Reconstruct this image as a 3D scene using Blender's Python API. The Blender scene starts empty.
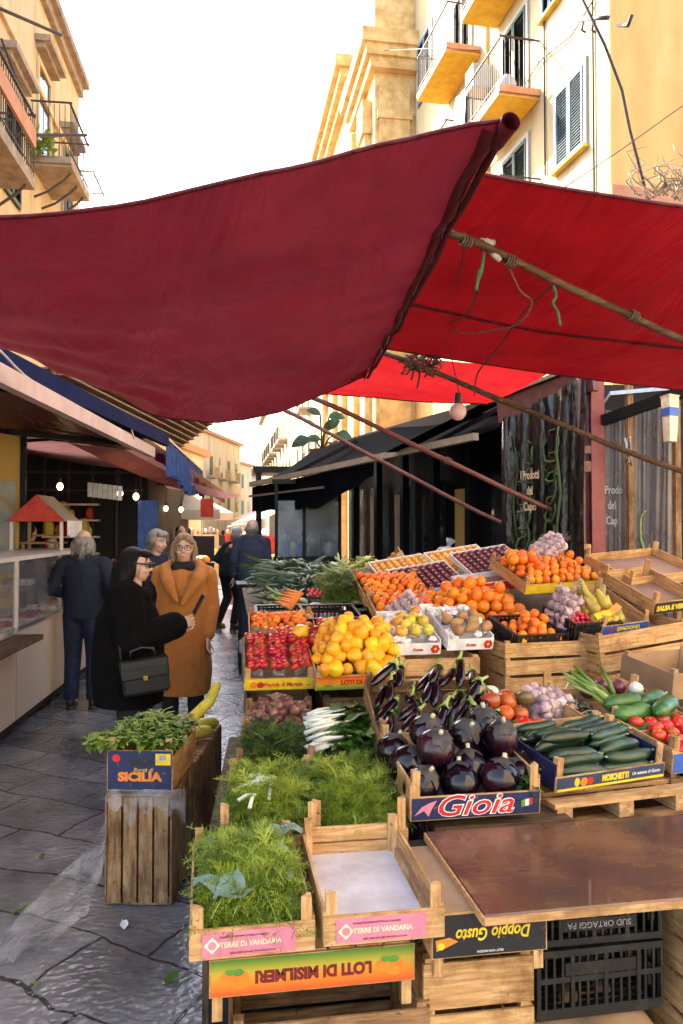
import bpy, math, random
from mathutils import Vector, Matrix, Euler, noise
random.seed(7)
PI = math.pi
R = math.radians
C = bpy.context.scene.collection
SC = bpy.context.scene

# ------------------------------------------------------------------ camera frame
CAM_H, YAW, PIT, FPX = 1.68, R(9), R(1.23), 770.0
def at(px, py, d):
    """a point d metres in front of the photographer, seen at a pixel"""
    cx = (px - 341.5) / FPX; cy = (511.5 - py) / FPX
    fw = math.cos(PIT) - cy * math.sin(PIT); up = math.sin(PIT) + cy * math.cos(PIT)
    return Vector((d * (cx * math.cos(YAW) + fw * math.sin(YAW)),
                   d * (-cx * math.sin(YAW) + fw * math.cos(YAW)), CAM_H + d * up))
def T(x, y=None, z=None):
    return Matrix.Translation(Vector(x) if y is None else Vector((x, y, z)))
def RX(a): return Matrix.Rotation(a, 4, 'X')
def RY(a): return Matrix.Rotation(a, 4, 'Y')
def RZ(a): return Matrix.Rotation(a, 4, 'Z')
def S(x, y=None, z=None):
    return Matrix.Diagonal((x, x if y is None else y, x if z is None else z, 1))
def U(a, b): return random.uniform(a, b)

# ------------------------------------------------------------------ mesh builder
class MB:
    def __init__(s): s.v = []; s.f = []; s.m = []; s.X = None
    def add(s, vs, fs, m=0):
        o = len(s.v)
        if s.X is not None: vs = [s.X @ Vector(p) for p in vs]
        s.v.extend([tuple(p) for p in vs])
        for f in fs: s.f.append(tuple(i + o for i in f)); s.m.append(m)
        return s
    def box(s, x0, x1, y0, y1, z0, z1, m=0, M=None):
        vs = [Vector(p) for p in ((x0,y0,z0),(x1,y0,z0),(x1,y1,z0),(x0,y1,z0),(x0,y0,z1),(x1,y0,z1),(x1,y1,z1),(x0,y1,z1))]
        if M is not None: vs = [M @ p for p in vs]
        return s.add(vs, [(0,3,2,1),(4,5,6,7),(0,1,5,4),(1,2,6,5),(2,3,7,6),(3,0,4,7)], m)
    def cbox(s, x0, x1, y0, y1, z0, z1, c=.004, m=0, M=None):
        """box with chamfered edges"""
        xs=(x0,x1); ys=(y0,y1); zs=(z0,z1); vs=[]; idx={}
        for i in (0,1):
            for j in (0,1):
                for k in (0,1):
                    ix=c if i==0 else -c; iy=c if j==0 else -c; iz=c if k==0 else -c
                    for a,p in (('x',(xs[i],ys[j]+iy,zs[k]+iz)),('y',(xs[i]+ix,ys[j],zs[k]+iz)),('z',(xs[i]+ix,ys[j]+iy,zs[k]))):
                        idx[(i,j,k,a)]=len(vs); vs.append(Vector(p))
        fs=[]
        for i in (0,1):
            q=[idx[(i,j,k,'x')] for j,k in ((0,0),(1,0),(1,1),(0,1))]; fs.append(q if i else q[::-1])
            q=[idx[(j,i,k,'y')] for j,k in ((0,0),(1,0),(1,1),(0,1))]; fs.append(q[::-1] if i else q)
            q=[idx[(j,k,i,'z')] for j,k in ((0,0),(1,0),(1,1),(0,1))]; fs.append(q if i else q[::-1])
        for i in (0,1):
            for j in (0,1):
                fs.append([idx[(i,j,0,'x')],idx[(i,j,1,'x')],idx[(i,j,1,'y')],idx[(i,j,0,'y')]])
                fs.append([idx[(i,0,j,'x')],idx[(i,1,j,'x')],idx[(i,1,j,'z')],idx[(i,0,j,'z')]])
                fs.append([idx[(0,i,j,'y')],idx[(1,i,j,'y')],idx[(1,i,j,'z')],idx[(0,i,j,'z')]])
        for i in (0,1):
            for j in (0,1):
                for k in (0,1): fs.append([idx[(i,j,k,a)] for a in 'xyz'])
        if M is not None: vs=[M@p for p in vs]
        return s.add(vs, fs, m)
    def bar(s, a, b, w, h, m=0, up=(0,0,1)):
        a=Vector(a); b=Vector(b); d=b-a; L=d.length; d.normalize(); up=Vector(up)
        if abs(d.dot(up))>.98: up=Vector((0,1,0))
        r=d.cross(up).normalized(); u=r.cross(d)
        M=Matrix((( r.x,d.x,u.x,a.x),(r.y,d.y,u.y,a.y),(r.z,d.z,u.z,a.z),(0,0,0,1)))
        return s.box(-w/2,w/2,0,L,-h/2,h/2,m,M)
    def tube(s, pts, rad, n=8, m=0, cap=True):
        pts=[Vector(p) for p in pts]
        if not hasattr(rad,'__len__'): rad=[rad]*len(pts)
        vs=[]; fs=[]; pu=None
        for i,p in enumerate(pts):
            t=(pts[min(i+1,len(pts)-1)]-pts[max(i-1,0)]).normalized()
            if pu is None: pu=t.orthogonal().normalized()
            r=(pu-t*pu.dot(t))
            if r.length<1e-6: r=t.orthogonal()
            r.normalize(); pu=r; q=t.cross(r)
            for k in range(n):
                a=2*PI*k/n; vs.append(p+(r*math.cos(a)+q*math.sin(a))*rad[i])
        for i in range(len(pts)-1):
            for k in range(n):
                fs.append((i*n+k,i*n+(k+1)%n,(i+1)*n+(k+1)%n,(i+1)*n+k))
        if cap:
            fs.append(tuple(range(n))[::-1]); fs.append(tuple(range((len(pts)-1)*n,len(pts)*n)))
        return s.add(vs,fs,m)
    def lathe(s, prof, n=14, m=0, M=None, rib=0, nr=0):
        vs=[];fs=[]
        for r,z in prof:
            for k in range(n):
                a=2*PI*k/n; rr=r*(1+rib*math.cos(nr*a)); vs.append(Vector((rr*math.cos(a),rr*math.sin(a),z)))
        for i in range(len(prof)-1):
            for k in range(n): fs.append((i*n+k,i*n+(k+1)%n,(i+1)*n+(k+1)%n,(i+1)*n+k))
        fs.append(tuple(range(n))[::-1]); fs.append(tuple(range((len(prof)-1)*n,len(prof)*n)))
        if M is not None: vs=[M@p for p in vs]
        return s.add(vs,fs,m)
    def ell(s, c, r, m=0, nu=14, nv=9, M=None, jit=0, seed=0):
        if not hasattr(r,'__len__'): r=(r,r,r)
        vs=[Vector((0,0,-r[2]))]; fs=[]
        for j in range(1,nv):
            b=-PI/2+PI*j/nv
            for k in range(nu):
                a=2*PI*k/nu; vs.append(Vector((r[0]*math.cos(b)*math.cos(a),r[1]*math.cos(b)*math.sin(a),r[2]*math.sin(b))))
        vs.append(Vector((0,0,r[2])))
        if jit:
            for p in vs:
                q=p.normalized()*1.7+Vector((seed,seed*2,0)); p*=1+jit*noise.noise(q)
        for k in range(nu): fs.append((0,1+(k+1)%nu,1+k))
        for j in range(nv-2):
            for k in range(nu):
                a=1+j*nu; fs.append((a+k,a+(k+1)%nu,a+nu+(k+1)%nu,a+nu+k))
        a=1+(nv-2)*nu; t=len(vs)-1
        for k in range(nu): fs.append((a+k,a+(k+1)%nu,t))
        X=T(c) if M is None else T(c)@M
        return s.add([X@p for p in vs],fs,m)
    def limb(s, pts, rad, n=12):
        """tapered limb with round joints, to be merged by a voxel remesh"""
        pts=[Vector(p) for p in pts]
        for i in range(len(pts)-1):
            s.tube([pts[i],pts[i+1]],[rad[i],rad[i+1]],n)
        for p,r in zip(pts,rad): s.ell(p,r*1.0,nu=12,nv=8)
        return s
    def loft(s, rings, n=20, m=0):
        """rings: (z, rx, ry, cx, cy)"""
        vs=[];fs=[]
        for z,rx,ry,cx,cy in rings:
            for k in range(n):
                a=2*PI*k/n; vs.append(Vector((cx+rx*math.cos(a),cy+ry*math.sin(a),z)))
        for i in range(len(rings)-1):
            for k in range(n): fs.append((i*n+k,i*n+(k+1)%n,(i+1)*n+(k+1)%n,(i+1)*n+k))
        fs.append(tuple(range(n))[::-1]); fs.append(tuple(range((len(rings)-1)*n,len(rings)*n)))
        return s.add(vs,fs,m)
    def grid(s, fn, nu, nv, m=0):
        vs=[fn(i/nu,j/nv) for j in range(nv+1) for i in range(nu+1)]
        fs=[(j*(nu+1)+i,j*(nu+1)+i+1,(j+1)*(nu+1)+i+1,(j+1)*(nu+1)+i) for j in range(nv) for i in range(nu)]
        return s.add(vs,fs,m)
    def leaf(s, base, d, up, L, W, curl=.3, m=0, n=4, wav=0):
        """a pointed leaf with a folded midrib and a curl"""
        base=Vector(base); d=Vector(d).normalized(); up=Vector(up)
        r=d.cross(up)
        if r.length<1e-4: r=d.orthogonal()
        r.normalize(); u=r.cross(d); vs=[];fs=[]
        ph=U(0,6)
        for i in range(n+1):
            t=i/n; w=W*.5*math.sin(PI*min(1,(t*.9+.08)))**.8 if i<n else W*.03
            p=base+d*(L*t)-u*(L*curl*t*t)
            wv=wav*math.sin(ph+t*9)*W
            vs+= [p+r*w+u*(w*.35+wv), p, p-r*w+u*(w*.35-wv)]
        for i in range(n):
            a=i*3; fs+=[(a,a+1,a+4,a+3),(a+1,a+2,a+5,a+4)]
        return s.add(vs,fs,m)
    def mesh(s, name, mats, smooth=True):
        me=bpy.data.meshes.new(name); me.from_pydata(s.v,[],s.f)
        if not isinstance(mats,(list,tuple)): mats=[mats]
        for mt in mats: me.materials.append(MAT[mt] if isinstance(mt,str) else mt)
        me.polygons.foreach_set('material_index',s.m)
        me.polygons.foreach_set('use_smooth',[smooth]*len(s.f))
        me.update(); return me
    def build(s, name, mats, parent=None, smooth=False, M=None):
        return link(name, s.mesh(name,mats,smooth), parent, M)

def link(name, data, parent=None, M=None):
    o=bpy.data.objects.new(name,data); C.objects.link(o)
    if parent is not None: o.parent=parent
    if M is not None: o.matrix_local=M
    return o
def tag(o, label=None, cat=None, group=None, kind=None):
    if label: o['label']=label
    if cat: o['category']=cat
    if group: o['group']=group
    if kind: o['kind']=kind
    return o
def thing(name, label, cat, M=None, group=None):
    o=bpy.data.objects.new(name,None); C.objects.link(o); o.empty_display_size=.1
    if M is not None: o.matrix_world=M
    return tag(o,label,cat,group)
def remesh(mb, name, mat, parent=None, voxel=.008, smooth=6, M=None):
    """merge overlapping closed pieces into one continuous surface"""
    me=mb.mesh(name,mat,True); o=bpy.data.objects.new(name,me); C.objects.link(o)
    r=o.modifiers.new('r','REMESH'); r.mode='VOXEL'; r.voxel_size=voxel; r.use_smooth_shade=True
    sm=o.modifiers.new('s','SMOOTH'); sm.factor=.5; sm.iterations=smooth
    dg=bpy.context.evaluated_depsgraph_get()
    nm=bpy.data.meshes.new_from_object(o.evaluated_get(dg))
    bpy.data.objects.remove(o); bpy.data.meshes.remove(me)
    nm.name=name
    nm.materials.clear(); nm.materials.append(MAT[mat] if isinstance(mat,str) else mat)
    nm.polygons.foreach_set('material_index',[0]*len(nm.polygons))
    nm.polygons.foreach_set('use_smooth',[True]*len(nm.polygons)); nm.update()
    return link(name,nm,parent,M)
def text(name, body, size, mat, parent, M, ext=.0006, shear=0, bold=0, width=None, align='CENTER'):
    cu=bpy.data.curves.new(name,'FONT'); cu.body=body; cu.size=size; cu.extrude=ext; cu.shear=shear; cu.offset=bold
    cu.align_x=align; cu.align_y='CENTER'
    cu.resolution_u=3
    o=bpy.data.objects.new(name,cu); C.objects.link(o)
    dg=bpy.context.evaluated_depsgraph_get()
    me=bpy.data.meshes.new_from_object(o.evaluated_get(dg)); bpy.data.objects.remove(o); bpy.data.curves.remove(cu)
    if width:
        xs=[v.co.x for v in me.vertices]; k=width/max(1e-6,max(xs)-min(xs))
        for v in me.vertices: v.co.x*=k
    me.materials.clear(); me.materials.append(MAT[mat]); me.name=name
    return link(name,me,parent,M)

# ------------------------------------------------------------------ materials
MAT={}
def nodes(name):
    m=bpy.data.materials.new(name); m.use_nodes=True; MAT[name]=m
    nt=m.node_tree; nt.nodes.clear()
    out=nt.nodes.new('ShaderNodeOutputMaterial'); return m,nt,out
def N(nt,t,**k):
    n=nt.nodes.new(t)
    for a,b in k.items():
        if a in n.inputs: n.inputs[a].default_value=b
        else: setattr(n,a,b)
    return n
def coords(nt, scale=(1,1,1), rot=(0,0,0), kind='Object', rnd=True):
    tc=N(nt,'ShaderNodeTexCoord'); mp=N(nt,'ShaderNodeMapping'); mp.inputs['Scale'].default_value=scale; mp.inputs['Rotation'].default_value=rot
    nt.links.new(tc.outputs[kind],mp.inputs['Vector'])
    if rnd:
        oi=N(nt,'ShaderNodeObjectInfo'); mu=N(nt,'ShaderNodeMath',operation='MULTIPLY'); mu.inputs[1].default_value=37.0
        nt.links.new(oi.outputs['Random'],mu.inputs[0])
        cb=N(nt,'ShaderNodeCombineXYZ')
        for i in range(3): nt.links.new(mu.outputs[0],cb.inputs[i])
        nt.links.new(cb.outputs[0],mp.inputs['Location'])
    return mp.outputs[0]
def ramp(nt, fac, cols):
    r=N(nt,'ShaderNodeValToRGB'); e=r.color_ramp.elements
    while len(e)<len(cols): e.new(.5)
    for i,(p,c) in enumerate(cols): e[i].position=p; e[i].color=(*c,1)
    nt.links.new(fac,r.inputs[0]); return r.outputs[0]
def mixc(nt,fac,a,b,mode='MIX'):
    x=N(nt,'ShaderNodeMix',data_type='RGBA',blend_type=mode)
    if isinstance(fac,(int,float)): x.inputs[0].default_value=fac
    else: nt.links.new(fac,x.inputs[0])
    for i,c in ((6,a),(7,b)):
        if isinstance(c,tuple): x.inputs[i].default_value=(*c,1)
        else: nt.links.new(c,x.inputs[i])
    return x.outputs[2]
def mat(name, c1, c2=None, scale=8, rough=.6, bump=0, bscale=None, stretch=(1,1,1), spec=.5, metal=0, coat=0, sss=0, vary=.15, sheen=0, detail=4, c3=None, trans=0, lo=.35, hi=.65, kind='Object', emit=0, bdist=.004, rnd=True, rvar=0, hv=0):
    """two- or three-tone noise material with bump and a small tone change from object to object"""
    m,nt,out=nodes(name); c2=c2 or tuple(min(1,x*1.15) for x in c1)
    p=N(nt,'ShaderNodeBsdfPrincipled'); p.inputs['Roughness'].default_value=rough; p.inputs['Metallic'].default_value=metal
    p.inputs['Specular IOR Level'].default_value=spec; p.inputs['Coat Weight'].default_value=coat; p.inputs['Coat Roughness'].default_value=.12
    if sheen: p.inputs['Sheen Weight'].default_value=sheen
    v=coords(nt,stretch,kind=kind,rnd=rnd)
    nz=N(nt,'ShaderNodeTexNoise',Scale=scale,Detail=detail,Roughness=.6); nt.links.new(v,nz.inputs['Vector'])
    cols=[(lo,c1),(hi,c2)] if c3 is None else [(lo,c1),((lo+hi)/2,c3),(hi,c2)]
    col=ramp(nt,nz.outputs[0],cols)
    if vary:
        oi=N(nt,'ShaderNodeObjectInfo'); mr=N(nt,'ShaderNodeMapRange'); mr.inputs[3].default_value=1-vary; mr.inputs[4].default_value=1+vary
        nt.links.new(oi.outputs['Random'],mr.inputs[0])
        hs=N(nt,'ShaderNodeHueSaturation'); nt.links.new(mr.outputs[0],hs.inputs['Value'])
        if hv:
            fr=N(nt,'ShaderNodeMath',operation='MULTIPLY'); fr.inputs[1].default_value=17.31; nt.links.new(oi.outputs['Random'],fr.inputs[0]); f2=N(nt,'ShaderNodeMath',operation='FRACT'); nt.links.new(fr.outputs[0],f2.inputs[0])
            mh=N(nt,'ShaderNodeMapRange'); mh.inputs[3].default_value=.5-hv; mh.inputs[4].default_value=.5+hv; nt.links.new(f2.outputs[0],mh.inputs[0]); nt.links.new(mh.outputs[0],hs.inputs['Hue']); nt.links.new(col,hs.inputs['Color']); col=hs.outputs[0]
    nt.links.new(col,p.inputs['Base Color'])
    if rvar:
        mr2=N(nt,'ShaderNodeMapRange'); mr2.inputs[3].default_value=max(.03,rough-rvar); mr2.inputs[4].default_value=min(1,rough+rvar); nt.links.new(nz.outputs[0],mr2.inputs[0]); nt.links.new(mr2.outputs[0],p.inputs['Roughness'])
    if sss:
        p.inputs['Subsurface Weight'].default_value=sss; p.inputs['Subsurface Scale'].default_value=.01
    if bump:
        n2=N(nt,'ShaderNodeTexNoise',Scale=bscale or scale*4,Detail=3); nt.links.new(v,n2.inputs['Vector'])
        b=N(nt,'ShaderNodeBump',Strength=bump,Distance=bdist); nt.links.new(n2.outputs[0],b.inputs['Height']); nt.links.new(b.outputs[0],p.inputs['Normal'])
    sh=p.outputs[0]
    if trans:
        tr=N(nt,'ShaderNodeBsdfTranslucent'); nt.links.new(col,tr.inputs[0])
        mx=N(nt,'ShaderNodeMixShader'); mx.inputs[0].default_value=trans
        nt.links.new(sh,mx.inputs[1]); nt.links.new(tr.outputs[0],mx.inputs[2]); sh=mx.outputs[0]
    if emit:
        nt.links.new(col,p.inputs['Emission Color']); p.inputs['Emission Strength'].default_value=emit
    nt.links.new(sh,out.inputs[0]); return m
# --- woods
def wood(name,c1,c2,c3,stretch,rough=.7,vary=.18):
    m=mat(name,c1,c2,scale=6,rough=rough,bump=.6,bscale=30,stretch=stretch,vary=vary,detail=8,c3=c3,lo=.32,hi=.68,spec=.22,bdist=.003)
    nt=m.node_tree; p=[n for n in nt.nodes if n.type=='BSDF_PRINCIPLED'][0]; src=p.inputs['Base Color'].links[0].from_socket
    v=coords(nt,(5,5,5)); a=N(nt,'ShaderNodeTexNoise',Scale=1.1,Detail=8,Roughness=.7); nt.links.new(v,a.inputs['Vector'])
    b=N(nt,'ShaderNodeTexNoise',Scale=9,Detail=3); nt.links.new(v,b.inputs['Vector'])
    st=ramp(nt,a.outputs[0],[(.34,(.50,.44,.40)),(.52,(1,1,1)),(.75,(1.0,.96,.90))]); kn=ramp(nt,b.outputs[0],[(.27,(.45,.38,.33)),(.34,(1,1,1))])
    nt.links.new(mixc(nt,1.0,mixc(nt,1.0,src,st,'MULTIPLY'),kn,'MULTIPLY'),p.inputs['Base Color']); return m
for ax,st in (('x',(1.2,9,14)),('y',(9,1.2,14)),('z',(14,14,1.2))):
    wood('pale_wood_'+ax,(.40,.20,.075),(.70,.45,.22),(.56,.315,.13),st)
    wood('old_wood_'+ax,(.12,.060,.028),(.42,.245,.115),(.28,.15,.066),st,vary=.28)
    wood('dark_wood_'+ax,(.055,.032,.02),(.20,.115,.06),(.12,.07,.038),st,vary=.25)
mat('white_wood',(.62,.54,.44),(.74,.68,.6),scale=5,rough=.8,stretch=(2,8,8),bump=.2,vary=.06)
mat('paper_liner',(.52,.45,.41),(.70,.64,.61),scale=9,rough=.75,vary=.05,bump=.5,bscale=22,detail=8)
mat('cardboard',(.30,.175,.09),(.38,.23,.125),scale=7,rough=.85,bump=.2,bscale=60)
mat('brown_tray',(.23,.13,.085),(.30,.175,.12),scale=4,rough=.7,bump=.2)
# --- prints
def paint(name,c,rough=.5,vary=0,**k):
    m=mat(name,tuple(x*.82 for x in c),tuple(min(1,x*1.12) for x in c),scale=18,rough=rough,vary=vary,**k)
    nt=m.node_tree; p=[n for n in nt.nodes if n.type=='BSDF_PRINCIPLED'][0]; src=p.inputs['Base Color'].links[0].from_socket
    v=coords(nt,(1,1,1)); a=N(nt,'ShaderNodeTexNoise',Scale=38,Detail=8,Roughness=.75); nt.links.new(v,a.inputs['Vector'])
    f=ramp(nt,a.outputs[0],[(.60,(0,0,0)),(.70,(.55,.55,.55))]); nt.links.new(mixc(nt,f,src,(.36,.27,.18)),p.inputs['Base Color']); return m
paint('pink_print',(.62,.20,.27)); paint('cream_print',(.72,.62,.42)); paint('navy_print',(.012,.018,.07)); paint('black_print',(.012,.012,.014))
paint('yellow_print',(.82,.55,.03)); paint('red_print',(.62,.02,.02)); paint('white_print',(.8,.79,.76)); paint('orange_print',(.85,.23,.02))
paint('green_print',(.10,.30,.05)); paint('blue_print',(.03,.10,.38)); paint('grey_print',(.35,.35,.36)); paint('darkred_print',(.20,.012,.015)); paint('slate_print',(.03,.05,.10)); paint('rose_pale',(.72,.58,.40))
m,nt,out=nodes('persimmon_print')
p=N(nt,'ShaderNodeBsdfPrincipled',Roughness=.5); v=coords(nt,kind='Generated',rnd=False); sx=N(nt,'ShaderNodeSeparateXYZ'); nt.links.new(v,sx.inputs[0])
nt.links.new(ramp(nt,sx.outputs[2],[(.05,(.10,.25,.03)),(.35,(.52,.40,.04)),(.62,(.80,.25,.02)),(.95,(.72,.10,.015))]),p.inputs[0]); nt.links.new(p.outputs[0],out.inputs[0])
# --- produce
mat('orange_peel',(.80,.20,.008),(.90,.30,.015),scale=20,rough=.46,bump=.7,bscale=220,sss=.08,vary=0.16, hv=0.014,bdist=.001)
mat('mandarin_peel',(.82,.16,.006),(.9,.24,.012),scale=25,rough=.46,bump=.7,bscale=200,sss=.08,vary=0.18, hv=0.016,bdist=.001)
mat('persimmon_skin',(.84,.34,.007),(.93,.50,.025),scale=22,rough=.48,bump=.35,bscale=90,sss=.1,vary=0.16, hv=0.018)
mat('yellow_peel',(.80,.42,.02),(.85,.52,.04),scale=16,rough=.4,bump=.3,bscale=160,vary=.12,bdist=.001)
mat('strawberry_skin',(.34,.004,.008),(.58,.014,.014),scale=30,rough=.28,bump=.6,bscale=190,vary=0.25, hv=0.008,bdist=.0015)
mat('apple_skin',(.38,.012,.014),(.68,.10,.03),scale=9,rough=.25,vary=0.28, hv=0.02,c3=(.52,.03,.02))
mat('green_apple_skin',(.55,.42,.03),(.70,.25,.05),scale=9,rough=.28,vary=0.2, hv=0.03,c3=(.58,.48,.06))
mat('aubergine_skin',(.004,.0022,.004),(.010,.003,.006),scale=6,rough=.2,rvar=.12,coat=.15,vary=.3,spec=.4)
mat('aubergine_violet',(.006,.0025,.005),(.045,.005,.012),scale=5,rough=.2,rvar=.12,coat=.15,vary=.3,spec=.4,c3=(.014,.003,.007))
mat('aubergine_calyx',(.022,.017,.017),(.07,.055,.045),scale=25,rough=.7,bump=.4,vary=.15)
mat('calyx_green',(.20,.30,.06),(.38,.46,.14),scale=25,rough=.6,vary=.15)
mat('stem_pale',(.42,.38,.20),(.58,.52,.32),scale=20,rough=.6)
mat('cucumber_skin',(.008,.028,.012),(.035,.075,.028),scale=26,rough=.35,bump=.6,bscale=120,stretch=(.4,1,1),vary=0.28, hv=0.012,bdist=.002,lo=.42,hi=.75)
mat('courgette_skin',(.02,.085,.012),(.06,.17,.03),scale=24,rough=.3,stretch=(.4,1,1),bump=.3,vary=0.2, hv=0.012)
mat('gourd_skin',(.45,.40,.03),(.62,.56,.10),scale=30,rough=.45,vary=.1,bump=.3)
mat('tomato_red',(.60,.025,.012),(.75,.07,.02),scale=8,rough=.2,vary=0.18, hv=0.012)
mat('tomato_mixed',(.36,.10,.02),(.68,.14,.02),scale=8,rough=.22,vary=0.25, hv=0.03,c3=(.62,.09,.02))
mat('tomato_dark',(.09,.07,.02),(.38,.07,.03),scale=7,rough=.22,vary=.15,c3=(.16,.10,.025))
mat('onion_white',(.68,.62,.52),(.78,.74,.66),scale=12,rough=.4,vary=.06)
mat('onion_red',(.085,.012,.022),(.25,.06,.06),scale=12,rough=.35,vary=.25,c3=(.14,.03,.035))
mat('onion_brown',(.10,.03,.022),(.34,.16,.09),scale=14,rough=.4,vary=0.3, hv=0.02,c3=(.17,.06,.045))
mat('garlic_skin',(.36,.19,.20),(.70,.56,.52),scale=40,rough=.5,vary=0.2, hv=0.02,stretch=(1,1,.3))
mat('pear_skin',(.30,.26,.03),(.50,.36,.06),scale=14,rough=.45,vary=0.22, hv=0.02)
mat('plum_skin',(.07,.008,.016),(.20,.02,.03),scale=12,rough=.3,vary=0.3, hv=0.012)
mat('loquat_skin',(.60,.27,.04),(.74,.42,.09),scale=12,rough=.45,vary=0.2, hv=0.016)
mat('kiwi_skin',(.16,.085,.03),(.26,.15,.06),scale=40,rough=.8,vary=.15,bump=.3)
mat('potato_skin',(.34,.17,.06),(.46,.26,.10),scale=20,rough=.75,vary=0.2, hv=0.01)
mat('radish_skin',(.50,.01,.03),(.62,.05,.07),scale=14,rough=.3,vary=.2)
mat('carrot_skin',(.72,.17,.012),(.8,.24,.03),scale=20,rough=.5,vary=.1)
mat('fennel_bulb',(.62,.66,.42),(.78,.78,.64),scale=10,rough=.4,vary=.08)
mat('frond_green',(.075,.155,.011),(.31,.40,.04),scale=9,rough=.55,vary=.1,trans=.3,c3=(.10,.17,.02))
mat('frond_light',(.20,.31,.018),(.48,.54,.075),scale=10,rough=.55,vary=.1,trans=.3)
mat('frond_dark',(.014,.045,.010),(.055,.105,.022),scale=9,rough=.55,vary=.1,trans=.25)
mat('leaf_green',(.030,.095,.012),(.10,.21,.03),scale=14,rough=.42,vary=.2,trans=.3,bump=.4,bscale=60)
mat('leaf_bright',(.10,.21,.02),(.25,.36,.06),scale=14,rough=.42,vary=.2,trans=.35,bump=.3,bscale=60)
mat('leaf_dark',(.008,.026,.010),(.03,.065,.02),scale=14,rough=.5,vary=.2,trans=.2)
mat('leek_leaf',(.025,.065,.03),(.09,.14,.06),scale=14,rough=.5,vary=0.3, hv=0.01,trans=.15)
mat('cabbage_leaf',(.16,.26,.20),(.30,.40,.33),scale=14,rough=.5,vary=.15,trans=.2,bump=.4,bscale=40)
mat('stalk_white',(.66,.64,.50),(.80,.78,.68),scale=14,rough=.4,vary=.08)
mat('meat_red',(.22,.02,.02),(.48,.10,.09),scale=24,rough=.3,vary=.2)
# --- street, walls, cloth
mat('black_plastic',(.005,.005,.0055),(.010,.010,.0105),scale=30,rough=.45,vary=.1,bump=.2)
mat('dusty_plastic',(.006,.006,.006),(.045,.044,.038),scale=16,rough=.5,vary=.1,bump=.3,bscale=90,lo=.5,hi=.85)
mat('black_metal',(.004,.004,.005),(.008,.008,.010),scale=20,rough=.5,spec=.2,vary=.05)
mat('red_metal',(.16,.014,.026),(.22,.022,.034),scale=9,rough=.42,vary=.04,bump=.15)
mat('maroon_metal',(.10,.030,.026),(.17,.055,.045),scale=14,rough=.5,vary=.05)
mat('steel',(.30,.30,.31),(.42,.42,.43),scale=20,rough=.35,metal=.8,vary=.05)
mat('white_metal',(.62,.55,.48),(.70,.63,.56),scale=6,rough=.38,vary=.04)
mat('panel_beige',(.50,.39,.29),(.56,.45,.35),scale=2,rough=.35,vary=.03)
mat('stucco_cream',(.42,.30,.16),(.60,.46,.29),scale=1.1,rough=.9,bump=.4,bscale=30,vary=.0,detail=9,c3=(.53,.39,.23),stretch=(1.6,1.6,.5),rnd=False)
mat('stucco_white',(.34,.28,.16),(.47,.40,.25),scale=.9,rough=.9,bump=.3,bscale=30,vary=0,detail=9,c3=(.42,.35,.21),stretch=(2,2,.4),rnd=False)
mat('stucco_yellow',(.60,.36,.08),(.68,.45,.14),scale=.9,rough=.9,bump=.2,bscale=30,vary=0,detail=8,rnd=False)
mat('stucco_orange',(.52,.27,.09),(.68,.39,.15),scale=.8,rough=.9,bump=.3,bscale=30,vary=0,detail=9,c3=(.62,.33,.115),stretch=(1.5,1.5,.45),rnd=False)
mat('brick_band',(.38,.16,.09),(.46,.22,.13),scale=3,rough=.9,vary=0,rnd=False)
mat('church_stone',(.42,.26,.09),(.68,.47,.22),scale=2.2,rough=.9,bump=.6,bscale=20,vary=0,detail=9,c3=(.56,.37,.155),rnd=False)
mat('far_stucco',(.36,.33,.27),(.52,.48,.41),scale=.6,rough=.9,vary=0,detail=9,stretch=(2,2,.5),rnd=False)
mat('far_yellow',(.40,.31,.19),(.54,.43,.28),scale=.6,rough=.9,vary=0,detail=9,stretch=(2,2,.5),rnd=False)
mat('roof_tile',(.30,.15,.09),(.38,.21,.13),scale=6,rough=.9,vary=.1)
mat('balcony_yellow',(.58,.34,.02),(.74,.47,.05),scale=4,rough=.8,vary=0)
mat('balcony_stone',(.20,.15,.11),(.34,.26,.19),scale=5,rough=.9,vary=.1)
mat('terracotta_trim',(.50,.20,.09),(.58,.27,.14),scale=5,rough=.8,vary=0)
mat('shutter_teal',(.07,.15,.21),(.11,.21,.28),scale=8,rough=.6,vary=.1)
mat('shutter_green',(.018,.055,.04),(.03,.08,.06),scale=8,rough=.6,vary=.1)
mat('dark_glass',(.02,.022,.026),(.05,.055,.06),scale=3,rough=.08,vary=.1)
mat('railing_iron',(.018,.014,.014),(.05,.03,.025),scale=20,rough=.6,vary=.1)
mat('rail_white',(.30,.31,.32),(.42,.43,.44),scale=20,rough=.5,vary=0)
mat('black_canvas',(.0025,.003,.004),(.0055,.006,.008),scale=6,rough=.95,spec=.03,bump=.3,bscale=18,vary=.1)
mat('beige_bar',(.34,.25,.17),(.44,.34,.24),scale=8,rough=.6,vary=.05)
mat('blue_cloth',(.012,.045,.16),(.03,.09,.28),scale=10,rough=.7,bump=.4,bscale=14,vary=.1,trans=.25)
mat('blue_vinyl',(.004,.009,.042),(.007,.015,.062),scale=5,rough=.85,spec=.1,vary=.05,bump=.2)
mat('pink_bar',(.52,.34,.31),(.62,.45,.41),scale=6,rough=.5,vary=.05)
mat('pink_canvas',(.58,.24,.20),(.70,.33,.28),scale=4,rough=.7,vary=.05,trans=.55)
mat('reed',(.40,.27,.16),(.56,.40,.25),scale=5,rough=.8,vary=.1,trans=.45,stretch=(1,6,6))
mat('cream_canvas',(.55,.45,.32),(.66,.56,.42),scale=4,rough=.7,vary=.08,trans=.4)
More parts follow.
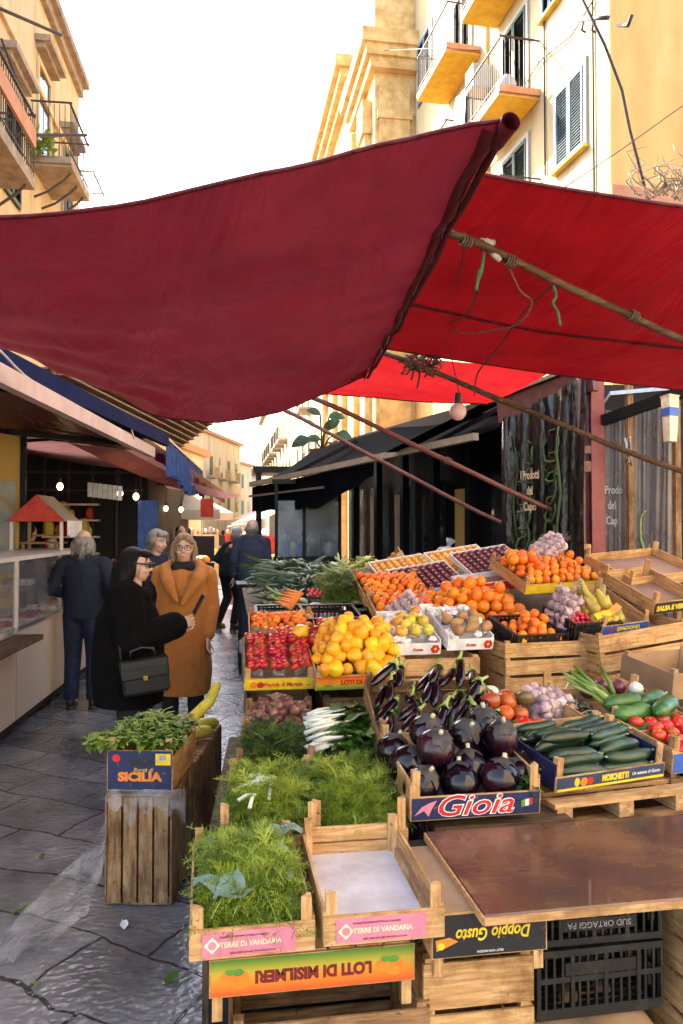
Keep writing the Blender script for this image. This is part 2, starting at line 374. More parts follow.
def canvas(name,c1,c2,tr,rough=.45):
    m,nt,out=nodes(name)
    v=coords(nt,(1,1,1),rnd=False); nz=N(nt,'ShaderNodeTexNoise',Scale=1.4,Detail=7,Roughness=.65); nt.links.new(v,nz.inputs['Vector'])
    wv=N(nt,'ShaderNodeTexNoise',Scale=2.2,Detail=6,Distortion=1.2); v2=coords(nt,(1.2,.25,1),rot=(0,0,R(35)),rnd=False); nt.links.new(v2,wv.inputs['Vector'])
    fine=N(nt,'ShaderNodeTexNoise',Scale=420,Detail=1); nt.links.new(v,fine.inputs['Vector'])
    b0=N(nt,'ShaderNodeBump',Strength=.25,Distance=.0015); nt.links.new(fine.outputs[0],b0.inputs['Height'])
    b=N(nt,'ShaderNodeBump',Strength=1.0,Distance=.09); nt.links.new(wv.outputs[0],b.inputs['Height']); nt.links.new(b0.outputs[0],b.inputs['Normal'])
    col=ramp(nt,nz.outputs[0],[(.3,c1),(.7,c2)])
    st=N(nt,'ShaderNodeTexNoise',Scale=3.1,Detail=9,Roughness=.72,Distortion=.8); nt.links.new(v,st.inputs['Vector'])
    col=mixc(nt,1.0,col,ramp(nt,st.outputs[0],[(.34,(.80,.78,.80)),(.55,(1,1,1)),(.74,(1.0,.95,.94))]),'MULTIPLY')
    p=N(nt,'ShaderNodeBsdfPrincipled',Roughness=rough); p.inputs['Specular IOR Level'].default_value=.25
    nt.links.new(col,p.inputs[0]); nt.links.new(b.outputs[0],p.inputs['Normal'])
    t=N(nt,'ShaderNodeBsdfTranslucent'); nt.links.new(col,t.inputs[0])
    mx=N(nt,'ShaderNodeMixShader'); mx.inputs[0].default_value=tr
    nt.links.new(p.outputs[0],mx.inputs[1]); nt.links.new(t.outputs[0],mx.inputs[2]); nt.links.new(mx.outputs[0],out.inputs[0])
canvas('maroon_canvas',(.145,.009,.016),(.20,.015,.024),.42,.34)
canvas('red_canvas',(.21,.002,.005),(.29,.004,.008),.34,.55)
canvas('bright_red_canvas',(.55,.010,.016),(.72,.03,.03),.6)  # sunlight on the farther red canvas put into a brighter base colour
canvas('hem_canvas',(.10,.009,.016),(.14,.015,.024),.2)
canvas('seam_canvas',(.13,.010,.019),(.17,.015,.026),.33)
mat('bounce_stucco',(.62,.52,.36),(.76,.66,.48),scale=.9,rough=.9,bump=.3,bscale=30,vary=0,detail=9,rnd=False)  # extra pale, only for the added bounce building out of view
# clear plastics
def clear(name,tint,mixv,rough=.12,bump=.6,bs=14,op=0):
    m,nt,out=nodes(name); v=coords(nt); nz=N(nt,'ShaderNodeTexNoise',Scale=bs,Detail=4,Distortion=.6); nt.links.new(v,nz.inputs['Vector'])
    b=N(nt,'ShaderNodeBump',Strength=bump,Distance=.02); nt.links.new(nz.outputs[0],b.inputs['Height'])
    g=N(nt,'ShaderNodeBsdfPrincipled',Roughness=rough); g.inputs[0].default_value=(*tint,1); nt.links.new(b.outputs[0],g.inputs['Normal'])
    t=N(nt,'ShaderNodeBsdfTransparent'); t.inputs[0].default_value=(.94,.94,.95,1)
    mr=N(nt,'ShaderNodeMapRange'); mr.inputs[1].default_value=.35; mr.inputs[2].default_value=.7; mr.inputs[3].default_value=max(0,mixv-.15); mr.inputs[4].default_value=min(1,mixv+.15); nt.links.new(nz.outputs[0],mr.inputs[0])
    mx=N(nt,'ShaderNodeMixShader'); nt.links.new(mr.outputs[0],mx.inputs[0]); nt.links.new(t.outputs[0],mx.inputs[1]); nt.links.new(g.outputs[0],mx.inputs[2]); nt.links.new(mx.outputs[0],out.inputs[0])
clear('clear_film',(.75,.73,.71),.19,rough=.15,bs=9,bump=1); clear('punnet_plastic',(.75,.75,.77),.16,bs=30); clear('cabinet_glass',(.34,.32,.32),.22,rough=.06,bump=.03,bs=3)
clear('net_pink',(.62,.48,.48),.16,bs=70,rough=.5); clear('tarp_clear',(.24,.20,.18),.62,rough=.3,bs=3,bump=.8); clear('bag_grey',(.42,.42,.44),.55,rough=.3,bs=9); clear('booth_glass',(.35,.4,.44),.30,rough=.08,bump=.2,bs=3)
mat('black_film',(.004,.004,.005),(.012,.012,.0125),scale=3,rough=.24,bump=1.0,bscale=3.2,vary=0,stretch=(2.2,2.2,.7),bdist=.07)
paint('leaf_scroll',(.05,.11,.03),rough=.6)
# people
mat('skin',(.58,.33,.235),(.66,.40,.29),scale=10,rough=.5,sss=.1,vary=.08)
mat('black_wool',(.0022,.002,.0022),(.006,.0055,.006),scale=60,rough=.95,bump=1,bscale=120,spec=.1,vary=0,bdist=.006)
mat('camel_wool',(.41,.15,.036),(.49,.185,.047),scale=14,rough=.95,bump=.7,bscale=140,sheen=.1,spec=.1,vary=0,bdist=.006)
mat('navy_cloth',(.004,.006,.017),(.009,.012,.028),scale=20,rough=.85,bump=.6,bscale=24,vary=.1,bdist=.012)
mat('navy_knit',(.016,.020,.042),(.034,.040,.068),scale=60,rough=.9,bump=.6,bscale=40,vary=.1,bdist=.01)
mat('jeans',(.006,.010,.030),(.016,.023,.055),scale=18,rough=.85,bump=.5,bscale=26,vary=.1,bdist=.01)
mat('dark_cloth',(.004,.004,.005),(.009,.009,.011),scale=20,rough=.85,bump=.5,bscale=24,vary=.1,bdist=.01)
mat('shoe',(.012,.009,.008),(.03,.022,.018),scale=20,rough=.4,vary=.1)
mat('hair_black',(.002,.0018,.0018),(.006,.0045,.004),scale=30,rough=.5,spec=.2,bump=.8,bscale=50,stretch=(6,6,.6),vary=0,bdist=.01)
mat('hair_grey',(.17,.145,.12),(.42,.37,.31),scale=25,rough=.6,bump=.8,bscale=50,stretch=(6,6,.6),vary=0,bdist=.01)
mat('hair_blond',(.17,.10,.045),(.46,.32,.18),scale=25,rough=.5,bump=.8,bscale=50,stretch=(6,6,.6),vary=0,bdist=.01)
mat('leather',(.006,.0065,.006),(.012,.0125,.011),scale=40,rough=.33,bump=.25,bscale=200,vary=0,bdist=.001)
mat('gold',(.7,.45,.12),(.8,.55,.2),scale=10,rough=.25,metal=1,vary=0)
mat('lip',(.40,.10,.09),(.46,.13,.11),scale=10,rough=.4,vary=0)
mat('eye_dark',(.02,.013,.010),(.035,.022,.015),scale=10,rough=.15,vary=0)
mat('eye_white',(.62,.58,.55),(.68,.64,.6),scale=10,rough=.2,vary=0)
mat('far_red',(.45,.03,.02),(.6,.06,.03),scale=10,rough=.6,vary=.1)
mat('rope_white',(.5,.42,.35),(.62,.54,.47),scale=40,rough=.9,bump=.8,vary=.05)
mat('rope_brown',(.10,.06,.035),(.2,.13,.08),scale=40,rough=.9,bump=.8,vary=.1)
mat('rope_green',(.03,.12,.05),(.06,.2,.09),scale=40,rough=.9,vary=.05)
mat('wire_dark',(.02,.016,.016),(.05,.035,.03),scale=20,rough=.7,vary=.05)
mat('bulb_glass',(.62,.36,.30),(.72,.46,.40),scale=10,rough=.25,vary=0)
def emis(name,c,s):
    m,nt,out=nodes(name); e=N(nt,'ShaderNodeEmission',Strength=s); e.inputs[0].default_value=(*c,1); nt.links.new(e.outputs[0],out.inputs[0])
emis('lit_bulb',(1,.72,.35),2.5); emis('lit_sign',(1,.62,.25),1.0); emis('lit_cool',(.8,.9,1),.6)
# the shiny worn stone of the street
m,nt,out=nodes('paving')
v=coords(nt,(1,1,1),rot=(0,0,R(33)),kind='Object',rnd=False)
wn=N(nt,'ShaderNodeTexNoise',Scale=1.3,Detail=5); nt.links.new(v,wn.inputs['Vector'])
va=N(nt,'ShaderNodeVectorMath',operation='SCALE'); va.inputs['Scale'].default_value=.30; nt.links.new(wn.outputs['Color'],va.inputs[0])
vb=N(nt,'ShaderNodeVectorMath',operation='ADD'); nt.links.new(v,vb.inputs[0]); nt.links.new(va.outputs[0],vb.inputs[1])
br=N(nt,'ShaderNodeTexBrick',Scale=1.0); br.offset=.43; br.inputs['Mortar Size'].default_value=.009; br.inputs['Mortar Smooth'].default_value=.6; br.inputs['Brick Width'].default_value=.60; br.inputs['Row Height'].default_value=.38; br.inputs['Bias'].default_value=0
br.inputs['Color1'].default_value=(.30,.30,.30,1); br.inputs['Color2'].default_value=(.78,.78,.78,1); br.inputs['Mortar'].default_value=(.5,.5,.5,1)
nt.links.new(vb.outputs[0],br.inputs['Vector'])
n1=N(nt,'ShaderNodeTexNoise',Scale=2.2,Detail=8,Roughness=.65); nt.links.new(v,n1.inputs['Vector'])
col=ramp(nt,n1.outputs[0],[(.3,(.085,.088,.095)),(.46,(.17,.168,.168)),(.62,(.23,.21,.19)),(.75,(.36,.32,.28))])
col=mixc(nt,.55,col,br.outputs['Color'],'OVERLAY')
col=mixc(nt,br.outputs['Fac'],col,(.045,.042,.038))
dk=N(nt,'ShaderNodeTexNoise',Scale=.9,Detail=9,Roughness=.7); nt.links.new(v,dk.inputs['Vector'])
col=mixc(nt,1.0,col,ramp(nt,dk.outputs[0],[(.36,(.45,.44,.44)),(.55,(1,1,1))]),'MULTIPLY')
ch=N(nt,'ShaderNodeTexVoronoi',Scale=26,feature='SMOOTH_F1'); ch.inputs['Smoothness'].default_value=.5
vs_=coords(nt,(1,1.3,1),rot=(0,0,R(62)),rnd=False); dn=N(nt,'ShaderNodeTexNoise',Scale=9,Detail=2); nt.links.new(vs_,dn.inputs['Vector'])
vm=N(nt,'ShaderNodeVectorMath',operation='SCALE'); vm.inputs['Scale'].default_value=.08; nt.links.new(dn.outputs['Color'],vm.inputs[0])
vn=N(nt,'ShaderNodeVectorMath',operation='ADD'); nt.links.new(vs_,vn.inputs[0]); nt.links.new(vm.outputs[0],vn.inputs[1]); nt.links.new(vn.outputs[0],ch.inputs['Vector'])
msk=ramp(nt,n1.outputs[0],[(.38,(.15,.15,.15)),(.6,(1,1,1))])
hm=N(nt,'ShaderNodeMath',operation='MULTIPLY'); nt.links.new(ch.outputs['Distance'],hm.inputs[0]); nt.links.new(msk,hm.inputs[1])
hb=N(nt,'ShaderNodeMath',operation='MULTIPLY_ADD'); nt.links.new(br.outputs['Fac'],hb.inputs[0]); hb.inputs[1].default_value=-.9; nt.links.new(hm.outputs[0],hb.inputs[2])
bp=N(nt,'ShaderNodeBump',Strength=.55,Distance=.014); nt.links.new(hb.outputs[0],bp.inputs['Height'])
p=N(nt,'ShaderNodeBsdfPrincipled'); nt.links.new(col,p.inputs[0]); nt.links.new(bp.outputs[0],p.inputs['Normal'])
mr=N(nt,'ShaderNodeMapRange'); mr.inputs[3].default_value=.05; mr.inputs[4].default_value=.32; nt.links.new(n1.outputs[0],mr.inputs[0]); nt.links.new(mr.outputs[0],p.inputs['Roughness'])
nt.links.new(p.outputs[0],out.inputs[0])
# varnished, stained table board
m,nt,out=nodes('table_board')
v=coords(nt,(1,1,1),rnd=False); nz=N(nt,'ShaderNodeTexNoise',Scale=2.0,Detail=8,Roughness=.58); nt.links.new(v,nz.inputs['Vector'])
v2=coords(nt,(2,26,10),rnd=False); ng=N(nt,'ShaderNodeTexNoise',Scale=4,Detail=5); nt.links.new(v2,ng.inputs['Vector'])
c=ramp(nt,nz.outputs[0],[(.36,(.050,.020,.018)),(.46,(.095,.038,.024)),(.56,(.17,.070,.032)),(.70,(.24,.105,.045))])
c=mixc(nt,.35,c,ramp(nt,ng.outputs[0],[(.3,(.3,.3,.3)),(.7,(.75,.7,.65))]),'OVERLAY')
p=N(nt,'ShaderNodeBsdfPrincipled'); nt.links.new(c,p.inputs[0]); p.inputs['Coat Weight'].default_value=.25
mr=N(nt,'ShaderNodeMapRange'); mr.inputs[3].default_value=.12; mr.inputs[4].default_value=.42; nt.links.new(nz.outputs[0],mr.inputs[0]); nt.links.new(mr.outputs[0],p.inputs['Roughness'])
b=N(nt,'ShaderNodeBump',Strength=.3,Distance=.003); nt.links.new(ng.outputs[0],b.inputs['Height']); nt.links.new(b.outputs[0],p.inputs['Normal']); nt.links.new(p.outputs[0],out.inputs[0])
# ------------------------------------------------------------------ camera, light, ground
cam=bpy.data.cameras.new('camera'); co=bpy.data.objects.new('camera',cam); C.objects.link(co)
co.location=(0,0,CAM_H); co.rotation_euler=(PI/2+PIT,0,-YAW)
cam.sensor_fit='VERTICAL'; cam.sensor_height=36; cam.lens=36*FPX/1024; cam.clip_end=2000; cam.clip_start=.05
SC.camera=co
w=bpy.data.worlds.new('World'); SC.world=w; w.use_nodes=True
nt=w.node_tree; bg=nt.nodes['Background']; sky=nt.nodes.new('ShaderNodeTexSky'); sky.sky_type='NISHITA'; sky.sun_disc=False
SUN=Vector((-1,1.2,1.5)).normalized(); EL=math.asin(SUN.z); AZ=math.atan2(SUN.x,SUN.y)
sky.sun_elevation=EL; sky.sun_rotation=AZ; sky.air_density=1.0; sky.dust_density=2.5; sky.ozone_density=1.0
nt.links.new(sky.outputs[0],bg.inputs[0]); bg.inputs[1].default_value=.15
sl=bpy.data.lights.new('sun','SUN'); sl.energy=4.0; sl.angle=R(.5); sl.color=(1,.93,.82)
so=bpy.data.objects.new('sun',sl); C.objects.link(so); so.rotation_euler=SUN.to_track_quat('Z','Y').to_euler(); so.location=(-8,10,20)
SC.view_settings.view_transform='Standard'; SC.view_settings.look='None'; SC.view_settings.gamma=1; SC.view_settings.exposure=2.85
try:
    SC.view_settings.use_white_balance=True; SC.view_settings.white_balance_temperature=7400; SC.view_settings.white_balance_tint=12
except Exception: pass
SC.render.engine='CYCLES'; SC.cycles.max_bounces=8; SC.cycles.diffuse_bounces=4; SC.cycles.transparent_max_bounces=16; SC.cycles.use_denoising=True
SC.cycles.caustics_reflective=False; SC.cycles.caustics_refractive=False; SC.cycles.sample_clamp_indirect=6

g=MB(); g.box(-400,400,-300,700,-1,0); tag(g.build('ground','paving'),kind='structure')

# ------------------------------------------------------------------ crates
def wd(w,ax): return MAT[w+'_wood_'+ax]
def crate(label, px, py, d, w, dep, hf=.075, post=.14, hs=None, yaw=0, tilt=0, roll=0, wood='pale', print_=None, inner=None, flip=False, backh=None, group='wooden produce crates', name='wooden_crate', z=None, writing=(), emblems=(), hole=False, M=None, posts=True, solid=None):
    """flat produce crate; origin at the bottom middle of its front; print_ = printed front"""
    if M is None:
        p=at(px,py,d)
        if z is not None: p.z=z
        M=T(p)@RZ(R(yaw))@RX(R(tilt))@RY(R(roll))
    Mx=M
    if flip: M=M@T(0,0,post)@RY(PI)
    t=thing(name,label,'crate',M,group)
    hs=hs or hf; bh=backh or hs; x0,x1=-w/2,w/2; e=.0015
    fm=solid or wd(wood,'x'); sm=solid or wd(wood,'y')
    f=MB(); f.box(x0,x1,0,.007,.004,hf); fp=f.build('front_panel',fm,t)
    if print_:
        l=MB(); l.box(x0+.004,x1-.004,-.0022,-.0002,.007,hf-.003); l.build('printed_label',print_,fp)
    b=MB()
    if not solid and bh>.07: b.box(x0,x1,dep-.007,dep,.004,bh*.46); b.box(x0,x1,dep-.007,dep,bh*.52,bh)
    else: b.box(x0,x1,dep-.007,dep,.004,bh)
    b.build('back_panel',fm,t)
    for s in (-1,1):
        q=MB(); xa=s*w/2-(.007 if s>0 else 0)
        if hole:
            q.box(xa,xa+.007,.0075,dep*.34,.004,hs); q.box(xa,xa+.007,dep*.34,dep*.62,.004,hs*.45); q.box(xa,xa+.007,dep*.34,dep*.62,hs*.75,hs); q.box(xa,xa+.007,dep*.62,dep-.0075,.004,hs)
        else: q.box(xa,xa+.007,.0075,dep-.0075,.006,hs)
        q.build('side_panel',sm,t)
    if posts:
        for sx in (-1,1):
            for sy in (0,1):
                q=MB(); a=.026; xx=sx*(w/2-.0075); yy=.0075 if sy==0 else dep-.0075; dy=a if sy==0 else -a
                pz=post+U(-.004,.004)
                vs=[(xx,yy,.008),(xx-sx*a,yy,.008),(xx-sx*a,yy+dy*.25,.008),(xx-sx*a*.25,yy+dy,.008),(xx,yy+dy,.008)]
                vs=vs+[(x,y,pz) for x,y,_ in vs]
                q.add(vs,[(0,1,2,3,4),(9,8,7,6,5)]+[(i,(i+1)%5,(i+1)%5+5,i+5) for i in range(5)])
                q.build('corner_post',solid or wd(wood,'z'),t)
    q=MB()
    if inner: q.box(x0+.008,x1-.008,.008,dep-.008,.001,.012); q.build('base_liner',inner,t)
    else:
        n=max(3,int(w/.075))
        for i in range(n):
            a=x0+.008+(w-.016)*i/n; q.box(a+.004,a+(w-.016)/n-.004,.008,dep-.008,.001,.007)
        q.build('base_boards',wd(wood,'y'),t)
    for (body,size,mt,ox,oz,kw) in writing:
        text('lettering',body,size,mt,fp,T(ox,-.0026,oz)@RX(PI/2),**kw)
    for (kind,ox,oz,s) in emblems: emblem(kind,ox,oz,s,fp)
    t['_in']=1; del t['_in']
    return M
def disc(mb,x,y,z,rx,rz,m,n=14):
    mb.add([(x+rx*math.cos(2*PI*k/n),y,z+rz*math.sin(2*PI*k/n)) for k in range(n)],[tuple(range(n))],m)
def emblem(kind,ox,oz,s,parent):
    q=MB()
    if kind=='persimmon':
        disc(q,ox,-.0028,oz,s,s*.9,0); disc(q,ox+s*1.1,-.0031,oz-s*.2,s*.8,s*.7,0); disc(q,ox+s*.1,-.0034,oz-s*.7,s*.6,s*.35,1); disc(q,ox+s*.9,-.0036,oz-s*.75,s*.5,s*.3,1)
        q.build('fruit_emblem',['orange_print','green_print'],parent)
    elif kind=='flag':
        for i,mt in enumerate((0,1,2)): q.add([(ox+s*(i-1.5)*.6,-.0028,oz-s*.55+i*s*.12),(ox+s*(i-.5)*.6,-.0028,oz-s*.55+(i+1)*s*.12),(ox+s*(i-.5)*.6,-.0028,oz+s*.5+(i+1)*s*.12),(ox+s*(i-1.5)*.6,-.0028,oz+s*.5+i*s*.12)],[(0,1,2,3)],mt)
        q.build('flag_emblem',['green_print','white_print','red_print'],parent)
    elif kind=='fruits':
        disc(q,ox,-.0028,oz,s,s,0); disc(q,ox+s*1.7,-.003,oz,s*.9,s*.9,1); disc(q,ox-s*1.9,-.003,oz+s*.1,s*.7,s*1.05,2)
        q.build('fruit_emblem',['orange_print','red_print','yellow_print'],parent)
    elif kind=='flower':
        for k in range(6): disc(q,ox+s*.62*math.cos(k*PI/3),-.0028-.0001*k,oz+s*.62*math.sin(k*PI/3),s*.48,s*.48,0)
        disc(q,ox,-.0036,oz,s*.35,s*.35,1); q.build('flower_emblem',['red_print','yellow_print'],parent)
    elif kind=='dot': disc(q,ox,-.0028,oz,s,s,0,18); q.build('round_seal','red_print',parent)
    elif kind=='tile':
        q.box(ox-s,ox+s,-.003,-.0024,oz-s*.75,oz+s*.75,0); q.box(ox-s*.5,ox+s*.4,-.0034,-.003,oz-s*.1,oz+s*.6,1); q.build('picture_emblem',['yellow_print','grey_print'],parent)
    elif kind=='medal':
        q.add([(ox-s,-.0028,oz),(ox,-.0028,oz-s),(ox+s,-.0028,oz),(ox,-.0028,oz+s)],[(0,1,2,3)],0); disc(q,ox,-.0032,oz,s*.5,s*.5,1); q.build('diamond_emblem',['cream_print','pink_print'],parent)
    elif kind=='horn':
        q.add([(ox-s,-.0028,oz-s*.2),(ox-s*.2,-.0028,oz-s*.6),(ox+s,-.0028,oz-s*.4),(ox+s*.9,-.0028,oz+s*.5),(ox,-.0028,oz+s*.2)],[(0,1,2,3,4)],0); disc(q,ox+s*.5,-.0031,oz+s*.1,s*.3,s*.3,1); q.build('fruit_emblem',['orange_print','yellow_print'],parent)
    elif kind=='pinkfig':
        q.add([(ox-s,-.0028,oz-s*.5),(ox-s*.2,-.0028,oz-s*.1),(ox+s*.2,-.0028,oz-s*.6),(ox+s*.5,-.0028,oz+s*.1),(ox+s*.9,-.0028,oz+s*.7),(ox+s*.2,-.0028,oz+s*.5),(ox-s*.4,-.0028,oz+s*.2)],[(0,1,2,3,4,5,6)],0); q.build('figure_emblem',['pink_print'],parent)

def slat_crate(label, M, w, dep, h, n=3, wood='pale', group='slatted crates used as stands', block=False, slope=False, floor=True, name='slatted_crate', fronts=True, nb=5):
    """deep slatted crate; local origin bottom middle of its front"""
    t=thing(name,label,'crate',M,group); g=.016
    sh=(h-g*(n-1))/n
    for nm,sg in (('front_slats',0),('back_slats',1)):
        q=MB()
        for i in range(n):
            z0=i*(sh+g); j=U(-.002,.002); y=0 if sg==0 else dep-.008
            q.box(-w/2+U(0,.004),w/2-U(0,.004),y+j*.3,y+.008+j*.3,z0,z0+sh+j,0)
        if sg==0 and block: q.box(-.022,.022,-.01,-.0012,.0,h*.38)
        q.build(nm,wd(wood,'x'),t)
    for s in (-1,1):
        q=MB()
        for i in range(n):
            z0=i*(sh+g); xa=-w/2 if s<0 else w/2-.008
            q.box(xa,xa+.008,.0095,dep-.0095,z0,z0+sh)
        q.build('side_slats',wd(wood,'y'),t)
        for yy in (.009,dep-.035):
            q=MB(); xa=-w/2+.009 if s<0 else w/2-.035
            q.box(xa,xa+.026,yy,yy+.026,.002,h+.012); q.build('corner_post',wd(wood,'z'),t)
    if floor:
        q=MB(); bw=(w-.02)/nb
        for i in range(nb): q.box(-w/2+.01+i*bw+.005,-w/2+.01+(i+1)*bw-.005,.0095,dep-.0095,-.009,-.001)
        q.build('base_boards',wd(wood,'y'),t)
    return M
def plastic_crate(label, M, w, dep, h, group='black plastic crates', dusty=False, word=None):
    t=thing('plastic_crate',label,'crate',M,group); mt='dusty_plastic' if dusty else 'black_plastic'
    for nm,(ux,uy),L in (('front_wall',(1,0),w),('back_wall',(1,0),w),('side_wall',(0,1),dep),('side_wall',(0,1),dep)):
        pass
    def wall(nm,X,L):
        q=MB(); q.X=X; n=max(8,int(L/.026)); a=.012
        q.box(-L/2,L/2,0,.012,0,h*.16); q.box(-L/2,L/2,-.004,.014,h*.9,h); q.box(-L/2,L/2,0,.010,h*.52,h*.60)
        for i in range(n+1):
            x=-L/2+(L-.007)*i/n; big=(i%4==0)
            q.box(x,x+(.012 if big else .007),-.003 if big else .001,.009,h*.16,h*.9)
        q.box(-L*.28,L*.28,-.002,.006,h*.62,h*.80)
        return q.build(nm,mt,t)
    fw=wall('front_wall',T(0,0,0),w); wall('back_wall',T(0,dep,0)@RZ(PI),w)
    wall('side_wall',T(-w/2,dep/2,0)@RZ(-PI/2),dep-.03); wall('side_wall',T(w/2,dep/2,0)@RZ(PI/2),dep-.03)
    q=MB()
    for i in range(9): q.box(-w/2+.012,w/2-.012,.014+(dep-.03)*i/9,.014+(dep-.03)*(i+.6)/9,.002,.007)
    q.build('base_grid',mt,t)
    if word: text('lettering',word,h*.13,'grey_print',fw,T(0,-.0035,h*.71)@RX(PI/2),width=w*.5)
    return M
def topof(M,x,y,z): return M@Vector((x,y,z))

# ------------------------------------------------------------------ produce: one kind = its meshes, placed as copies
class Kind:
    def __init__(s,name,cat,parts): s.name=name; s.cat=cat; s.parts=parts; s.n=0; s.proto={}
    def put(s,M,label,group,v=None):
        parts=s.parts[random.randrange(len(s.parts)) if v is None else v]
        key=id(parts)
        if key not in s.proto:
            o=bpy.data.objects.new(s.name,parts[0][1]); C.objects.link(o)
            ch=[link(nm,me,o) for nm,me in parts[1:]]; s.proto[key]=(o,ch)
        else:
            src,chs=s.proto[key]; o=src.copy(); C.objects.link(o)
            for c in chs:
                k=c.copy(); C.objects.link(k); k.parent=o
        o.matrix_world=M
        return tag(o,label,s.cat,group)
def rrot(): return Euler((U(0,6.3),U(0,6.3),U(0,6.3))).to_matrix().to_4x4()
def round_fruit(nm,mt,r,flat=.95,n=16,stemmt=None,dim=.12,jit=.05,sd=0):
    q=MB(); prof=[]
    for i in range(11):
        a=-PI/2+PI*i/10; z=math.sin(a)*r*flat; rr=max(.0006,math.cos(a)*r)
        dz=-dim*r*math.exp(-(rr/(r*.28))**2)*(1 if a>0 else -.5)
        prof.append((rr,z+dz))
    q.lathe(prof,n)
    q.v=[tuple(Vector(p)*(1+jit*noise.noise(Vector(p)/r*1.1+Vector((sd*3.1,0,0))))) for p in q.v]
    parts=[(nm,q.mesh(nm,mt))]
    if stemmt:
        s=MB(); s.tube([(0,0,r*flat*(1-dim)),(0,0,r*flat*1.03)],[r*.1,r*.06],6); parts.append(('stalk',s.mesh('stalk',stemmt)))
    return parts
def calyx(mt,r,z,n=5,L=1,lift=.2):
    s=MB()
    for k in range(n):
        a=2*PI*k/n; s.leaf((0,0,z),(math.cos(a),math.sin(a),lift),(0,0,1),r*L,r*.5,curl=.4,n=3)
    s.tube([(0,0,z-r*.05),(r*.1,0,z+r*.45)],[r*.11,r*.08],6)
    return ('calyx',s.mesh('calyx',mt))
ORANGE=Kind('orange','orange',[round_fruit('orange','orange_peel',.041,stemmt='calyx_green',sd=i) for i in range(3)])
MANDARIN=Kind('mandarin','mandarin',[round_fruit('mandarin','mandarin_peel',.029,flat=.84,sd=i)+[calyx('leaf_green',.02,.022,2,1.6)] for i in range(2)]+[round_fruit('mandarin','mandarin_peel',.029,flat=.82,stemmt='calyx_green',sd=i) for i in range(3)])
PERSIMMON=Kind('persimmon','persimmon',[round_fruit('persimmon','persimmon_skin',.038,flat=1.0+.12*(i%3-1),dim=.06,jit=.3,sd=i,stemmt='calyx_green' if i%2 else None) for i in range(6)])
LEMON=Kind('lemon','lemon',[[('lemon',MB().lathe([(.001,-.052),(.008,-.047),(.022,-.036),(.034,-.018),(.037,0),(.033,.018),(.021,.034),(.009,.044),(.005,.052),(.001,.055)],14).mesh('lemon','yellow_peel'))]])
APPLE=Kind('apple','apple',[round_fruit('apple','apple_skin',.036,dim=.25,stemmt='rope_brown',sd=i) for i in range(2)])
GAPPLE=Kind('apple','apple',[round_fruit('apple','green_apple_skin',.034,dim=.25,stemmt='rope_brown',sd=i) for i in range(2)])
TOMATO=Kind('tomato','tomato',[round_fruit('tomato','tomato_mixed',.031,flat=.85,dim=.15,sd=i)+[calyx('calyx_green',.018,.021,5)] for i in range(2)]+[round_fruit('tomato','tomato_dark',.032,flat=.85,dim=.15,sd=5)+[calyx('calyx_green',.018,.022,5)]])
RTOMATO=Kind('tomato','tomato',[round_fruit('tomato','tomato_red',.032,flat=.8,dim=.2,jit=.12,sd=i)+[calyx('calyx_green',.016,.020,5)] for i in range(2)])
ONIONW=Kind('white_onion','onion',[round_fruit('white_onion','onion_white',.042,flat=.9,dim=-.12)])
ONIONR=Kind('red_onion','onion',[round_fruit('red_onion','onion_red',.040,flat=.85,dim=-.15)])
ONIONB=Kind('shallot','onion',[[('shallot',MB().lathe([(.002,-.028),(.016,-.024),(.028,-.006),(.026,.012),(.012,.028),(.005,.042),(.002,.055)],10).mesh('shallot','onion_brown'))]])
PLUM=Kind('plum','plum',[round_fruit('plum','plum_skin',.026,flat=1.1,dim=.08)])
LOQUAT=Kind('apricot','apricot',[round_fruit('apricot','loquat_skin',.027,flat=1.05,dim=.08)])
KIWI=Kind('kiwi','kiwi',[[('kiwi',MB().ell((0,0,0),(.026,.026,.036)).mesh('kiwi','kiwi_skin'))]])
POTATO=Kind('pear','pear',[[('pear',MB().lathe([(.004,-.045),(.022,-.042),(.032,-.022),(.030,-.002),(.020,.022),(.013,.04),(.005,.047)],12).mesh('pear','potato_skin')),('stalk',MB().tube([(0,0,.045),(.004,0,.062)],.0025,5).mesh('stalk','rope_brown'))]])
PEAR=Kind('pear','pear',[[('pear',MB().lathe([(.004,-.055),(.024,-.052),(.034,-.03),(.032,-.008),(.021,.022),(.016,.045),(.010,.062),(.003,.066)],12).mesh('pear','pear_skin')),('stalk',MB().tube([(0,0,.063),(.006,0,.09)],.003,5).mesh('stalk','rope_brown'))]])
RADISH=Kind('radish','radish',[round_fruit('radish','radish_skin',.015,dim=-.3)])
def strawb():
    q=MB().lathe([(.001,-.027),(.006,-.023),(.013,-.010),(.017,.004),(.015,.012),(.008,.016),(.001,.015)],12)
    return [('strawberry',q.mesh('strawberry','strawberry_skin')),calyx('leaf_bright',.014,.015,6,1)]
STRAW=Kind('strawberry','strawberry',[strawb()])
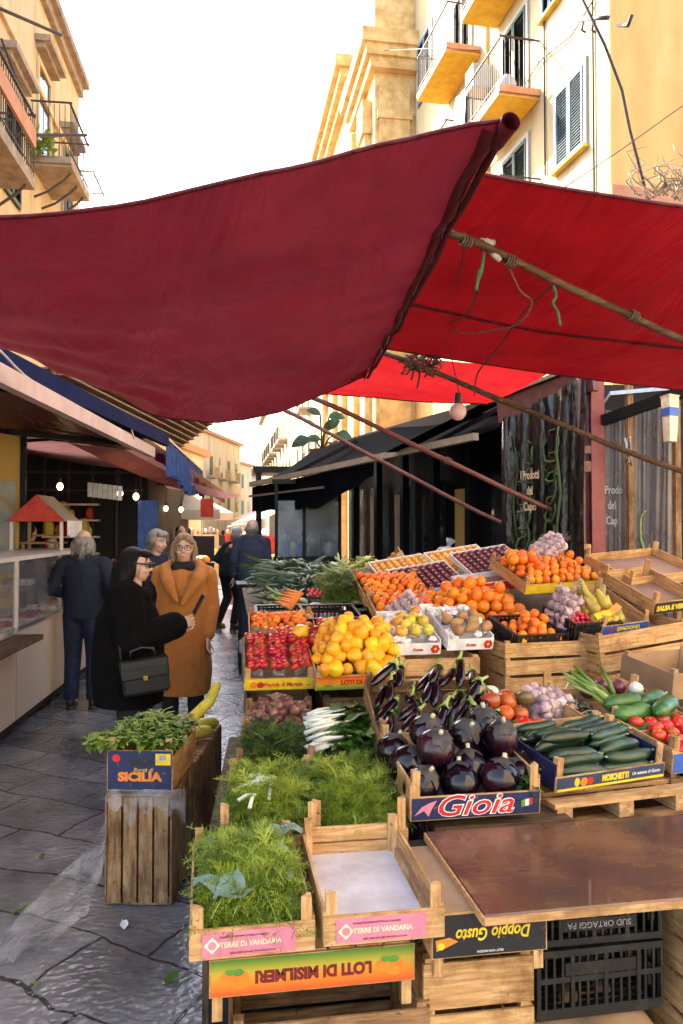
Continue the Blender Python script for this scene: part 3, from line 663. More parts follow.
def aub_round(i):
    r=.072; q=MB(); prof=[]
    for k in range(13):
        a=-PI/2+PI*k/12; z=math.sin(a)*r*.98; rr=max(.001,math.cos(a)*r); prof.append((rr*(1 if a<0 else 1-.05*math.sin(a)),z))
    q.lathe(prof,24,rib=.012,nr=6+i)
    c=MB(); n=6; vs=[];fs=[]
    # wide leathery cap with ragged lobes
    for j,(rr,zz) in enumerate(((.006,.079),(.022,.077),(.036,.069),(.048,.058))):
        for k in range(24):
            a=2*PI*k/24; f=1+(.15*math.cos(n*a+i)+.22*U(-1,1))*(j/3)**2; rad=rr*f
            zz2=math.sqrt(max(0,(r*1.03)**2-rad**2))*.985 if j>0 else zz; vs.append((rad*math.cos(a),rad*math.sin(a),zz2+.002))
    for j in range(3):
        for k in range(24): fs.append((j*24+k,j*24+(k+1)%24,(j+1)*24+(k+1)%24,(j+1)*24+k))
    c.add(vs,fs); s=MB().tube([(0,0,.070),(0,0,.086),(.003,0,.094)],[.010,.008,.0085],8)
    return [('round_aubergine',q.mesh('round_aubergine','aubergine_violet' if i==0 else 'aubergine_skin')),('calyx',c.mesh('calyx','aubergine_calyx')),('stalk',s.mesh('stalk','stem_pale'))]
AUB=Kind('round_aubergine','aubergine',[aub_round(i) for i in range(3)])
def aub_long(i):
    q=MB(); pts=[];rad=[]
    for k,(t,r) in enumerate(((0,.004),(.02,.017),(.06,.026),(.12,.027),(.17,.023),(.205,.018),(.22,.013))): pts.append((.02*math.sin(t*9+i),0,t)); rad.append(r)
    q.tube(pts,rad,12); x=.02*math.sin(.21*9+i)
    c=MB()
    for k in range(5): a=2*PI*k/5; c.leaf((x+.007*math.cos(a),.007*math.sin(a),.226),(math.cos(a)*.5,math.sin(a)*.5,-1),(math.cos(a),math.sin(a),.2),.052,.03,curl=-.1,n=3)
    c.tube([(x,0,.205),(x,0,.228),(x+.008,0,.25),(x+.02,0,.285)],[.0185,.017,.009,.008],9)
    return [('long_aubergine',q.mesh('long_aubergine','aubergine_skin')),('calyx',c.mesh('calyx','calyx_green'))]
AUBL=Kind('long_aubergine','aubergine',[aub_long(i) for i in range(3)])
def cuke(nm,mt,L,r,i,curv=.06):
    q=MB(); pts=[];rad=[]; n=12
    for k in range(n+1):
        t=k/n; pts.append((L*(t-.5),curv*L*(1-(2*t-1)**2)*(1 if i%2 else -1),0)); e=min(t,1-t)
        rad.append(r*min(1,(.12+1.9*(e*3.2)**.55*.55))*(1+.05*math.sin(t*11+i)) if e>0 else r*.12)
    q.tube(pts,rad,12); s=MB().tube([pts[-1],(L*.5+.018,0,.004)],[r*.2,r*.13],6)
    return [(nm,q.mesh(nm,mt)),('stalk',s.mesh('stalk','calyx_green'))]
CUKE=Kind('cucumber','cucumber',[cuke('cucumber','cucumber_skin',.20,.021,i) for i in range(4)])
COURG=Kind('courgette','courgette',[cuke('courgette','courgette_skin',.22,.036,i,.04) for i in range(2)])
CARROT=Kind('carrot','carrot',[[('carrot',MB().tube([(0,0,0),(.05,0,.002),(.12,0,0),(.16,0,0)],[.014,.013,.008,.002],8).mesh('carrot','carrot_skin'))]])
def fennelb():
    q=MB().lathe([(.006,-.05),(.034,-.045),(.046,-.015),(.040,.018),(.024,.045),(.018,.06)],14,rib=.05,nr=5,M=S(1,.75,1))
    s=MB()
    for k in range(5): a=k*1.26; s.tube([(.012*math.cos(a),.009*math.sin(a),.05),(.03*math.cos(a),.02*math.sin(a),.13+.02*k),(.05*math.cos(a),.04*math.sin(a),.19+.02*k)],[.010,.008,.005],7)
    return [('fennel_bulb',q.mesh('fennel_bulb','fennel_bulb')),('stems',s.mesh('stems','calyx_green'))]
FENNEL=Kind('fennel_bulb','fennel',[fennelb()])
def leek(i):
    q=MB().tube([(0,0,0),(.06,0,.003),(.16,0,.004)],[.013,.012,.011],8); s=MB(); s2=MB()
    for k in range(8): s.leaf((.13+.012*k,0,.003),(1,U(-.4,.4),U(-.02,.3)),(0,0,1),U(.2,.34),.03,curl=U(.1,.4),n=5)
    for k in range(10): s2.tube([(0,0,0),(-.03,U(-.02,.02),U(-.02,.02))],.0008,3)
    return [('leek',q.mesh('leek','stalk_white')),('leaves',s.mesh('leaves','leek_leaf')),('roots',s2.mesh('roots','stem_pale'))]
LEEK=Kind('leek','leek',[leek(i) for i in range(3)])
# heaps: fruit laid on the bed of a crate
def heap(K,M,w,d,z,r,label,group,mound=0,jit=.25,skip=0,x0=0,y0=0,flatz=.9,rot=None,second=0,v=None,pack=1.0,rs=.1):
    """a jittered layer of fruit over local rectangle (x0±w/2, y0..y0+d); mound lifts its middle"""
    s=2*r*pack; ny=max(1,int(round((d-2*r)/(s*.88)))+1); nx=max(1,int(round((w-2*r)/s))+1)
    for j in range(ny):
        odd=j%2; cnt=nx-(1 if odd and nx>1 else 0)
        for i in range(cnt):
            if random.random()<skip: continue
            u=((i+.5*odd)/(max(1,nx-1))-.5) if nx>1 else 0; vv=(j/(max(1,ny-1))-.5) if ny>1 else 0
            x=x0+u*(w-2*r)+U(-jit,jit)*r; y=y0+r+(vv+.5)*(d-2*r)+U(-jit,jit)*r
            zz=z+r*flatz+mound*(1-(2*u)**2)*(1-(2*vv)**2)+U(0,.25)*r
            k=(1+U(-rs,rs))*(1.28 if K.name=='tomato' and r>.038 else 1)
            K.put(M@T(x,y,zz)@(rrot() if rot is None else rot())@S(k),label,group,v)
            if second and abs(u)<.42 and abs(vv)<.42 and random.random()<second:
                K.put(M@T(x+s*.45,y+s*.4,zz+r*1.35)@(rrot() if rot is None else rot())@S(k),label,group,v)
def upright(): return RX(U(-.5,.5))@RY(U(-.5,.5))@RZ(U(0,6.3))
# feathery heaps
def fronds(label,group,M,x0,x1,y0,y1,z,n,mats,hgt=.05,L=(.05,.12),name='fennel_fronds',wd_=.0024,bed=.03):
    q=MB(); nm=len(mats)-1; mats=list(mats)+['calyx_green']
    def top(x,y):
        u=(x-x0)/(x1-x0)*2-1; v=(y-y0)/(y1-y0)*2-1
        return z+hgt*max(0,(1-u**4)*(1-v**4))*(1+.35*noise.noise(Vector((x*16,y*16,3))))
    # a dark bed of crossed leaves under the feathers
    q.grid(lambda u,v:Vector((x0+.01+u*(x1-x0-.02),y0+.01+v*(y1-y0-.02),top(x0+.01+u*(x1-x0-.02),y0+.01+v*(y1-y0-.02))-.016)),16,22,nm)
    for i in range(n):
        x=U(x0,x1); y=U(y0,y1); a=U(0,6.3); el=U(-.1,.75); l=U(*L)
        for _ in range(6):
            if x0-.022<x+math.cos(a)*l<x1+.022 and y0-.05<y+math.sin(a)*l<y1+.03: break
            a=U(0,6.3); l*=.85
        p=Vector((x,y,top(x,y)+U(-.014,.006)))
        d=Vector((math.cos(a)*math.cos(el),math.sin(a)*math.cos(el),math.sin(el))); b=Vector((U(-1,1),U(-1,1),-.8))*l*.45
        mi=0 if noise.noise(Vector((x*11,y*11,7)))+U(-.35,.35)<0 else 1
        side=d.cross(Vector((U(-.5,.5),U(-.5,.5),1))).normalized(); upv=side.cross(d).normalized()
        P_=lambda t: p+d*(l*t)+b*t*t
        big=(i%9==0); w0=.0042 if big else .0016; mm=len(mats)-1 if big else mi
        vs=[]
        for k,t_ in enumerate((0,.35,.7,1)): f=(1,.8,.5,.15)[k]; vs+=[P_(t_)+side*w0*f,P_(t_)-side*w0*f]
        q.add(vs,[(0,1,3,2),(2,3,5,4),(4,5,7,6)],mm)
        m_=9
        for k in range(m_):
            t_=.22+.78*k/m_; bs=P_(t_); ll=l*.34*(1.15-.75*t_)
            for sg in (-1,1):
                e=(d*.75+side*sg*U(.5,1.0)+upv*U(-.45,.6)).normalized(); m1=bs+e*ll*.5+upv*.003; e2=bs+e*ll+Vector((0,0,-ll*.25))
                w_=upv.cross(e).normalized()*.0011
                q.add([bs+w_,bs-w_,m1-w_*.8,m1+w_*.8,e2],[(0,1,2,3),(3,2,4)],mi)
                g=(e+side*U(-.8,.8)+upv*U(-.5,.5)).normalized()*ll*.42; q.add([m1+w_*.7,m1-w_*.7,m1+g],[(0,1,2)],mi)
    o=q.build(name,mats,None,True,M); return tag(o,label,'fennel',group,'stuff')
def leafheap(label,M,x0,x1,y0,y1,z,n,mats,L=(.06,.11),W=.6,hgt=.05,name='leafy_greens',stems=True,cat='greens',wav=.12,group=None,flat=False):
    q=MB()
    for i in range(n):
        x=U(x0,x1); y=U(y0,y1); u=(x-x0)/(x1-x0)*2-1; v=(y-y0)/(y1-y0)*2-1
        p=Vector((x,y,z+hgt*max(0,(1-u*u)*(1-v*v))+U(-.012,.012))); a=U(0,6.3); l=U(*L)
        q.leaf(p,(math.cos(a),math.sin(a),U(-.1,.7)),(U(-.4,.4),U(-.4,.4),1),l,l*W*U(.7,1.1),curl=U(.1,.6),n=4,wav=wav,m=random.randrange(len(mats)-1))
        if stems and i%2==0:
            e=p+Vector((U(-1,1),U(-1,1),U(0,.5)))*l*1.2
            q.tube([p,(p+e)/2+Vector((0,0,.01)),e],.0022,4,m=len(mats)-1)
    return tag(q.build(name,mats,None,True,M),label,cat,group,'stuff')
# ================================================================== FRONT ROW
G_CR='wooden crates of greens'
wr=[('TERRE DI VANDARIA',.017,'rose_pale',-.005,.037,dict(width=.15,bold=.0006)),('PRODOTTO ORTOFRUTTICOLO ITALIANO',.006,'darkred_print',-.02,.056,dict(width=.12)),('SELEZIONE FINOCCHI',.006,'darkred_print',0,.017,dict(width=.11))]
def pinkcrate(label,px,py,d,wd2,pr,inner=None,yaw=0,group=None):
    M=crate(label,px,py,d,.305,.52,hf=.076,post=.128,hs=.085,wood=wd2,print_=None,inner=inner,yaw=yaw,backh=.095,group=group)
    t=[o for o in bpy.data.objects if o.get('label')==label][0]; fp=[c for c in t.children if c.name.startswith('front_panel')][0]
    q=MB(); q.box(-.122,.105,-.0022,-.0002,.010,.068); q.build('printed_label','pink_print',fp)
    for b,s,m_,ox,oz,k in wr: text('lettering',b,s,m_,fp,T(ox,-.0028,oz)@RX(PI/2),**k)
    emblem('medal',-.098,.038,.02,fp)
    return M
ML=pinkcrate('pink fronted wooden crate full of fennel fronds, front left corner of the stall',253,957,1.87,'pale','pink_print',inner='brown_tray',yaw=1,group=G_CR)
fronds('fennel fronds heaped in the pink fronted crate at the front left',None,ML,-.135,.135,.03,.49,.05,1150,['frond_light','frond_green'],hgt=.075,L=(.07,.15))
q=MB()
for (x,y,a,l) in ((-.09,.05,.5,.16),(-.02,.06,2.4,.17),(.07,.42,.4,.12),(-.10,.36,1.2,.09),(.12,.28,2.6,.1),(.02,.40,3.0,.12),(.1,.12,1.9,.09)): q.leaf((x,y,.125),(math.cos(a),math.sin(a),.15),(U(-.3,.3),U(-.3,.3),1),l,l*.55,curl=.25,n=6,wav=.15)
tag(q.build('cabbage_leaves','cabbage_leaf',None,True,ML),'loose grey green cabbage leaves on the fennel fronds at the front','leaves')
MR=pinkcrate('empty pink fronted pale crate lined with white board',385,943,1.9,'pale','pink_print',inner='paper_liner',yaw=0,group=G_CR)

# under them: upside down persimmon crate and slatted crate
per=dict(writing=[('LOTI DI MISILMERI',.040,'darkred_print',0,.052,dict(width=.30,bold=.0022))],emblems=[('persimmon',-.21,.056,.026),('persimmon',.19,.056,.026)])
crate('orange and green persimmon crate turned upside down under the pink crates',314,994,1.97,.53,.32,hf=.098,post=.165,print_='persimmon_print',flip=True,z=.435,group='persimmon crates',**per)
M=T(at(330,1010,2.02).x,1.98,0); slat_crate('dark slatted crate on the ground under the upside down persimmon crate',M,.52,.34,.425,n=5,wood='old',nb=6)
# carton crate and stand left of the plastic crates
crate('black carton crate with yellow lettering turned upside down under the table',490,953,1.98,.31,.42,hf=.115,hs=.115,post=.165,print_='black_print',flip=True,z=.535,inner='cardboard',group='carton crates',
      writing=[('Doppio Gusto',.044,'yellow_print',-.01,.058,dict(shear=.25,bold=.001,width=.20)),('FRUIT WITH PASSION',.008,'white_print',0,.103,dict(width=.07))],emblems=[('horn',.115,.080,.030)])
M=T(at(484,1010,2.02).x,2.0,0); slat_crate('weathered slatted crate under the black carton with yellow lettering',M,.31,.36,.525,n=4,block=True)
p=at(611,1010,2.2)
plastic_crate('dusty black plastic crate, lower of the two under the table',T(p.x,2.14,.255)@RZ(R(1)),.40,.30,.20,dusty=True)
plastic_crate('black plastic crate with white lettering, turned upside down under the table',T(p.x,2.15,.655)@RY(PI),.40,.30,.195,dusty=True,word='SUD ORTAGGI PA')
q=MB(); q.ell((p.x-.02,2.24,.12),(.24,.2,.14),nu=26,nv=16,jit=.35,seed=3); tag(q.build('sack','cardboard',None,True),'brown sack lying under the black plastic crates','sack')
M=T(p.x+.42,2.12,0)@RZ(R(3)); slat_crate('pale slatted crate at the right end under the table',M,.30,.3,.66,n=6)
# table
q=MB(); q.cbox(0,1.35,0,.54,0,.028,c=.005); tb=q.build('table_top','table_board',None,False)
tt=thing('wooden_table','stained brown wooden board used as a table at the front right','table',T(.652,1.855,.690)@RZ(R(.6)))
tb.parent=tt
q=MB(); q.box(-.003,.004,.002,.538,.003,.025); q.box(0,1.35,-.0042,-.0008,.004,.024); q.build('edge_band',wd('pale','x'),tt)
q=MB(); q.box(.9,.94,.05,.5,-.04,-.001); q.box(1.28,1.32,.05,.5,-.04,-.001); q.build('batten',wd('old','y'),tt)
for lx in (1.28,):
    for ly in (.06,.46): q=MB(); q.box(lx,lx+.04,ly,ly+.04,-.69,-.042); q.build('leg',wd('old','z'),tt)

# ================================================================== SICILIA STACK
y0=R(-10.2); P0=at(139,905,3.43); base=T(P0.x,P0.y,0)@RZ(y0)
nth=['front','second','third','fourth','fifth','sixth','seventh']
for i in range(7):
    M=base@T(U(-.006,.006),i*.182,.49)@RX(-PI/2)
    slat_crate('dark slatted crate standing on end, %s of the row beside the street'%nth[i],M,.30,.485,.165,n=3,wood='old',group='crates standing on end',nb=4)
MS=base@T(0,0,.503)
crate('navy carton crate lettered in orange holding leafy greens, on the standing crates',0,0,1,.295,.50,hf=.185,hs=.15,post=.235,backh=.20,print_='navy_print',M=MS,group='carton crates',
  writing=[('SICILIA',.052,'orange_print',.0,.066,dict(width=.20,bold=.003)),('Bontà di',.024,'yellow_print',.015,.098,dict(shear=.3,width=.09))],emblems=[('dot',-.105,.150,.018),('tile',.105,.145,.034)])
q=MB(); q.box(-.045,.055,-.0034,-.0024,.118,.142); hh=q.build('handle_hole','black_print',None); 
t=[o for o in bpy.data.objects if 'lettered in orange' in str(o.get('label'))][0]; hh.parent=[c for c in t.children if c.name.startswith('front_panel')][0]
leafheap('leafy squash greens spilling over the navy carton crate',MS,-.17,.15,.0,.44,.20,760,['leaf_bright','leaf_green','leaf_bright','calyx_green'],L=(.025,.065),W=.8,hgt=.07,name='squash_greens')
leafheap('leafy tendrils hanging off the left side of the navy carton crate',MS,-.24,-.12,-.02,.14,.205,110,['leaf_bright','leaf_bright','calyx_green'],L=(.03,.06),W=.8,hgt=.02,name='squash_greens')
q=MB(); q.tube([base@Vector(p) for p in ((.06,.42,.66),(.12,.55,.70),(.185,.66,.76),(.215,.70,.83),(.22,.71,.85))],[.022,.030,.029,.026,.012],12)
tag(q.build('snake_gourd','gourd_skin',None,True),'long yellow gourd standing up out of the greens','gourd')
for k,(a,b,lb) in enumerate((((.02,.80,.535),(.15,.93,.535),'yellow gourd lying on the standing crates, nearer one'),((-.02,.98,.53),(.15,1.12,.535),'yellow gourd lying on the standing crates, farther one'))):
    a=base@Vector(a); b=base@Vector(b); q=MB(); q.tube([a,a.lerp(b,.15),a.lerp(b,.5)+Vector((0,0,.008)),b.lerp(a,.12),b],[.01,.034,.036,.032,.01],12); tag(q.build('snake_gourd','gourd_skin',None,True),lb,'gourd')
# film hanging round the stack and lying on the street
def film(u,v):
    a=base@Vector((-.16,.12+.25*v,.49-.46*u)); gp=Vector((-.62-.55*v+.1*u,3.25-.25*v,.012))
    f=max(0,(u-.25)/.75)**1.3; p=a.lerp(Vector((gp.x-.35*(u-.6)*(1-v),gp.y-.05*v,.012)),f)
    return p+Vector((noise.noise(Vector((u*7,v*9,1)))*.03,noise.noise(Vector((u*7,v*9,5)))*.03,abs(noise.noise(Vector((u*9,v*11,9))))*.05*(1 if u>.5 else .3)))
q=MB(); q.grid(film,34,22); tag(q.build('plastic_film','clear_film',None,True),'crumpled clear plastic film trailing from the standing crates onto the street','film')
q=MB(); q.grid(lambda u,v: base@Vector((-.155+.36*u,-.012-.02*abs(noise.noise(Vector((u*8,v*5,2))))+(.12*max(0,u-.85)),.52-v*(.05+.16*abs(noise.noise(Vector((u*4.5,0,4))))+.04*u))),30,8)
tag(q.build('plastic_film','clear_film',None,True),'clear film bunched under the navy carton crate','film')

# ================================================================== FENNEL AND GREENS, TWO COLUMNS
MF2=T(.155,2.44,.64)@RZ(R(-4)); crate('wooden crate of light green fennel behind the front left crate',0,0,1,.315,.52,M=MF2,post=.17,wood='pale',group=G_CR,inner='brown_tray')
fronds('light fennel fronds in the second crate from the front',None,MF2,-.15,.15,.02,.50,.06,1250,['frond_light','frond_green'],hgt=.095,L=(.07,.15))
q=MB()
for k,(x,y,r_) in enumerate(((-.045,.22,.025),(-.02,.25,.03),(-.06,.29,.022))): q.ell((x,y,.165),(r_*1.25,r_,r_*.7),jit=.35,seed=k,nu=14,nv=9); q.ell((x+r_,y+.01,.172),(r_*.7,r_*.45,r_*.4),jit=.3,seed=k+5,nu=10,nv=7)
tag(q.build('fennel_trimmings','fennel_bulb',None,True,MF2),'small white fennel trimmings lying on the light fennel fronds','fennel')
q=MB()
for (x,y,a,l) in ((-.1,.1,.1,.06),(-.12,.20,.1,.09),(-.06,.03,1.4,.07),(.0,.1,1.5,.16)): q.tube([(x,y,.155),(x+l*math.cos(a)*.5,y+l*math.sin(a)*.5,.172),(x+l*math.cos(a),y+l*math.sin(a),.17)],[.007,.006,.004],7)
tag(q.build('fennel_stalks','fennel_bulb',None,True,MF2),'pale cut fennel stalks lying on the light fronds','stalks')
MF3=T(.215,2.98,.66)@RZ(R(-5)); crate('wooden crate of dark green fennel in front of the shallots',0,0,1,.315,.50,M=MF3,post=.17,group=G_CR,wood='old',inner='brown_tray')
fronds('dark green dill heap in front of the shallots',None,MF3,-.15,.15,.0,.48,.06,1150,['frond_dark','frond_green'],hgt=.09,L=(.07,.15),name='dill_fronds')
MF4=T(.265,3.51,.68)@RZ(R(-5)); crate('wooden crate of brown shallots below the strawberries',0,0,1,.34,.40,M=MF4,post=.15,group=G_CR,wood='old',inner='brown_tray')
heap(ONIONB,MF4,.32,.36,.06,.026,'brown purple shallot heaped in the crate below the strawberries','shallots in the crate',mound=.06,second=.5,y0=.02)
MC2=T(.445,2.44,.64)@RZ(R(-3)); crate('wooden crate of fine fennel tops behind the empty crate',0,0,1,.315,.52,M=MC2,post=.17,group=G_CR,inner='brown_tray')
fronds('bright fine fennel tops behind the empty pale crate',None,MC2,-.15,.15,.02,.52,.065,1250,['frond_light','frond_green'],hgt=.10,L=(.06,.14))
MC3=T(.50,2.98,.66)@RZ(R(-5)); crate('wooden crate of leafy chicory in front of the persimmons',0,0,1,.33,.50,M=MC3,post=.17,group=G_CR,wood='old',inner='brown_tray')
leafheap('bunched chicory leaves in front of the persimmons',MC3,-.01,.20,-.02,.60,.10,560,['leaf_green','leaf_green','leaf_bright','stalk_white'],L=(.07,.17),W=.5,hgt=.10,name='chicory_leaves',wav=.2,stems=False)
q=MB()
for i in range(46):
    y=U(.05,.52); z=.12+.09*(1-((y-.28)/.26)**2)*U(.5,1.1); b=Vector((U(-.17,-.12),y,z)); a=U(-.3,.4); e=b+Vector((math.cos(a)*U(.10,.17),math.sin(a)*.12,U(0,.05)))
    q.tube([b,b.lerp(e,.4)+Vector((0,0,.008)),e],[.011,.008,.003],7,m=0)
    q.leaf(e-(e-b)*.15,(1,U(-.5,.7),U(.0,.6)),(0,0,1),U(.09,.16),.06,curl=.4,n=5,wav=.12,m=1)
tag(q.build('chicory_stalks',['stalk_white','leaf_green'],None,True,MC3),'white stalks of the chicory bunches pointing left','chicory',None,'stuff')

# ================================================================== AUBERGINES
MG=T(at(476,818,2.52))@RZ(R(1))@RX(R(5))
crate('navy fronted crate of round aubergines behind the table',0,0,1,.445,.46,hf=.082,hs=.13,post=.165,M=MG,print_='navy_print',group='printed crates of vegetables',inner='brown_tray',
  writing=[('Gioia',.096,'white_print',-.01,.046,dict(shear=.3,bold=.0036,width=.262)),('Gioia',.096,'red_print',-.01,.046,dict(shear=.3,bold=.0008,width=.256,ext=.0012))],emblems=[('flag',.175,.042,.022),('pinkfig',-.17,.042,.04)])
gl='large glossy round aubergine in the navy fronted crate'
for (x,y,z,a,b,v) in ((-.165,.08,.085,-.5,.3,1),(-.03,.085,.085,.55,.1,1),(.11,.08,.095,.25,.3,0),(.19,.14,.07,.3,-.4,1),(-.175,.22,.10,-.3,.5,2),(-.20,.33,.11,.2,.4,1),
    (-.09,.17,.18,-.55,.1,0),(-.085,.29,.19,-.4,.15,2),(.045,.25,.18,-.75,.05,1),(.165,.21,.185,-.5,-.1,0),(.15,.35,.18,-.2,-.1,0),(.03,.16,.10,.3,0,2),(.20,.33,.11,.1,-.5,1),(.10,.30,.10,.2,0,2),(-.02,.22,.10,.1,.3,2)):
    AUB.put(MG@T(x,y,z)@RX(-a*.9)@RY(b)@RZ(U(0,6))@S(U(.84,.98),U(.84,.98),U(.84,1.04)),gl,'round aubergines in the navy fronted crate',v)
leafheap('scrap of green leaf in the right corner of the aubergine crate',MG,.14,.21,.02,.08,.05,40,['leaf_green','leaf_dark','leaf_green'],L=(.03,.05),name='green_leaves',stems=False)
MGL=T(at(440,752,3.02))@RZ(R(-3))@RX(R(17))
crate('wooden crate of long aubergines behind the round ones',0,0,1,.50,.42,M=MGL,post=.14,hs=.09,group='printed crates of vegetables',wood='old',inner='brown_tray')
for j in range(4):
    for i in range(8):
        x=-.23+.06*i+U(-.012,.012); y=-.03+.10*j; z=.07+.030*j*.5+U(0,.03)
        AUBL.put(MGL@T(x,y,z)@RZ(U(-.75,-.1))@RX(-PI/2+R(U(-2,16)))@RZ(U(0,6))@S(U(.66,.84)),'long black aubergine with a green stalk, behind the round aubergines','long aubergines in the crate')

# ================================================================== CUCUMBERS, TOMATOES, COURGETTES
MM=T(at(611,785,2.77))@RZ(R(13))@RX(R(8))
crate('slate blue fronted crate heaped with cucumbers',0,0,1,.49,.38,hf=.058,hs=.10,post=.125,M=MM,print_='slate_print',group='printed crates of vegetables',hole=True,inner='brown_tray',
  writing=[('MOSCHETTI',.030,'yellow_print',.015,.033,dict(width=.12,bold=.002)),('Un amore di Gusto',.018,'white_print',.155,.034,dict(shear=.3,width=.13)),('Un amore',.0,'white_print',0,-.2,{})][:2],emblems=[('fruits',-.125,.032,.016)])
t=[o for o in bpy.data.objects if o.get('label')=='slate blue fronted crate heaped with cucumbers'][0]; fp=[c for c in t.children if c.name.startswith('front_panel')][0]
q=MB(); q.box(-.24,.24,-.0034,-.0024,.007,.015); q.build('yellow_stripe','yellow_print',fp)
for c in t.children:
    if c.name.startswith('side_panel'): c.data.materials.clear(); c.data.materials.append(MAT['navy_print'])
cl='dark green cucumber piled in the slate blue fronted crate'
for j,(y,z) in enumerate(((.035,.045),(.045,.085),(.06,.05),(.12,.05),(.18,.06),(.24,.06),(.30,.06),(.35,.06),(.08,.088),(.15,.098),(.21,.102),(.27,.102),(.33,.104),(.14,.130),(.20,.132))):
    for i in range(2 if j<11 else 2):
        CUKE.put(MM@T((-.115 if i==0 else .105)+U(-.02,.02),y+U(-.01,.01),z+U(0,.008))@RZ(U(-.22,.22)+(.12 if i else 0)+(PI if random.random()<.3 else 0))@RX(U(0,6))@S(U(1.0,1.2)),cl,'cucumbers in the slate blue fronted crate')
# pallet-like crates under the cucumbers
M=T(at(625,822,2.72))@RZ(R(8)); M.translation.z=.66
t=thing('wooden_pallet','pale wooden pallet under the cucumber crate','pallet',M)
q=MB(); q.box(-.28,.36,0,.07,.055,.07); q.box(-.28,.36,.12,.19,.055,.07); q.box(-.28,.36,.26,.33,.055,.07); q.build('deck_boards',wd('pale','x'),t)
for x in (-.27,-.02,.22): q=MB(); q.box(x,x+.06,.003,.33,.0,.053); q.build('bearer',wd('pale','y'),t)
q=MB(); q.box(-.28,.36,.0,.06,-.014,-.001); q.build('bottom_board',wd('old','x'),t)
slat_crate('slatted crate hidden behind the table under the cucumber pallet',T(1.42,2.50,.0)@RZ(R(8)),.56,.40,.63,n=5,wood='old')
MT=T(at(546,768,3.10))@RZ(R(10))@RX(R(15)); 
crate('wooden crate of tomatoes, white onions and bagged garlic behind the cucumbers',0,0,1,.62,.44,M=MT,post=.13,hs=.09,group='printed crates of vegetables',inner='cardboard')
heap(TOMATO,MT,.34,.34,.075,.041,'green and orange tomato in the crate behind the cucumbers','mixed tomatoes',mound=.07,x0=-.12,y0=.07,second=.5,rot=upright,pack=.9)
heap(RTOMATO,MT,.32,.16,.09,.041,'ripe red tomato at the front of the tomato crate','red tomatoes',mound=.01,x0=-.06,y0=.0,rot=upright)
for i,(x,y,z) in enumerate(((-.27,.33,.10),(-.20,.36,.12),(-.11,.37,.12),(-.05,.40,.13),(-.24,.40,.11),(.03,.39,.11),(-.30,.24,.09))): ONIONW.put(MT@T(x,y,z)@upright(),'white onion in a row behind the tomatoes','white onions')
def net_bag(label,M,nx,ny,nz,r,group=None):
    """net of garlic: heads are parts of the bag"""
    t=thing('garlic_bag',label,'garlic bag',M,group); me=garlic_mesh
    for k in range(nz):
        for j in range(ny):
            for i in range(nx):
                if k and (i in (0,nx-1)) and random.random()<.35: continue
                o=link('garlic_head',me,t,T((i-(nx-1)/2+.4*(k%2))*r*1.9,(j-(ny-1)/2)*r*1.9,r+k*r*1.5)@rrot()@S(r/.026))
    q=MB(); q.ell((0,0,r*(.3+nz*.78)),(nx*r*1.06,ny*r*1.08,r*(.55+nz*.82)),nu=22,nv=14,jit=.08,seed=1); q.build('net','net_pink',t,True)
    q=MB(); 
    for k in range(7): a=k*.9; q.tube([(nx*r*.9,0,r),(nx*r*1.25,.01*math.cos(a),r+.012*math.sin(a)),(nx*r*1.6,.035*math.cos(a),r+.03*math.sin(a))],[.006,.004,.003],5)
    q.build('net_end','net_pink',t,True)
q=MB(); q.lathe([(.003,-.020),(.018,-.018),(.026,-.004),(.022,.010),(.010,.02),(.005,.032),(.004,.042)],14,rib=.08,nr=7); garlic_mesh=q.mesh('garlic_head','garlic_skin')
net_bag('white plastic bag of garlic heads lying beside the tomatoes',MT@T(.125,.26,.075)@RZ(.3),4,4,3,.026)
MZ=T(at(655,745,3.13))@RZ(R(12))@RX(R(10))
crate('wooden crate of courgettes and red onions at the right',0,0,1,.50,.42,M=MZ,post=.14,hs=.09,hf=.07,group='printed crates of vegetables',inner='cardboard')
for (x,y,z,a) in ((-.02,.12,.10,.1),(.06,.06,.06,.15),(.13,.10,.11,.5),(.0,.2,.1,.0),(.15,.2,.11,.3),(-.08,.06,.05,.1)): COURG.put(MZ@T(x,y,z)@RZ(a)@RX(U(0,6)),'fat green courgette in the crate right of the cucumbers','courgettes')
for (x,y) in ((-.06,.36),(.03,.38),(.0,.31),(.11,.37)): ONIONR.put(MZ@T(x,y,.10)@upright(),'red onion behind the courgettes','red onions behind the courgettes')
ONIONW.put(MZ@T(.16,.31,.11)@upright()@S(.8),'white onion beside the red onions behind the courgettes','white onion by the courgettes')
q=MB()
for i in range(14):
    b=Vector((-.02+U(-.03,.03),.20+U(-.05,.05),.06)); e=b+Vector((-.10+U(-.09,.07),.12+U(-.05,.08),U(.08,.17))); q.tube([b,b.lerp(e,.5)+Vector((0,0,.02)),e],[.010,.010,.006],8,m=i%2)
tag(q.build('spring_onions',['leaf_bright','calyx_green'],None,True,MZ),'bunch of green spring onion stems beside the courgettes','spring onions')
leafheap('cut beans and stalks beside the garlic bag',MT,.26,.36,.15,.40,.08,60,['calyx_green','onion_red','stalk_white'],L=(.05,.10),W=.16,name='green_beans')
M=T(at(704,697,3.72))@RZ(R(14))@RX(R(8)); crate('plain brown cardboard crate behind the courgettes',0,0,1,.42,.34,hf=.13,hs=.13,post=.15,M=M,solid=MAT['cardboard'],group='carton crates')
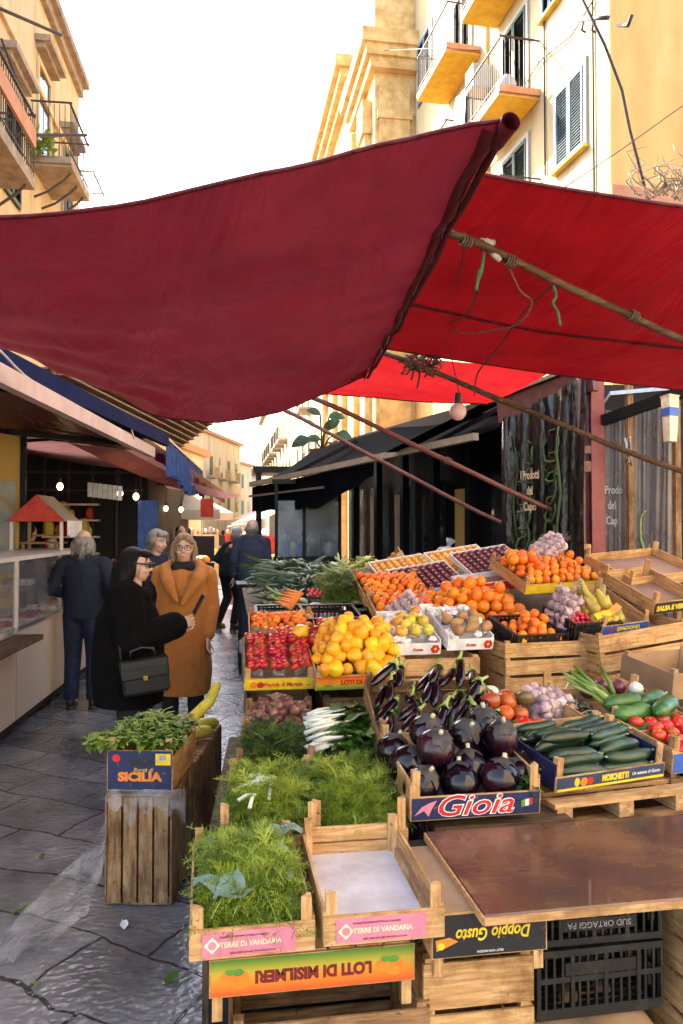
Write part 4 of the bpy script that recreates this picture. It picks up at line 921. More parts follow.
M=T(at(706,770,2.95))@RZ(R(12))@RX(R(8)); crate('blue fronted crate with red tomatoes cut by the right edge',0,0,1,.34,.36,hf=.085,hs=.10,post=.14,M=M,print_='blue_print',group='printed crates of vegetables',writing=[('ORO',.04,'white_print',0,.045,dict(bold=.001))],inner='cardboard')
heap(RTOMATO,M,.28,.3,.06,.033,'red tomato in the blue fronted crate at the right edge','red tomatoes at the right edge',rot=upright)
slat_crate('slatted crate under the blue fronted crate at the right edge',T(M.translation.x,M.translation.y+.02,.0)@RZ(R(12)),.32,.34,M.translation.z-.02,n=5,wood='old')
# hidden supports for the second tier
def stand(label,x0,x1,y0,y1,z,yaw=0):
    t=thing('trestle_stand',label,'stand',T((x0+x1)/2,(y0+y1)/2,0)@RZ(R(yaw))); w=(x1-x0)/2; d=(y1-y0)/2
    q=MB(); q.box(-w,w,-d,d,z-.02,z); q.build('top_board',wd('dark','x'),t)
    for sx in (-1,1):
        for sy in (-1,1): q=MB(); q.box(sx*w-.02*sx-.02,sx*w-.02*sx+.02,sy*d-.02*sy-.02,sy*d-.02*sy+.02,0,z-.022); q.build('leg',wd('dark','z'),t)
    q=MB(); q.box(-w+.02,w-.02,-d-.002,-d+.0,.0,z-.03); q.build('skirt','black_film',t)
stand('dark trestle under the fennel and greens',.0,.66,2.46,3.9,.635,-4)
stand('dark trestle under the aubergines',.70,1.18,2.46,3.5,.70,0)
stand('dark trestle under the tomatoes and courgettes',1.22,2.3,3.0,3.7,.74,9)
# ================================================================== UPPER TIER
def stall_bench():
    t=thing('sloping_stall','dark sloping stall bench carrying the fruit crates','stall',T(0,0,0))
    q=MB(); # sloped top slab from front to back
    def slab(x0,x1,ya,za,yb,zb,h=.03): q.add([(x0,ya,za-h),(x1,ya,za-h),(x1,yb,zb-h),(x0,yb,zb-h),(x0,ya,za),(x1,ya,za),(x1,yb,zb),(x0,yb,zb)],[(0,3,2,1),(4,5,6,7),(0,1,5,4),(1,2,6,5),(2,3,7,6),(3,0,4,7)])
    slab(.22,1.0,4.42,.90,7.6,1.10); slab(1.005,2.75,4.75,1.02,6.0,1.36); slab(1.005,1.9,6.005,1.25,7.6,1.32); q.build('sloping_top',wd('dark','x'),t)
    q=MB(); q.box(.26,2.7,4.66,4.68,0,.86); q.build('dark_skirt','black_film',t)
    for x in (.3,1.6,2.65):
        for y in (4.75,5.9): q=MB(); q.box(x,x+.05,y,y+.05,0,.88); q.build('leg',wd('dark','z'),t)
    for x in (.3,1.6): q=MB(); q.box(x,x+.05,7.4,7.45,0,1.0); q.build('leg',wd('dark','z'),t)
stall_bench()
def X3(px,py,d,yaw=0,tilt=0,roll=0): return T(at(px,py,d))@RZ(R(yaw))@RX(R(tilt))@RY(R(roll))
G_F='fruit crates on the upper tier'
# strawberries
MSt=X3(279,690,3.98,-1,20)
crate('yellow fronted crate packed with strawberry punnets at the left corner',0,0,1,.36,.42,hf=.072,hs=.09,post=.12,M=MSt,print_='yellow_print',group=G_F,inner='cardboard',writing=[('Fragole di Marsala',.034,'red_print',.02,.036,dict(shear=.2,width=.20,bold=.0008))],emblems=[('fruits',-.13,.036,.02),('horn',.155,.036,.018)])
for j in range(3):
    for i in range(3):
        P=MSt@T(-.113+.113*i,.062+.112*j,.068+.010*j)
        q=MB(); q.lathe([(.040,0),(.044,.02),(.052,.062),(.055,.064)],4,M=RZ(PI/4)); o=q.build('strawberry_punnet','punnet_plastic',None,False,P); tag(o,'clear plastic punnet of strawberries in the yellow fronted crate','punnet','strawberry punnets')
        for a in range(9):
            STRAW.put(P@T(((a%3)-1)*.030+U(-.004,.004),((a//3)-1)*.030+U(-.004,.004),.052+U(0,.018))@upright()@RX(PI/2*random.choice((1,-1,.7)))@S(U(1.15,1.4)),'ripe strawberry in a clear punnet of the yellow fronted crate','strawberries in punnets')
LEMON.put(MSt@T(.13,.32,.16)@RY(.5)@RX(.4)@S(1.35),'single large yellow melon shaped fruit beside the strawberries','yellow fruit')
for (x,y) in ((-.13,.34),(-.07,.36),(-.02,.34),(-.11,.40)): KIWI.put(MSt@T(x,y,.14)@rrot(),'brown kiwi between the strawberries and the apples','kiwis behind the strawberries')
# apples / small oranges behind the strawberries
MAp=X3(284,655,4.48,-1,20)
crate('wooden crate of red apples and small oranges behind the strawberries',0,0,1,.40,.42,M=MAp,post=.11,hs=.08,group=G_F,inner='cardboard')
heap(APPLE,MAp,.38,.20,.03,.034,'red apple in the crate behind the strawberries','red apples',mound=.03)
heap(MANDARIN,MAp,.38,.20,.04,.026,'little orange mandarin at the back of the apple crate','mandarins behind the red apples',y0=.21,mound=.02)
# persimmons
MK=X3(360,689,3.97,3,20)
crate('orange and green persimmon crate heaped with yellow fruit',0,0,1,.47,.46,hf=.085,hs=.10,post=.13,M=MK,print_='persimmon_print',group='persimmon crates',inner='cardboard',writing=[('LOTI DI MISILMERI',.036,'red_print',.03,.045,dict(width=.27,bold=.002))],emblems=[('persimmon',-.18,.045,.022),('persimmon',.195,.045,.02)])
heap(PERSIMMON,MK,.46,.45,.070,.038,'ripe yellow persimmon in the orange fronted crate','yellow persimmons',mound=.10,second=.75,jit=.25,pack=.86,y0=-.01,rs=.18)
for (x,y,z) in ((-.17,.40,.13),(-.12,.42,.16),(-.19,.34,.11),(-.14,.36,.15),(-.08,.44,.14)): APPLE.put(MK@T(x,y,z)@rrot(),'red apple beside the heap of yellow persimmons','red apples by the persimmons')
for (x,y,z) in ((.18,.36,.12),(.21,.28,.10),(.2,.43,.12),(.14,.43,.13)): POTATO.put(MK@T(x,y,z)@rrot(),'brown pear at the right of the persimmons','brown pears by the persimmons')
# tipped slatted crates as stands under the upper tier
M=T(at(440,694,4.08))@RZ(R(2)); slat_crate('pale slatted crate under the white printed apple boxes',M,.45,.30,.19,n=2,group='slatted crates used as stands',block=False)
t=[o for o in bpy.data.objects if o.get('label')=='pale slatted crate under the white printed apple boxes'][0]; emblem('flower',.12,.06,.03,[c for c in t.children if 'front' in c.name][0])
M=T(at(547,690,4.22))@RZ(R(6)); slat_crate('pale slatted crate with a small block, under the black crates of mandarins',M,.50,.34,.265,n=3,block=True)
M=T(at(650,684,4.25))@RZ(R(8))@RY(R(-6)); slat_crate('tilted pale slatted crate at the right under the pears',M,.60,.36,.31,n=3)
slat_crate('dark slatted crate standing under the strawberry crate',T(at(279,690,4.0).x,4.0,.0)@RZ(0),.34,.34,.79,n=6,wood='old')
slat_crate('dark slatted crate standing under the persimmon crate',T(at(365,690,4.0).x+.02,4.02,.0),.46,.34,.79,n=6,wood='dark')
stand('dark trestle under the pale slatted crates',.98,2.72,4.12,4.6,.80,3)
# white printed boxes
for k,(px,py,d,lb) in enumerate(((417,655,4.16,'white printed box of apples wrapped in paper, left one'),(470,650,4.2,'white printed box of brown pears wrapped in paper, right one'))):
    M=X3(px,py,d,4,18)
    crate(lb,0,0,1,.265,.40,hf=.07,hs=.085,post=.09,M=M,solid=MAT['white_print'],group='white fruit boxes',posts=False,inner='white_print',writing=[('Frutta',.024,'red_print',.0,.034,dict(shear=.3,bold=.0006))],emblems=[('flower',.10,.036,.024)])
    q=MB()
    for i in range(26):
        c=Vector((U(-.12,.12),U(.02,.38),U(.07,.10))); q.ell(c,(U(.02,.035),U(.02,.035),U(.012,.022)),nu=9,nv=6,jit=.6,seed=i)
    tag(q.build('tissue_paper',['white_print'],None,False,M),'crumpled white tissue paper in the %s printed box'%('left','right')[k],'tissue paper')
    if k==0: heap(GAPPLE,M,.22,.30,.085,.035,'yellow green apple on white paper in the left printed box','apples on tissue paper',skip=.25,y0=.03)
    else: heap(POTATO,M,.25,.22,.085,.036,'brown russet pear on white paper in the right printed box','pears on tissue paper',skip=.1,y0=.0)
q=MB()
for i,(x,y) in enumerate(((-.05,.02),(.02,.10),(.1,.05))): q.ell((x,y,.1),(.035,.02,.012),nu=10,nv=6,jit=.4,seed=i)
tag(q.build('blue_paper','blue_print',None,True,X3(455,640,4.35,4,18)),'crumpled blue paper between the white boxes','paper')
M=X3(406,628,4.60,5,20); net_bag('net of garlic standing behind the white apple box',M@T(.0,.02,.07)@RY(-.7),4,4,2,.027)
MOj=X3(415,628,4.72,3,20); crate('wooden crate of mandarins behind the garlic net',0,0,1,.46,.38,M=MOj,post=.11,hs=.07,group=G_F,inner='cardboard')
heap(MANDARIN,MOj,.44,.34,.05,.030,'mandarin in the crate behind the garlic net','mandarins behind the garlic net',mound=.03)
ML2=X3(398,606,5.15,3,20); crate('pale wooden crate of mandarins under the long fruit rows',0,0,1,.46,.40,M=ML2,post=.11,hs=.07,group=G_F,inner='cardboard')
heap(MANDARIN,ML2,.44,.36,.05,.030,'mandarin in the pale crate left of the fruit rows','mandarins left of the fruit rows',mound=.04)
# oranges
MO=X3(487,636,4.72,6,20); crate('wooden crate piled with large oranges',0,0,1,.66,.42,M=MO,post=.13,hs=.09,group=G_F,inner='cardboard')
heap(ORANGE,MO,.64,.42,.055,.042,'large orange in the pile at the middle of the upper tier','large oranges',mound=.09,second=.45)
for i,(px,py) in enumerate(((284,0),(325,0))): pass
for k,(px,py,d,lb) in enumerate(((427,612,4.75,'white paper price card among the mandarins, left one'),(446,622,4.70,'white paper price card among the mandarins, right one'))):
    q=MB(); q.box(-.04,.04,0,.003,0,.10); o=q.build('price_card','white_print',None,False,X3(px,py+8,d-.15,5,-8)); tag(o,lb,'price card')
# black plastic crates of mandarins, radishes
MB1=X3(541,652,4.27,10,14); plastic_crate('black plastic crate of mandarins in the upper tier',MB1,.33,.32,.105)
heap(MANDARIN,MB1,.30,.29,.03,.029,'mandarin in the black plastic crate','mandarins in the black plastic crate',mound=.06,second=.5)
MB2=X3(597,640,4.36,10,14); plastic_crate('black plastic crate of radishes with yellow packets',MB2,.32,.32,.105)
heap(RADISH,MB2,.20,.20,.07,.018,'red radish in the black plastic crate','radishes in the black crate',x0=-.06,y0=.03,mound=.03,second=.3)
q=MB()
for i,(x,y,a) in enumerate(((.06,.05,.2),(.10,.10,.5),(.03,.02,.1),(.13,.05,.6))): q.box(-.05,.05,-.02,.02,-.005,.005,i%2 if i<3 else 1,T(x,y,.105+.02*i)@RZ(a)@RX(.5)@RY(-.3))
tag(q.build('yellow_packets',['yellow_print','orange_print'],None,False,MB2),'yellow and orange printed packets in the radish crate','packets')
net_bag('tall net of garlic standing between the radishes and the pears',X3(567,618,4.50,10,10)@T(0,0,.02)@RY(-1.15),5,4,2,.027)
# pears
MP=X3(624,634,4.42,13,22,-4); crate('blue labelled crate of long green pears',0,0,1,.33,.46,hf=.07,hs=.085,post=.13,M=MP,print_='blue_print',group=G_F,inner='brown_tray',writing=[('SPADONA',.034,'yellow_print',.02,.042,dict(width=.17,bold=.002))],emblems=[('dot',-.10,.042,.016)])
for j in range(3):
    for i in range(4): PEAR.put(MP@T(-.15+.055*i+U(-.01,.01),.09+.10*j,.06+.02*(j==1)+U(0,.02))@RZ(U(-1,.3))@RX(-PI/2+U(.1,.5))@RZ(U(0,6)),'long green yellow pear in the blue labelled crate','green pears')
for (x,y,z,a) in ((-.10,.22,.13,.5),(-.05,.17,.14,.2),(-.14,.15,.12,.8),(-.10,.30,.15,-.3),(.0,.25,.13,-.9)): PEAR.put(MP@T(x,y,z)@RZ(a)@RX(-PI/2+.7)@S(1.1),'long green yellow pear in the blue labelled crate','green pears')
M=X3(640,640,4.47,13,16,-4); crate('black carton crate with white script, upside down under the pears',0,0,1,.62,.40,hf=.10,hs=.10,post=.17,M=M@T(.02,.03,-.115),print_='black_print',flip=True,group='carton crates',inner='cardboard',writing=[("L'Ora della Frutta",.060,'white_print',0,.05,dict(shear=.35,width=.42))])
MP2=X3(676,612,4.56,14,20,-4); crate('grey crate lettered in yellow, empty, at the right of the pears',0,0,1,.36,.46,hf=.08,hs=.09,post=.14,M=MP2,print_='black_print',group=G_F,inner='brown_tray',writing=[('SALSA E VERDURE',.042,'yellow_print',-.01,.04,dict(width=.30,bold=.0025))])
MP3=X3(668,584,5.0,14,18,-4); crate('empty brown lined crate at the back of the upper tier',0,0,1,.62,.46,M=MP3,post=.12,hs=.07,group=G_F,inner='brown_tray')
# tangerines
MTg=X3(563,592,5.0,11,19,-2); crate('wooden crate heaped with tangerines below the black curtain',0,0,1,.58,.46,hf=.07,hs=.08,post=.12,M=MTg,print_='yellow_print',group=G_F,inner='cardboard')
heap(MANDARIN,MTg,.55,.42,.055,.031,'tangerine heaped in the crate below the black curtain','tangerines below the curtain',mound=.05,second=.2)
for (x,y) in ((-.24,.30),(-.2,.22),(-.27,.22)): ORANGE.put(MTg@T(x,y,.16)@rrot(),'large orange on the left of the tangerines','oranges by the tangerines')
net_bag('net of garlic lying on top of the tangerines',MTg@T(.08,.36,.11)@RZ(.45)@RY(-.25),6,3,2,.030)
# long rows of wrapped fruit
for k,(px,py,d,K,lb,gp,r) in enumerate(((438,594,5.4,PLUM,'dark red plum in the front row of trays','plums in trays',.024),(414,584,5.85,LOQUAT,'yellow apricot in the long rows of trays','apricots in trays',.026),(473,574,5.85,LOQUAT,'yellow apricot in the long rows of trays','apricots in trays',.026),(503,576,5.5,PLUM,'dark plum in the tray right of the rows','plums in the right tray',.024))):
    M=X3(px,py,d,9,20,-9)
    crate(['tray of dark red plums in front of the apricots','left tray of yellow apricots in rows','right tray of yellow apricots in rows','tray of dark plums beside the leaning white box'][k],0,0,1,.46,.42,M=M,post=.06,hs=.05,hf=.05,group='fruit trays at the back',inner='white_print',posts=False,solid=MAT['white_print'])
    for j in range(7):
        for i in range(8): K.put(M@T(-.196+.056*i,.03+.056*j,.04)@RX(U(-.3,.3))@RZ(U(0,6)),lb,gp)
        q=None
M=X3(492,592,5.15,9,20,-6); crate('red and pink printed carton in front of the apricot rows',0,0,1,.40,.22,M=M,post=.05,hf=.075,hs=.05,print_='red_print',group='carton crates',solid=MAT['white_print'],posts=False,inner='cardboard',writing=[('FRUTTA',.03,'rose_pale',0,.038,dict(bold=.001))])
M=X3(516,572,5.6,30,10,-24); q=MB(); q.cbox(-.17,.17,0,.02,0,.055,c=.003); t=q.build('box_board','white_print',None,False,M); tag(t,'white printed board of a box leaning across the plums','board'); emblem('flower',.13,.028,.02,t)
# striped pack of ribbon
M=X3(446,600,5.0,9,15,-8); q=MB()
for i in range(8): q.box(-.2+.05*i,-.151+.05*i,0,.02,0,.05,i%4)
tag(q.build('striped_wrapper',['red_print','yellow_print','blue_print','white_print'],None,False,M),'striped coloured wrapper strip in front of the plums','wrapper')

# ---- far left end: leeks, fennel, melons, packs
MLk=T(.62,6.0,1.03)@RZ(R(4))@RX(R(4))
for j in range(8):
    for i in range(4):
        LEEK.put(MLk@T(.10+.13*i+U(-.03,.03),-.25+.20*j+U(-.04,.04),.06+.025*j*(1-abs(j-4)*.05)+U(0,.05))@RZ(U(-3.5,-2.4) if random.random()<.75 else U(-.6,.6))@RX(U(0,6))@RY(U(-.25,.1)),'long leek with dark leaves in the heap at the end of the stall','leeks at the end of the stall')
leafheap('dark leafy tops heaped over the leeks at the end of the stall',MLk,-.15,.65,-.25,1.4,.12,520,['leek_leaf','leek_leaf','frond_dark','leek_leaf'],L=(.16,.30),W=.13,hgt=.14,name='leek_leaves',stems=False)
for (x,y,z,a) in ((.05,-.42,.07,.4),(.13,-.38,.09,1.0),(.02,-.34,.12,.2)): FENNEL.put(MLk@T(x-.08,y,z)@RZ(2.6+a)@RY(1.3)@S(1.15),'white fennel bulb in front of the leeks','fennel bulbs by the leeks')
MD=X3(352,606,5.3,3,15); fronds('dark dill bunch between the carrots and the red packs',None,MD,-.22,.12,-.05,.32,.05,600,['frond_dark','frond_green'],hgt=.09,L=(.08,.16),name='dill_fronds')
for i in range(8): CARROT.put(X3(296,618,5.1,0,18)@T(-.03+.012*i,.02*i,.07+.006*i)@RZ(2.2+U(-.2,.2)+.3)@S(.95),'orange carrot in the bunch beside the radish tray','carrots')
M=X3(322,620,5.1,5,22); q=MB(); q.box(-.11,.11,0,.14,0,.01); q.box(-.11,.11,0,.006,.01,.05); q.build('tray','white_print',None,False,M); o=bpy.data.objects[[x.name for x in bpy.data.objects if x.name.startswith('tray')][-1]]; o.name='radish_tray'; tag(o,'white tray of bunched radishes beside the carrots','tray')
heap(RADISH,M,.2,.13,.015,.017,'red radish on the white tray','radishes on the white tray',second=.4,y0=.008)
heap(RADISH,X3(322,604,5.28,5,22),.2,.10,.05,.017,'red radish behind the white tray','radishes behind the white tray')
MR2=X3(365,604,5.5,5,18)
for i in range(3):
    q=MB(); q.cbox(-.10,.10,-.03,.03,-.0,.03,c=.008); q.ell((-.04,0,.03),(.05,.026,.018),m=1,nu=10,nv=6); q.ell((.045,0,.03),(.045,.026,.016),m=1,nu=10,nv=6)
    tag(q.build('red_packet',['white_print','radish_skin'],None,False,MR2@T(-.02+.03*i,.08*i,.04+.02*i)@RZ(.2*i)),'red and white packet of vegetables behind the dill, number %s from the front'%('one','two','three')[i],'packet')
leafheap('parsley bunch right of the red packets',X3(385,596,5.7,5,15),-.08,.10,0,.2,.05,110,['leaf_dark','leaf_green','calyx_green'],L=(.04,.07),W=.8,name='parsley')
tag(MB().ell((0,0,.05),(.10,.05,.05),jit=.4,nu=18,nv=12).build('blue_bag','blue_print',None,True,X3(400,590,5.8)),'crumpled blue plastic bag beside the mandarins','bag')
for i,(px,py,d) in enumerate(((331,583,6.3),(338,577,6.5),(366,581,6.4),(348,588,6.2))): FENNEL.put(X3(px,py,d,0,0)@T(0,0,.03)@RZ(i*1.3)@RY(1.2)@S(1.35),'big white celeriac bulb behind the red packets','celeriac bulbs')
M=X3(385,574,6.8,-25,10,-28); crate('small wooden crate tipped up behind the fruit',0,0,1,.34,.26,M=M,post=.14,hs=.10,hf=.12,group=G_F)
leafheap('yellow green grapes and leaves in front of the tipped crate',X3(366,577,6.6,0,10),-.12,.14,-.05,.15,.06,120,['leaf_bright','gourd_skin','calyx_green'],L=(.05,.09),W=.8,hgt=.08,name='green_grapes')
M=X3(413,584,6.5,5,10); crate('dark red plastic crate behind the apricot trays',0,0,1,.28,.26,M=M,post=.14,hf=.13,hs=.13,solid=MAT['darkred_print'],group='carton crates')
leafheap('dark potted herb greens behind the apricot trays',X3(425,572,6.9,0,0),-.1,.35,0,.25,.02,160,['leaf_dark','leaf_green','calyx_green'],L=(.06,.12),W=.5,hgt=.10,name='herb_leaves')
M=X3(334,634,4.82,6,14); plastic_crate('black plastic crate behind the red apples',M,.36,.26,.11)
M=X3(284,632,4.98,0,14); plastic_crate('black plastic crate at the street end of the carrots',M,.36,.26,.10)
heap(APPLE,X3(330,645,4.55,5,18),.18,.14,.06,.034,'dark red apple in front of the black plastic crate','apples in front of the black crate',mound=.04)
q=MB(); q.ell((0,0,.12),(.17,.12,.13),nu=24,nv=16,jit=.45,seed=2); q.tube([(0,0,.22),(.01,0,.29),(.03,.01,.33)],[.03,.02,.045],9); tag(q.build('plastic_bag','bag_grey',None,True,X3(448,577,6.8)),'grey knotted plastic bag on the stall behind the plums','bag')
for (px,d,lb) in ((247,4.4,'clear bag of produce hanging low at the street corner of the stall'),):
    tag(MB().ell((0,0,0),(.06,.06,.06),jit=.4,nu=18,nv=12).build('plastic_bag','bag_grey',None,True,T(at(250,645,d))),lb,'bag')
# ================================================================== CANOPIES OVER THE STALL
def quad(NL,NR,FR,FL,sag=.12,wr=.02,seed=0,k=4.0):
    NL,NR,FR,FL=map(Vector,(NL,NR,FR,FL))
    def f(u,v):
        p=NL.lerp(NR,u).lerp(FL.lerp(FR,u),v)
        s=-sag*math.sin(PI*u)*(.35+.65*math.sin(PI*v))-sag*.5*math.sin(PI*v)
        return p+Vector((0,0,s+wr*noise.noise(Vector((p.x*k*.5+seed,p.y*k,seed)))))
    return f
NR=at(502,119,2.0); FR=at(366,375,5.1); FL=at(150,411,5.3)
NL=Vector((-2.35,2.45,2.46))
def a1(u,v):
    f=quad(NL,NR,FR,FL,.05,.012,1)(u,v)
    # the near edge sags in the middle, the street side edge bows outwards
    f.z-= .095*math.sin(PI*u)*(1-v); f.z+=.17*math.sin(PI*v)*(1-u)**2; f.y+=.06*math.sin(PI*u)*(1-v)
    f.x+= .12*math.sin(PI*v)*(1-u); f.z-=.16*math.sin(PI*(u**.8))*v**3*.9
    f.z+=.016*math.sin(v*46+u*16+3*noise.noise(Vector((u*3,v*6,1))))*(u**3)*.7+.010*math.sin(v*24-u*20)*(1-u)**2+.016*noise.noise(Vector((u*5+v*7,v*2.5-u*3,2)))+.007*noise.noise(Vector((u*14+v*20,v*5-u*8,6)))
    return f
t=thing('maroon_canopy','large maroon canvas canopy stretched over the street side of the stall','canopy',None)
q=MB(); q.grid(a1,110,90); q.build('canvas','maroon_canvas',t,True)
q=MB(); pts=[a1(1,v) for v in [i/14 for i in range(15)]]
n0=[p+Vector((.012,0,-.015)) for p in pts]
q.tube(n0,[.013-.004*i/14 for i in range(15)],10,cap=False); q.build('edge_pole','hem_canvas',t,True)
q=MB(); q.tube([n0[0]+Vector((.004,-.02,.004)),n0[0]+Vector((0,.08,0))],[.026,.024],14,cap=False); q.tube([n0[0]+Vector((.004,-.02,.004)),n0[0]+Vector((0,.08,0))],[.020,.018],14,cap=False); q.build('pole_sleeve','hem_canvas',t,True)
q=MB(); q.grid(lambda u,v: a1(1-.016*v*(1-.3*u),u)+Vector((0,0,-.012-.012*math.sin(PI*v))),40,4); q.build('edge_hem','hem_canvas',t,True)
for e_ in (0,1): q=MB(); q.tube([a1(i/40,e_) for i in range(41)],.0065,6); q.build('rope_hem','hem_canvas',t,True)
# red canopy on the right
RNL=at(470,172,2.62); RNR=at(840,218,2.9); RFR=at(780,400,4.9); RFL=at(372,345,4.7)
t=thing('red_canopy','bright red canvas canopy over the right half of the stall','canopy',None)
fR=quad(RNL,RNR,RFR,RFL,.07,.012,4)
q=MB(); q.grid(fR,50,40); q.build('canvas','red_canvas',t,True)
for e_ in (0,1): q=MB(); q.tube([fR(i/30,e_) for i in range(31)],.007,6); q.build('rope_hem','hem_canvas',t,True)
q=MB(); q.grid(lambda u,v: fR(u,.56+.02*v)+Vector((0,0,-.004)),50,1); q.build('seam','hem_canvas',t,True)
ANL=at(350,350,4.72); ANR=at(585,392,5.4); AFR=at(548,366,6.7); AFL=at(318,392,6.6)
t=thing('glow_tint_canopy','small canvas behind the red canopy, its sunlit glow put into a brighter red','canopy',None)  # farther part of the red canvas, its sunlight painted as brighter red
fA=quad(at(350,350,4.85),at(556,368,5.2),at(487,403,6.3),at(322,393,6.3),.03,.01,8)
q=MB(); q.grid(fA,36,26); q.build('canvas','bright_red_canvas',t,True)
q=MB(); q.tube([fA(i/30,1) for i in range(31)],.008,6); q.build('rope_hem','hem_canvas',t,True)
# poles
def pole(label,a,b,r,mt,name='wooden_pole',n=8,knots=()):
    a=Vector(a);b=Vector(b); t=thing(name,label,'pole',T(a))
    q=MB(); L=b-a; pts=[]; 
    for i in range(9):
        f=i/8; pts.append(L*f+Vector((0,0,.010*math.sin(f*7)+.006*math.sin(f*13))))
    q.tube(pts,[r*(1+.06*math.sin(i*2.3)) for i in range(9)],n); q.build('shaft',mt,t,True)
    for f in knots:
        k=MB(); c=L*f
        for j in range(4):
            d=L.normalized(); pts=[]
            for s_ in range(11): an=s_*.63; o1=d.orthogonal().normalized(); o2=d.cross(o1); pts.append(c+d*(j*.012-.02)+(o1*math.cos(an)+o2*math.sin(an))*(r*1.35))
            k.tube(pts,.0045,5)
        k.build('rope_lashing','rope_brown',t,True)
    return t
pole('thick wooden pole across the red canopy, tied with rag and rope',at(440,229,2.95),at(715,352,3.6),.016,wd('dark','x'),knots=(.08,.66,.22))
pole('dark wooden pole from the corner of the canopies down to the right edge',at(376,350,4.82),at(705,480,4.1),.016,wd('dark','x'),knots=(.12,.19,.76))
pole('red brown iron strut under the maroon canopy, upper one',at(305,394,6.2),at(580,522,6.2),.020,'maroon_metal','iron_strut',knots=(.52,))
pole('red brown iron strut under the maroon canopy, lower one',at(268,402,6.9),at(510,527,6.9),.018,'maroon_metal','iron_strut')
# rag, ropes, twigs and bulb
q=MB(); c=at(487,246,3.06)
for i in range(5): q.tube([c+Vector((U(-.03,.03),U(-.02,.02),U(-.01,.03))) for _ in range(5)],.011,6)
q.tube([c,c+Vector((.03,0,-.03)),c+Vector((.055,0,-.055))],[.012,.014,.010],7); tag(q.build('white_rag','rope_white',None,True),'twisted white rag knotted round the thick wooden pole','rag')
def rope(label,pts,r,mt,name='rope',cat='rope'):
    P=[at(*p) for p in pts]; F=[]
    for i in range(len(P)-1):
        for k in range(4):
            f=k/4; a=P[max(0,i-1)];b=P[i];c_=P[i+1];d=P[min(len(P)-1,i+2)]
            F.append(.5*((2*b)+(c_-a)*f+(2*a-5*b+4*c_-d)*f*f+(3*b-a-3*c_+d)*f**3))
    F.append(P[-1]); q=MB(); q.tube(F,r,6); return tag(q.build(name,mt,None,True),label,cat)
rope('green cord hanging from the white rag on the wooden pole',[(484,252,3.05),(482,268,3.05),(478,280,3.05),(480,268,3.06),(476,290,3.05)],.006,'rope_green')
rope('green and white cord dangling from the middle of the thick wooden pole',[(553,284,3.2),(556,295,3.2),(553,303,3.2),(558,312,3.2),(560,325,3.2)],.006,'rope_green')
rope('thin brown cord looping between the wooden pole and the twigs',[(507,262,3.1),(520,290,3.2),(532,302,3.3),(520,322,3.4),(495,330,3.6),(460,332,3.9),(444,325,4.3)],.004,'rope_brown')
rope('dark twig hanging down from the pole past the red canopy',[(553,285,3.2),(525,310,3.5),(500,345,3.8),(478,372,4.2),(474,395,4.3)],.004,'wire_dark','twig','twig')
rope('thin dark wire from the pole down to the light bulb',[(465,245,3.0),(455,290,3.6),(446,322,4.2),(442,335,4.4),(452,360,4.5),(459,392,4.55)],.0035,'wire_dark','wire','wire')
rope('short dark cord from the rag to the wire',[(478,288,3.05),(468,312,3.5),(450,322,4.0),(446,324,4.2)],.004,'wire_dark')
q=MB()
for i in range(26):
    c=at(U(400,440),U(352,370),U(4.7,4.85)); q.tube([c+Vector((U(-.06,.06),U(-.03,.03),U(-.05,.04))) for _ in range(5)],.0055,5,m=i%2)
for (x,l) in ((418,.16),(426,.09),(412,.11)): c=at(x,362,4.75); q.tube([c,c+Vector((.01,0,-l*.5)),c+Vector((-.005,0,-l))],.006,5,m=1)
tag(q.build('rope_knot',['rope_brown','wire_dark'],None,True),'tangle of old rope lashed round the lower pole end','rope')
q=MB(); c=at(458,411,4.55); t=thing('light_bulb','round unlit light bulb hanging in front of the black stall','light bulb',T(c))
q.ell((0,0,0),(.050,.050,.053),nu=20,nv=14); q.build('globe','bulb_glass',t,True); q=MB(); q.tube([(0,0,.05),(0,0,.11)],[.022,.018],10); q.build('socket','black_plastic',t)

# ================================================================== BACK OF THE STALL: red post, curtains, sheets
pb=at(597,556,6.0); X0=pb.x
t=thing('red_post','dark red painted steel post at the back of the stall','post',T(X0,pb.y,0)@RZ(R(2)))
q=MB(); q.box(-.055,.055,-.03,-.018,0,3.05); q.box(-.055,.055,.018,.03,0,3.05); q.box(-.012,.012,-.0175,.0175,0,3.05); q.build('post_shaft','red_metal',t)
q=MB(); q.tube([(-.13,0,0),(-.13,0,2.9)],.035,10); q.build('side_pipe','maroon_metal',t,True)
q=MB(); q.box(-.17,-.075,-.045,-.034,1.30,1.56); q.build('wooden_plate',wd('pale','z'),t); q=MB(); q.box(-.15,-.105,-.06,-.0455,1.42,1.52); q.build('switch_box','black_plastic',t)
for z0,z1 in ((2.12,2.2),(2.26,2.32)): q=MB(); q.box(-.16,-.07,-.05,-.036,z0,z1); q.build('clamp','maroon_metal',t)
# dusky red beam rising to the left
a=at(500,412,6.9); b=at(600,378,5.9)
t=thing('steel_beam','dull red steel beam sloping above the black curtain','beam',None); q=MB(); q.bar(a,b+Vector((.0,.08,.02)),.06,.20); q.build('beam_web','maroon_metal',t); q=MB(); q.bar(a+Vector((0,0,.125)),b+Vector((0,.08,.145)),.14,.03); q.build('beam_flange','steel',t)
